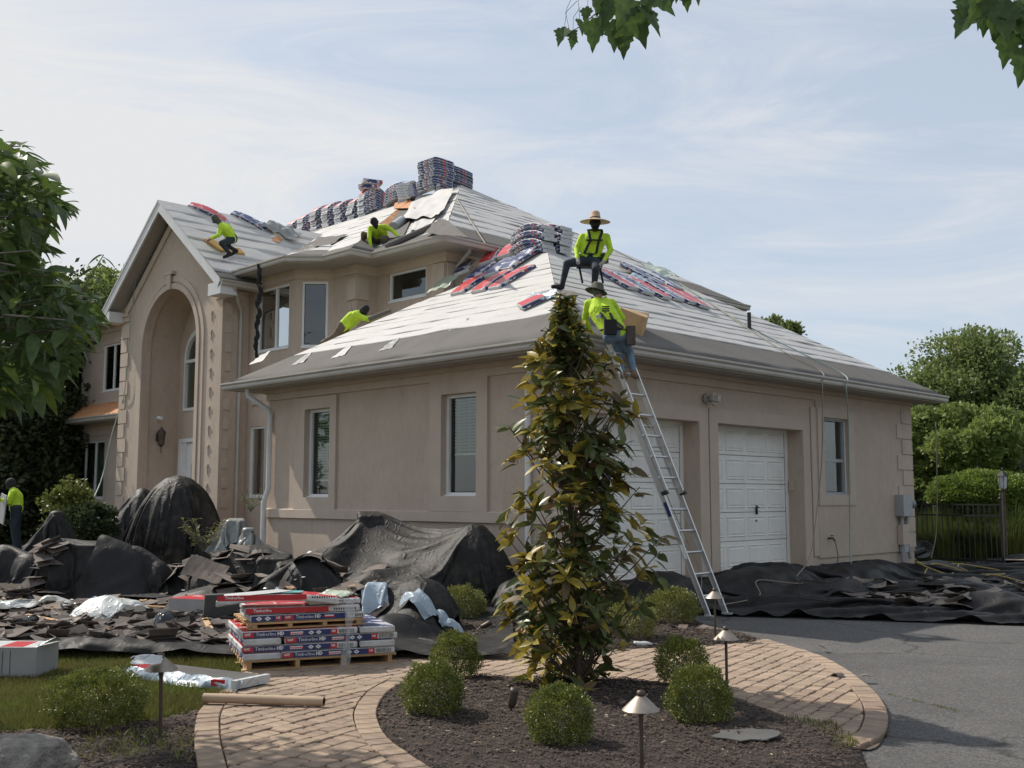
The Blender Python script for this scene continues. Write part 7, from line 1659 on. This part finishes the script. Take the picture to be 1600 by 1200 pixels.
# --- clipped shrubs
def shrub_mesh(name, rx, ry, rz, n, leaf, m, seed, rough=.10, flat=.0, loose=.1, aspect=.55):
    r = np.random.default_rng(seed); d = r.normal(size=(n, 3)); d /= np.linalg.norm(d, axis=1, keepdims=True)
    d[:, 2] = np.where(d[:, 2] < -.75, -d[:, 2], d[:, 2]); 
    k = np.array([1+rough*noise.noise(Vector(v*2.1)+Vector((seed, 0, 0)))+rough*.6*noise.noise(Vector(v*5.5)+Vector((0, seed, 0)))+rough*.25*noise.noise(Vector(v*14)) for v in d])
    rad = k*(1-np.abs(r.normal(size=n))*.10*r.random(n)); sp = r.random(n) < loose; rad = np.where(sp, rad*(1+r.random(n)*.10), rad); dn = r.random(n) < .5; rad = np.where(dn, rad*r.uniform(.6, 1, n), rad)
    P = d*rad[:, None]*np.array([rx, ry, rz])+np.array([0, 0, rz*.92]); P[:, 2] = np.maximum(P[:, 2], .03)
    a = d+r.normal(size=(n, 3))*.7+np.array([0, 0, .4]); a /= np.linalg.norm(a, axis=1, keepdims=True); b = np.cross(a, r.normal(size=(n, 3))); b /= np.linalg.norm(b, axis=1, keepdims=True)
    s = leaf*r.uniform(.7, 1.3, (n, 1)); A = a*s; B_ = b*s*aspect/2
    V = np.stack([P, P+A*.5+B_, P+A, P+A*.5-B_], 1).reshape(-1, 3); I = np.arange(n)*4
    return npmesh(name, V, np.stack([I, I+1, I+2, I+3], -1), M[m])
def shrub(name, px, py, rx, rz, label, mesh, group=None, sc=1, rot=0, stems=True, z0=.04):
    p = G(px, py); t = thing(name, label, 'shrub', (p.x, p.y, z0), (0, 0, rot), group); t.scale = (sc, sc, sc)
    o = obj('foliage', mesh, t); o['kind'] = 'stuff'
    s = MB(); rg = random.Random(px)
    for k in range(8): a = rg.uniform(0, 6.28); e = Vector((math.cos(a)*rx*.6, math.sin(a)*rx*.6, rz*rg.uniform(.8, 1.4))); s.tube([(math.cos(a)*.02, math.sin(a)*.02, -.02), e*.5+UP*.03, e], [.009, .006, .003], 5)
    s.build('stems', M['bark_grey'], t)['kind'] = 'stuff'; return t
bx = [shrub_mesh('foliage', .25, .25, .235, 11500, .020, 'box', i, .26, loose=.3) for i in (1, 2, 3)]
gb = 'round boxwoods in the island bed'
shrub('boxwood', 676, 1130, .25, .22, 'round boxwood at the left front of the island bed', bx[0], gb, .84)
shrub('boxwood', 712, 1068, .25, .22, 'round boxwood behind the left one, nearest the pallet', bx[1], gb, .84, 1)
shrub('boxwood', 874, 1178, .25, .22, 'round boxwood in front of the magnolia', bx[2], gb, .82, 2)
shrub('boxwood', 1066, 1078, .25, .22, 'round boxwood at the back right beside the paving', bx[0], gb, .85, 2.5)
shrub('boxwood', 1092, 1142, .25, .22, 'round boxwood at the front of the right pair', bx[1], gb, .86, 4)
yb_ = [shrub_mesh('foliage', .40, .34, .26, 9000, .026, 'box_yellow', i, .28, loose=.25) for i in (11, 12)]
gy = 'loose low shrubs in the beds'
shrub('low_shrub', 722, 972, .4, .26, 'loose yellow green shrub left of the magnolia in the back bed', yb_[0], gy, .80)
shrub('low_shrub', 1050, 980, .4, .26, 'loose yellow green shrub beside the ladder feet', yb_[1], gy, .86, 1)
shrub('low_shrub', 985, 1004, .4, .26, 'loose yellow green shrub partly behind the magnolia', yb_[0], gy, .8, 2)
shrub('low_shrub', 905, 985, .4, .26, 'low shrub hidden behind the magnolia trunk', yb_[1], gy, .9, 3)
yl = shrub_mesh('foliage', .48, .42, .25, 15000, .024, 'box', 21, .24, loose=.15)
shrub('low_shrub', 150, 1138, .46, .26, 'wide yellow green shrub at the lower left of the lawn', yl, None, .78, 0, z0=.02)
for px, py in ((485, 972) if False else (728, 978), (1348, 1170)): pass
def plant(name, px, py, z, n, h, m, label, spread=.5, seed=0):
    p = G(px, py) if z is None else HD(px, py, z); t = thing(name, label, 'plant', p); r = random.Random(seed); Lp = []; s = MB()
    for k in range(n):
        a = r.uniform(0, 6.28); d = Vector((math.cos(a)*spread, math.sin(a)*spread, r.uniform(.5, 1))); e = d*h; s.tube([(0, 0, 0), e*.5+UP*.02, e], .004, 4)
        for i in range(5): Lp.append((M4(e*(.3+.17*i), orient(Vector((r.uniform(-1, 1), r.uniform(-1, 1), r.uniform(0, .6)))), r.uniform(.05, .1)*h/.4), 0, 0, 0))
    s.build('stems', M['bark_grey'], t)['kind'] = 'stuff'; joined('foliage', leaf_geo(1, .4, .2, .2, 2), [np.array(l[0]) for l in Lp], [0]*len(Lp), [M[m]], t)
plant('garden_plant', 318, 862, 16.6, 34, .55, 'box_yellow', 'wispy green plant sticking out of the tarp below the mound', .6, 1)
plant('garden_plant', 725, 975, None, 3, .16, 'box_yellow', 'tiny weed in the back bed mulch', .9, 2)
plant('garden_plant', 392, 800, 17.6, 14, .4, 'hedge', 'small green plant at the foot of the corner downspout', .5, 3)
# --- trees and larger shrubs behind
def crown_mesh(R, n_cl, n_leaf, leaf, m, seed, clump=.34, squash=.7, top_bias=.2, flatc=.75, up_leaf=.6):
    r = np.random.default_rng(seed); d = r.normal(size=(n_cl, 3)); d /= np.linalg.norm(d, axis=1, keepdims=True); rad = r.uniform(.45, 1.0, n_cl)**.6
    C = d*rad[:, None]*np.array(R)*(1-clump*.55); cr_ = np.array(R).mean()*clump*r.uniform(.6, 1.25, n_cl)
    ci = r.integers(0, n_cl, n_leaf); e = r.normal(size=(n_leaf, 3)); e /= np.linalg.norm(e, axis=1, keepdims=True); rr = r.random(n_leaf)**.33*(1+.15*r.normal(size=n_leaf))
    P = C[ci]+e*(cr_[ci]*rr)[:, None]*np.array([1, 1, flatc])
    a = e*.8+r.normal(size=(n_leaf, 3))*.6; a[:, 2] += .1; a /= np.linalg.norm(a, axis=1, keepdims=True); b = np.cross(a, r.normal(size=(n_leaf, 3))); b /= np.linalg.norm(b, axis=1, keepdims=True)
    s = leaf*r.uniform(.6, 1.4, (n_leaf, 1)); A = a*s; B_ = b*s*.3
    V = np.stack([P, P+A*.5+B_, P+A, P+A*.5-B_], 1).reshape(-1, 3); I = np.arange(n_leaf)*4
    return npmesh('crown', V, np.stack([I, I+1, I+2, I+3], -1), M[m]), C
def tree(name, label, px, dep, py_top, py_bot, wpx, ncl, nl, leaf, m, seed, cat='tree', trunk='bark', z_trunk=0., group=None, **kw):
    zt = HD(px, py_top, dep).z; zb = HD(px, py_bot, dep).z; w = wpx/1652*dep; x, y = at(px, dep); cz = (zt+zb)/2
    me, C = crown_mesh((w, w, (zt-zb)/2), ncl, nl, leaf, m, seed, **kw); t = thing(name, label, cat, (x, y, z_trunk), group=group)
    o = obj('crown', me, t, at=(0, 0, cz-z_trunk)); tb = MB(); h = cz-z_trunk; r0 = max(.05, w*.05)
    tb.tube([(0, 0, -.1), (w*.02, 0, h*.5), (0, 0, h)], [r0, r0*.75, r0*.4], 8)
    for k in range(0, min(len(C), 14)): c_ = Vector(C[k]); tb.tube([(0, 0, max(h*.45, .1)), Vector((c_.x*.4, c_.y*.4, h+c_.z*.4)), Vector((c_.x, c_.y, h+c_.z))], [r0*.45, r0*.3, r0*.1], 5)
    tb.build('trunk', M[trunk], t); return t
tree('shade_tree', 'large rounded green tree rising behind the right end of the garage', 1528, 62, 512, 720, 128, 90, 46000, .24, 'tree', 1, clump=.3)
tree('shade_tree', 'green tree cut by the right edge of the view', 1640, 58, 560, 760, 90, 50, 20000, .24, 'tree', 2)
tree('dogwood_tree', 'layered light green tree beside the garage end wall', 1458, 36, 610, 800, 56, 34, 9000, .17, 'tree_bright', 3, trunk='bark_grey', flatc=.42, clump=.34)
tree('dogwood_tree', 'layered light green tree with pale forked branches behind the round hedge', 1525, 34, 622, 745, 76, 36, 9500, .16, 'tree_bright', 4, trunk='bark_grey', flatc=.36, clump=.32)
tree('dogwood_tree', 'layered light green tree at the right edge behind the lamp post', 1606, 35, 632, 780, 70, 30, 8000, .16, 'tree_bright', 5, trunk='bark_grey', flatc=.40, clump=.34)
tree('background_tree', 'dark green tree filling the gap behind the dogwoods on the left', 1450, 48, 640, 860, 60, 40, 12000, .22, 'tree_dark', 6)
tree('background_tree', 'dark green tree behind the dogwoods on the right', 1560, 47, 650, 860, 90, 50, 16000, .22, 'tree_dark', 7)
tree('background_tree', 'tree top showing above the garage roof, left of the smaller tips', 1211, 55, 484, 600, 28, 26, 6000, .2, 'tree', 8, clump=.4)
tree('background_tree', 'thin tree tip above the garage roof, middle one', 1246, 52, 492, 600, 16, 16, 3000, .2, 'tree', 9, clump=.5)
tree('background_tree', 'smallest tree tip above the garage roof, right one', 1270, 52, 524, 600, 9, 10, 1500, .18, 'tree', 10, clump=.6)
tree('dark_evergreen', 'tall dark evergreen beyond the left end of the house', 45, 33, 352, 860, 118, 90, 42000, .20, 'tree_dark', 11)
tree('dark_evergreen', 'dark evergreen filling the shade left of the lower window', -30, 30, 520, 880, 95, 60, 22000, .18, 'tree_dark', 12)
tree('dark_evergreen', 'dark bushy evergreen against the left end of the house', 62, 31, 560, 880, 52, 50, 16000, .16, 'tree_dark', 13)
tree('maple_tree', 'sunlit deciduous tree left of the entry gable', 140, 36, 386, 720, 56, 60, 20000, .17, 'tree_bright', 14, clump=.36)
tree('yard_shrub', 'sparse bushy shrub in front of the lower left window', 108, 20.8, 742, 850, 40, 30, 5000, .07, 'box', 15, cat='shrub', z_trunk=.2)
tree('yard_shrub', 'dark rounded shrub between the pointed tarp and the mound', 138, 20.4, 782, 862, 44, 30, 6000, .08, 'tree_dark', 16, cat='shrub', z_trunk=.2)
# trees across the street, behind the camera: they show in the window panes
for i, (x_, y_, s_) in enumerate([(-75, -42, 1.3), (-24, -55, 1.2), (26, 20, 1.1), (30, 2, 1.2)]):
    me, C = crown_mesh((4*s_, 4*s_, 4.5*s_), 40, 7000, .42, 'tree', 30+i) if i == 0 else (me, C)
    t = thing('street_tree', ['tree across the lawn to the west, outside the view', 'tree across the lawn to the south west, outside the view', 'tree beyond the driveway, outside the view to the right', 'tree beyond the driveway behind the camera'][i], 'tree', (x_, y_, 0)); o = obj('crown', me, t, at=(0, 0, 5.5*s_)); o.scale = (s_, s_, s_)
    MB().tube([(0, 0, 0), (0, 0, 5)], [.25, .12], 8).build('trunk', M['bark'], t)
# round clipped hedge and ornamental grass behind the iron fence
hm = shrub_mesh('foliage', 1.35, .9, .52, 22000, .085, 'hedge', 41, .16)
x_, y_ = at(1538, 27.5); t = thing('clipped_hedge', 'bright green clipped mounded hedge beside the lamp post', 'hedge', (x_, y_, 1.22), (0, 0, HEAD)); obj('foliage', hm, t)['kind'] = 'stuff'; 
s = MB(); rg = random.Random(1)
for k in range(9): a = rg.uniform(-1, 1); s.tube([(a*.2, 0, -1.25), (a*.5, rg.uniform(-.2, .2), -.5), (a*1.1, rg.uniform(-.4, .4), .4)], [.04, .03, .015], 6)
s.build('stems', M['bark'], t)
x_, y_ = at(1612, 28); t2 = thing('clipped_hedge', 'second clipped hedge cut by the right edge', 'hedge', (x_, y_, 1.1), (0, 0, HEAD)); obj('foliage', hm, t2)['kind'] = 'stuff'
def tuft(px, dep, n, h, label, seed):
    r = np.random.default_rng(seed); x, y = at(px, dep); a = r.uniform(0, 6.28, n); el_ = r.uniform(.15, 1.0, n); L_ = h*r.uniform(.7, 1.15, n); w = .012; V = []
    for t_ in (0, .4, .75, 1):
        rad = L_*el_*t_**1.3*.62+.42*el_; zz_ = L_*(t_-.45*el_*t_**2.4); ww = w*(1-t_*.8)
        cx, cy = np.cos(a)*rad, np.sin(a)*rad; V += [np.stack([cx-np.sin(a)*ww, cy+np.cos(a)*ww, zz_], -1), np.stack([cx+np.sin(a)*ww, cy-np.cos(a)*ww, zz_], -1)]
    V = np.stack(V, 1).reshape(-1, 3); I = np.arange(n)*8; F = np.concatenate([np.stack([I+2*k, I+2*k+1, I+2*k+3, I+2*k+2], -1) for k in range(3)])
    t = thing('ornamental_grass', label, 'grass clump', (x, y, 0)); obj('blades', npmesh('blades', V, F, M['tallgrass']), t)['kind'] = 'stuff'
tuft(1480, 27.6, 2600, 1.45, 'tall ornamental grass clump behind the left half of the iron fence', 1); tuft(1530, 27.2, 2600, 1.5, 'tall ornamental grass clump behind the right half of the iron fence', 2); tuft(1578, 26.6, 2200, 1.45, 'tall ornamental grass clump right of the fence post', 3); tuft(1450, 28.4, 1500, 1.3, 'ornamental grass clump nearest the garage wall', 4)
# iron fence
fa, fb2 = Vector((*at(1424, 26.0), 0)), Vector((*at(1563, 24.2), 0)); fn_ = thing('iron_fence', 'black iron picket fence panel between the garage and the lamp post', 'fence', fa); dv = fb2-fa; LF = dv.length; dv.normalize(); HFz = 1.42
for z_ in (.15, HFz-.25, HFz): 
    MB().box(dv*LF/2+UP*z_, (LF, .03, .035), Matrix.Rotation(math.atan2(dv.y, dv.x), 3, 'Z')).build('fence_rail', M['iron'], fn_)
pmesh = MB().tube([(0, 0, .05), (0, 0, HFz)], .012, 6).mesh('picket', M['iron']); nP = int(LF/.125)
for k in range(nP+1): o = bpy.data.objects.new('picket', pmesh); COL.objects.link(o); o.parent = fn_; o.location = dv*(LF*k/nP)
rm = MB()
for k in range(12): a0 = 2*PI*k/12; a1 = 2*PI*(k+1)/12; rm.tube([(.045*math.cos(a0), 0, .045*math.sin(a0)), (.045*math.cos(a1), 0, .045*math.sin(a1))], .006, 4, cap=False)
rmesh = rm.mesh('ring', M['iron'])
for k in range(nP//2): o = bpy.data.objects.new('ring', rmesh); COL.objects.link(o); o.parent = fn_; o.location = dv*(LF*(k*2+1)/nP)+UP*(HFz-.12); o.rotation_euler = (0, 0, math.atan2(dv.y, dv.x))
MB().box(dv*LF+UP*.78, (.055, .055, 1.56)).lathe(dv*LF+UP*1.56, [(.05, 0), (.05, .02), (.02, .03), (.035, .06), (.03, .09), (0, .13)], 10).build('fence_post', M['iron'], fn_)
fn2 = thing('iron_fence', 'far dark fence panel right of the lamp post', 'fence', Vector((*at(1575, 27), 0)))
for k in range(16): o = bpy.data.objects.new('picket', pmesh); COL.objects.link(o); o.parent = fn2; o.location = RT*(.13*k)
for z_ in (.15, HFz): MB().box(RT*1.0+UP*z_, (2.0, .03, .03), Matrix.Rotation(HEAD, 3, 'Z')).build('fence_rail', M['iron'], fn2)
# lamp post
p = Vector((*at(1568, 25.2), 0)); lp = thing('lamp_post', 'black lamp post with glass lantern behind the fence', 'lamp post', p); zt = HD(1568, 764, 25.2).z
MB().tube([(0, 0, 0), (0, 0, zt)], .035, 10).lathe((0, 0, zt-.06), [(.035, 0), (.06, .03), (.05, .06)], 10).build('post', M['bronze'], lp)
MB().lathe((0, 0, zt), [(.06, 0), (.085, .02), (.11, .30)], 6, smooth=False).build('lantern_glass', M['plastic_white'], lp)
fr_ = MB()
for k in range(6): a = 2*PI*k/6; fr_.tube([(.088*math.cos(a), .088*math.sin(a), .02+zt), (.113*math.cos(a), .113*math.sin(a), .30+zt)], .008, 5)
fr_.lathe((0, 0, zt+.30), [(.14, 0), (.12, .03), (.04, .12), (.02, .13), (.03, .17), (0, .21)], 6, smooth=False); fr_.build('lantern_frame', M['iron'], lp)
ps = MB().add([(*at(1566, 24.5), .16), (*at(1700, 24.5), .16), (*at(1700, 26.5), .18), (*at(1566, 26.5), .18)], [(0, 1, 2, 3)]).build('patio', M['paver_rest']); tag(ps, kind='structure')
gw = [(x_, y_) for x_, y_ in [(-2, 15.4), (40, 15.4), (40, 60), (-60, 60), (-60, 14), (-8, 14)]]
flat_sheet('back_lawn', gw, -.012, mat('lawn_green', (.055, .085, .025), .95, .3, 2.5, .8, 60, bdist=.03, col2=(.04, .04, .02), spec=.1))
x_, y_ = at(1441, 25.0); o = MB().lathe((0, 0, 0), [(.12, 0), (.2, .02), (.24, .3), (.25, .32), (.22, .3), (.0, .25)], 16).build('plant_bucket', M['bag']); o.location = (x_, y_, .2); o.rotation_euler = (.9, .3, 0); tag(o, 'black bucket tipped over by the end of the garage wall', 'bucket')
o = MB().tube([(0, 0, 0), (.2, .15, .1)], .07, 10).build('cord_reel', M['iron']); o.location = (*at(1425, 24.3), .3); tag(o, 'dark cord reel lying by the garage corner', 'reel')
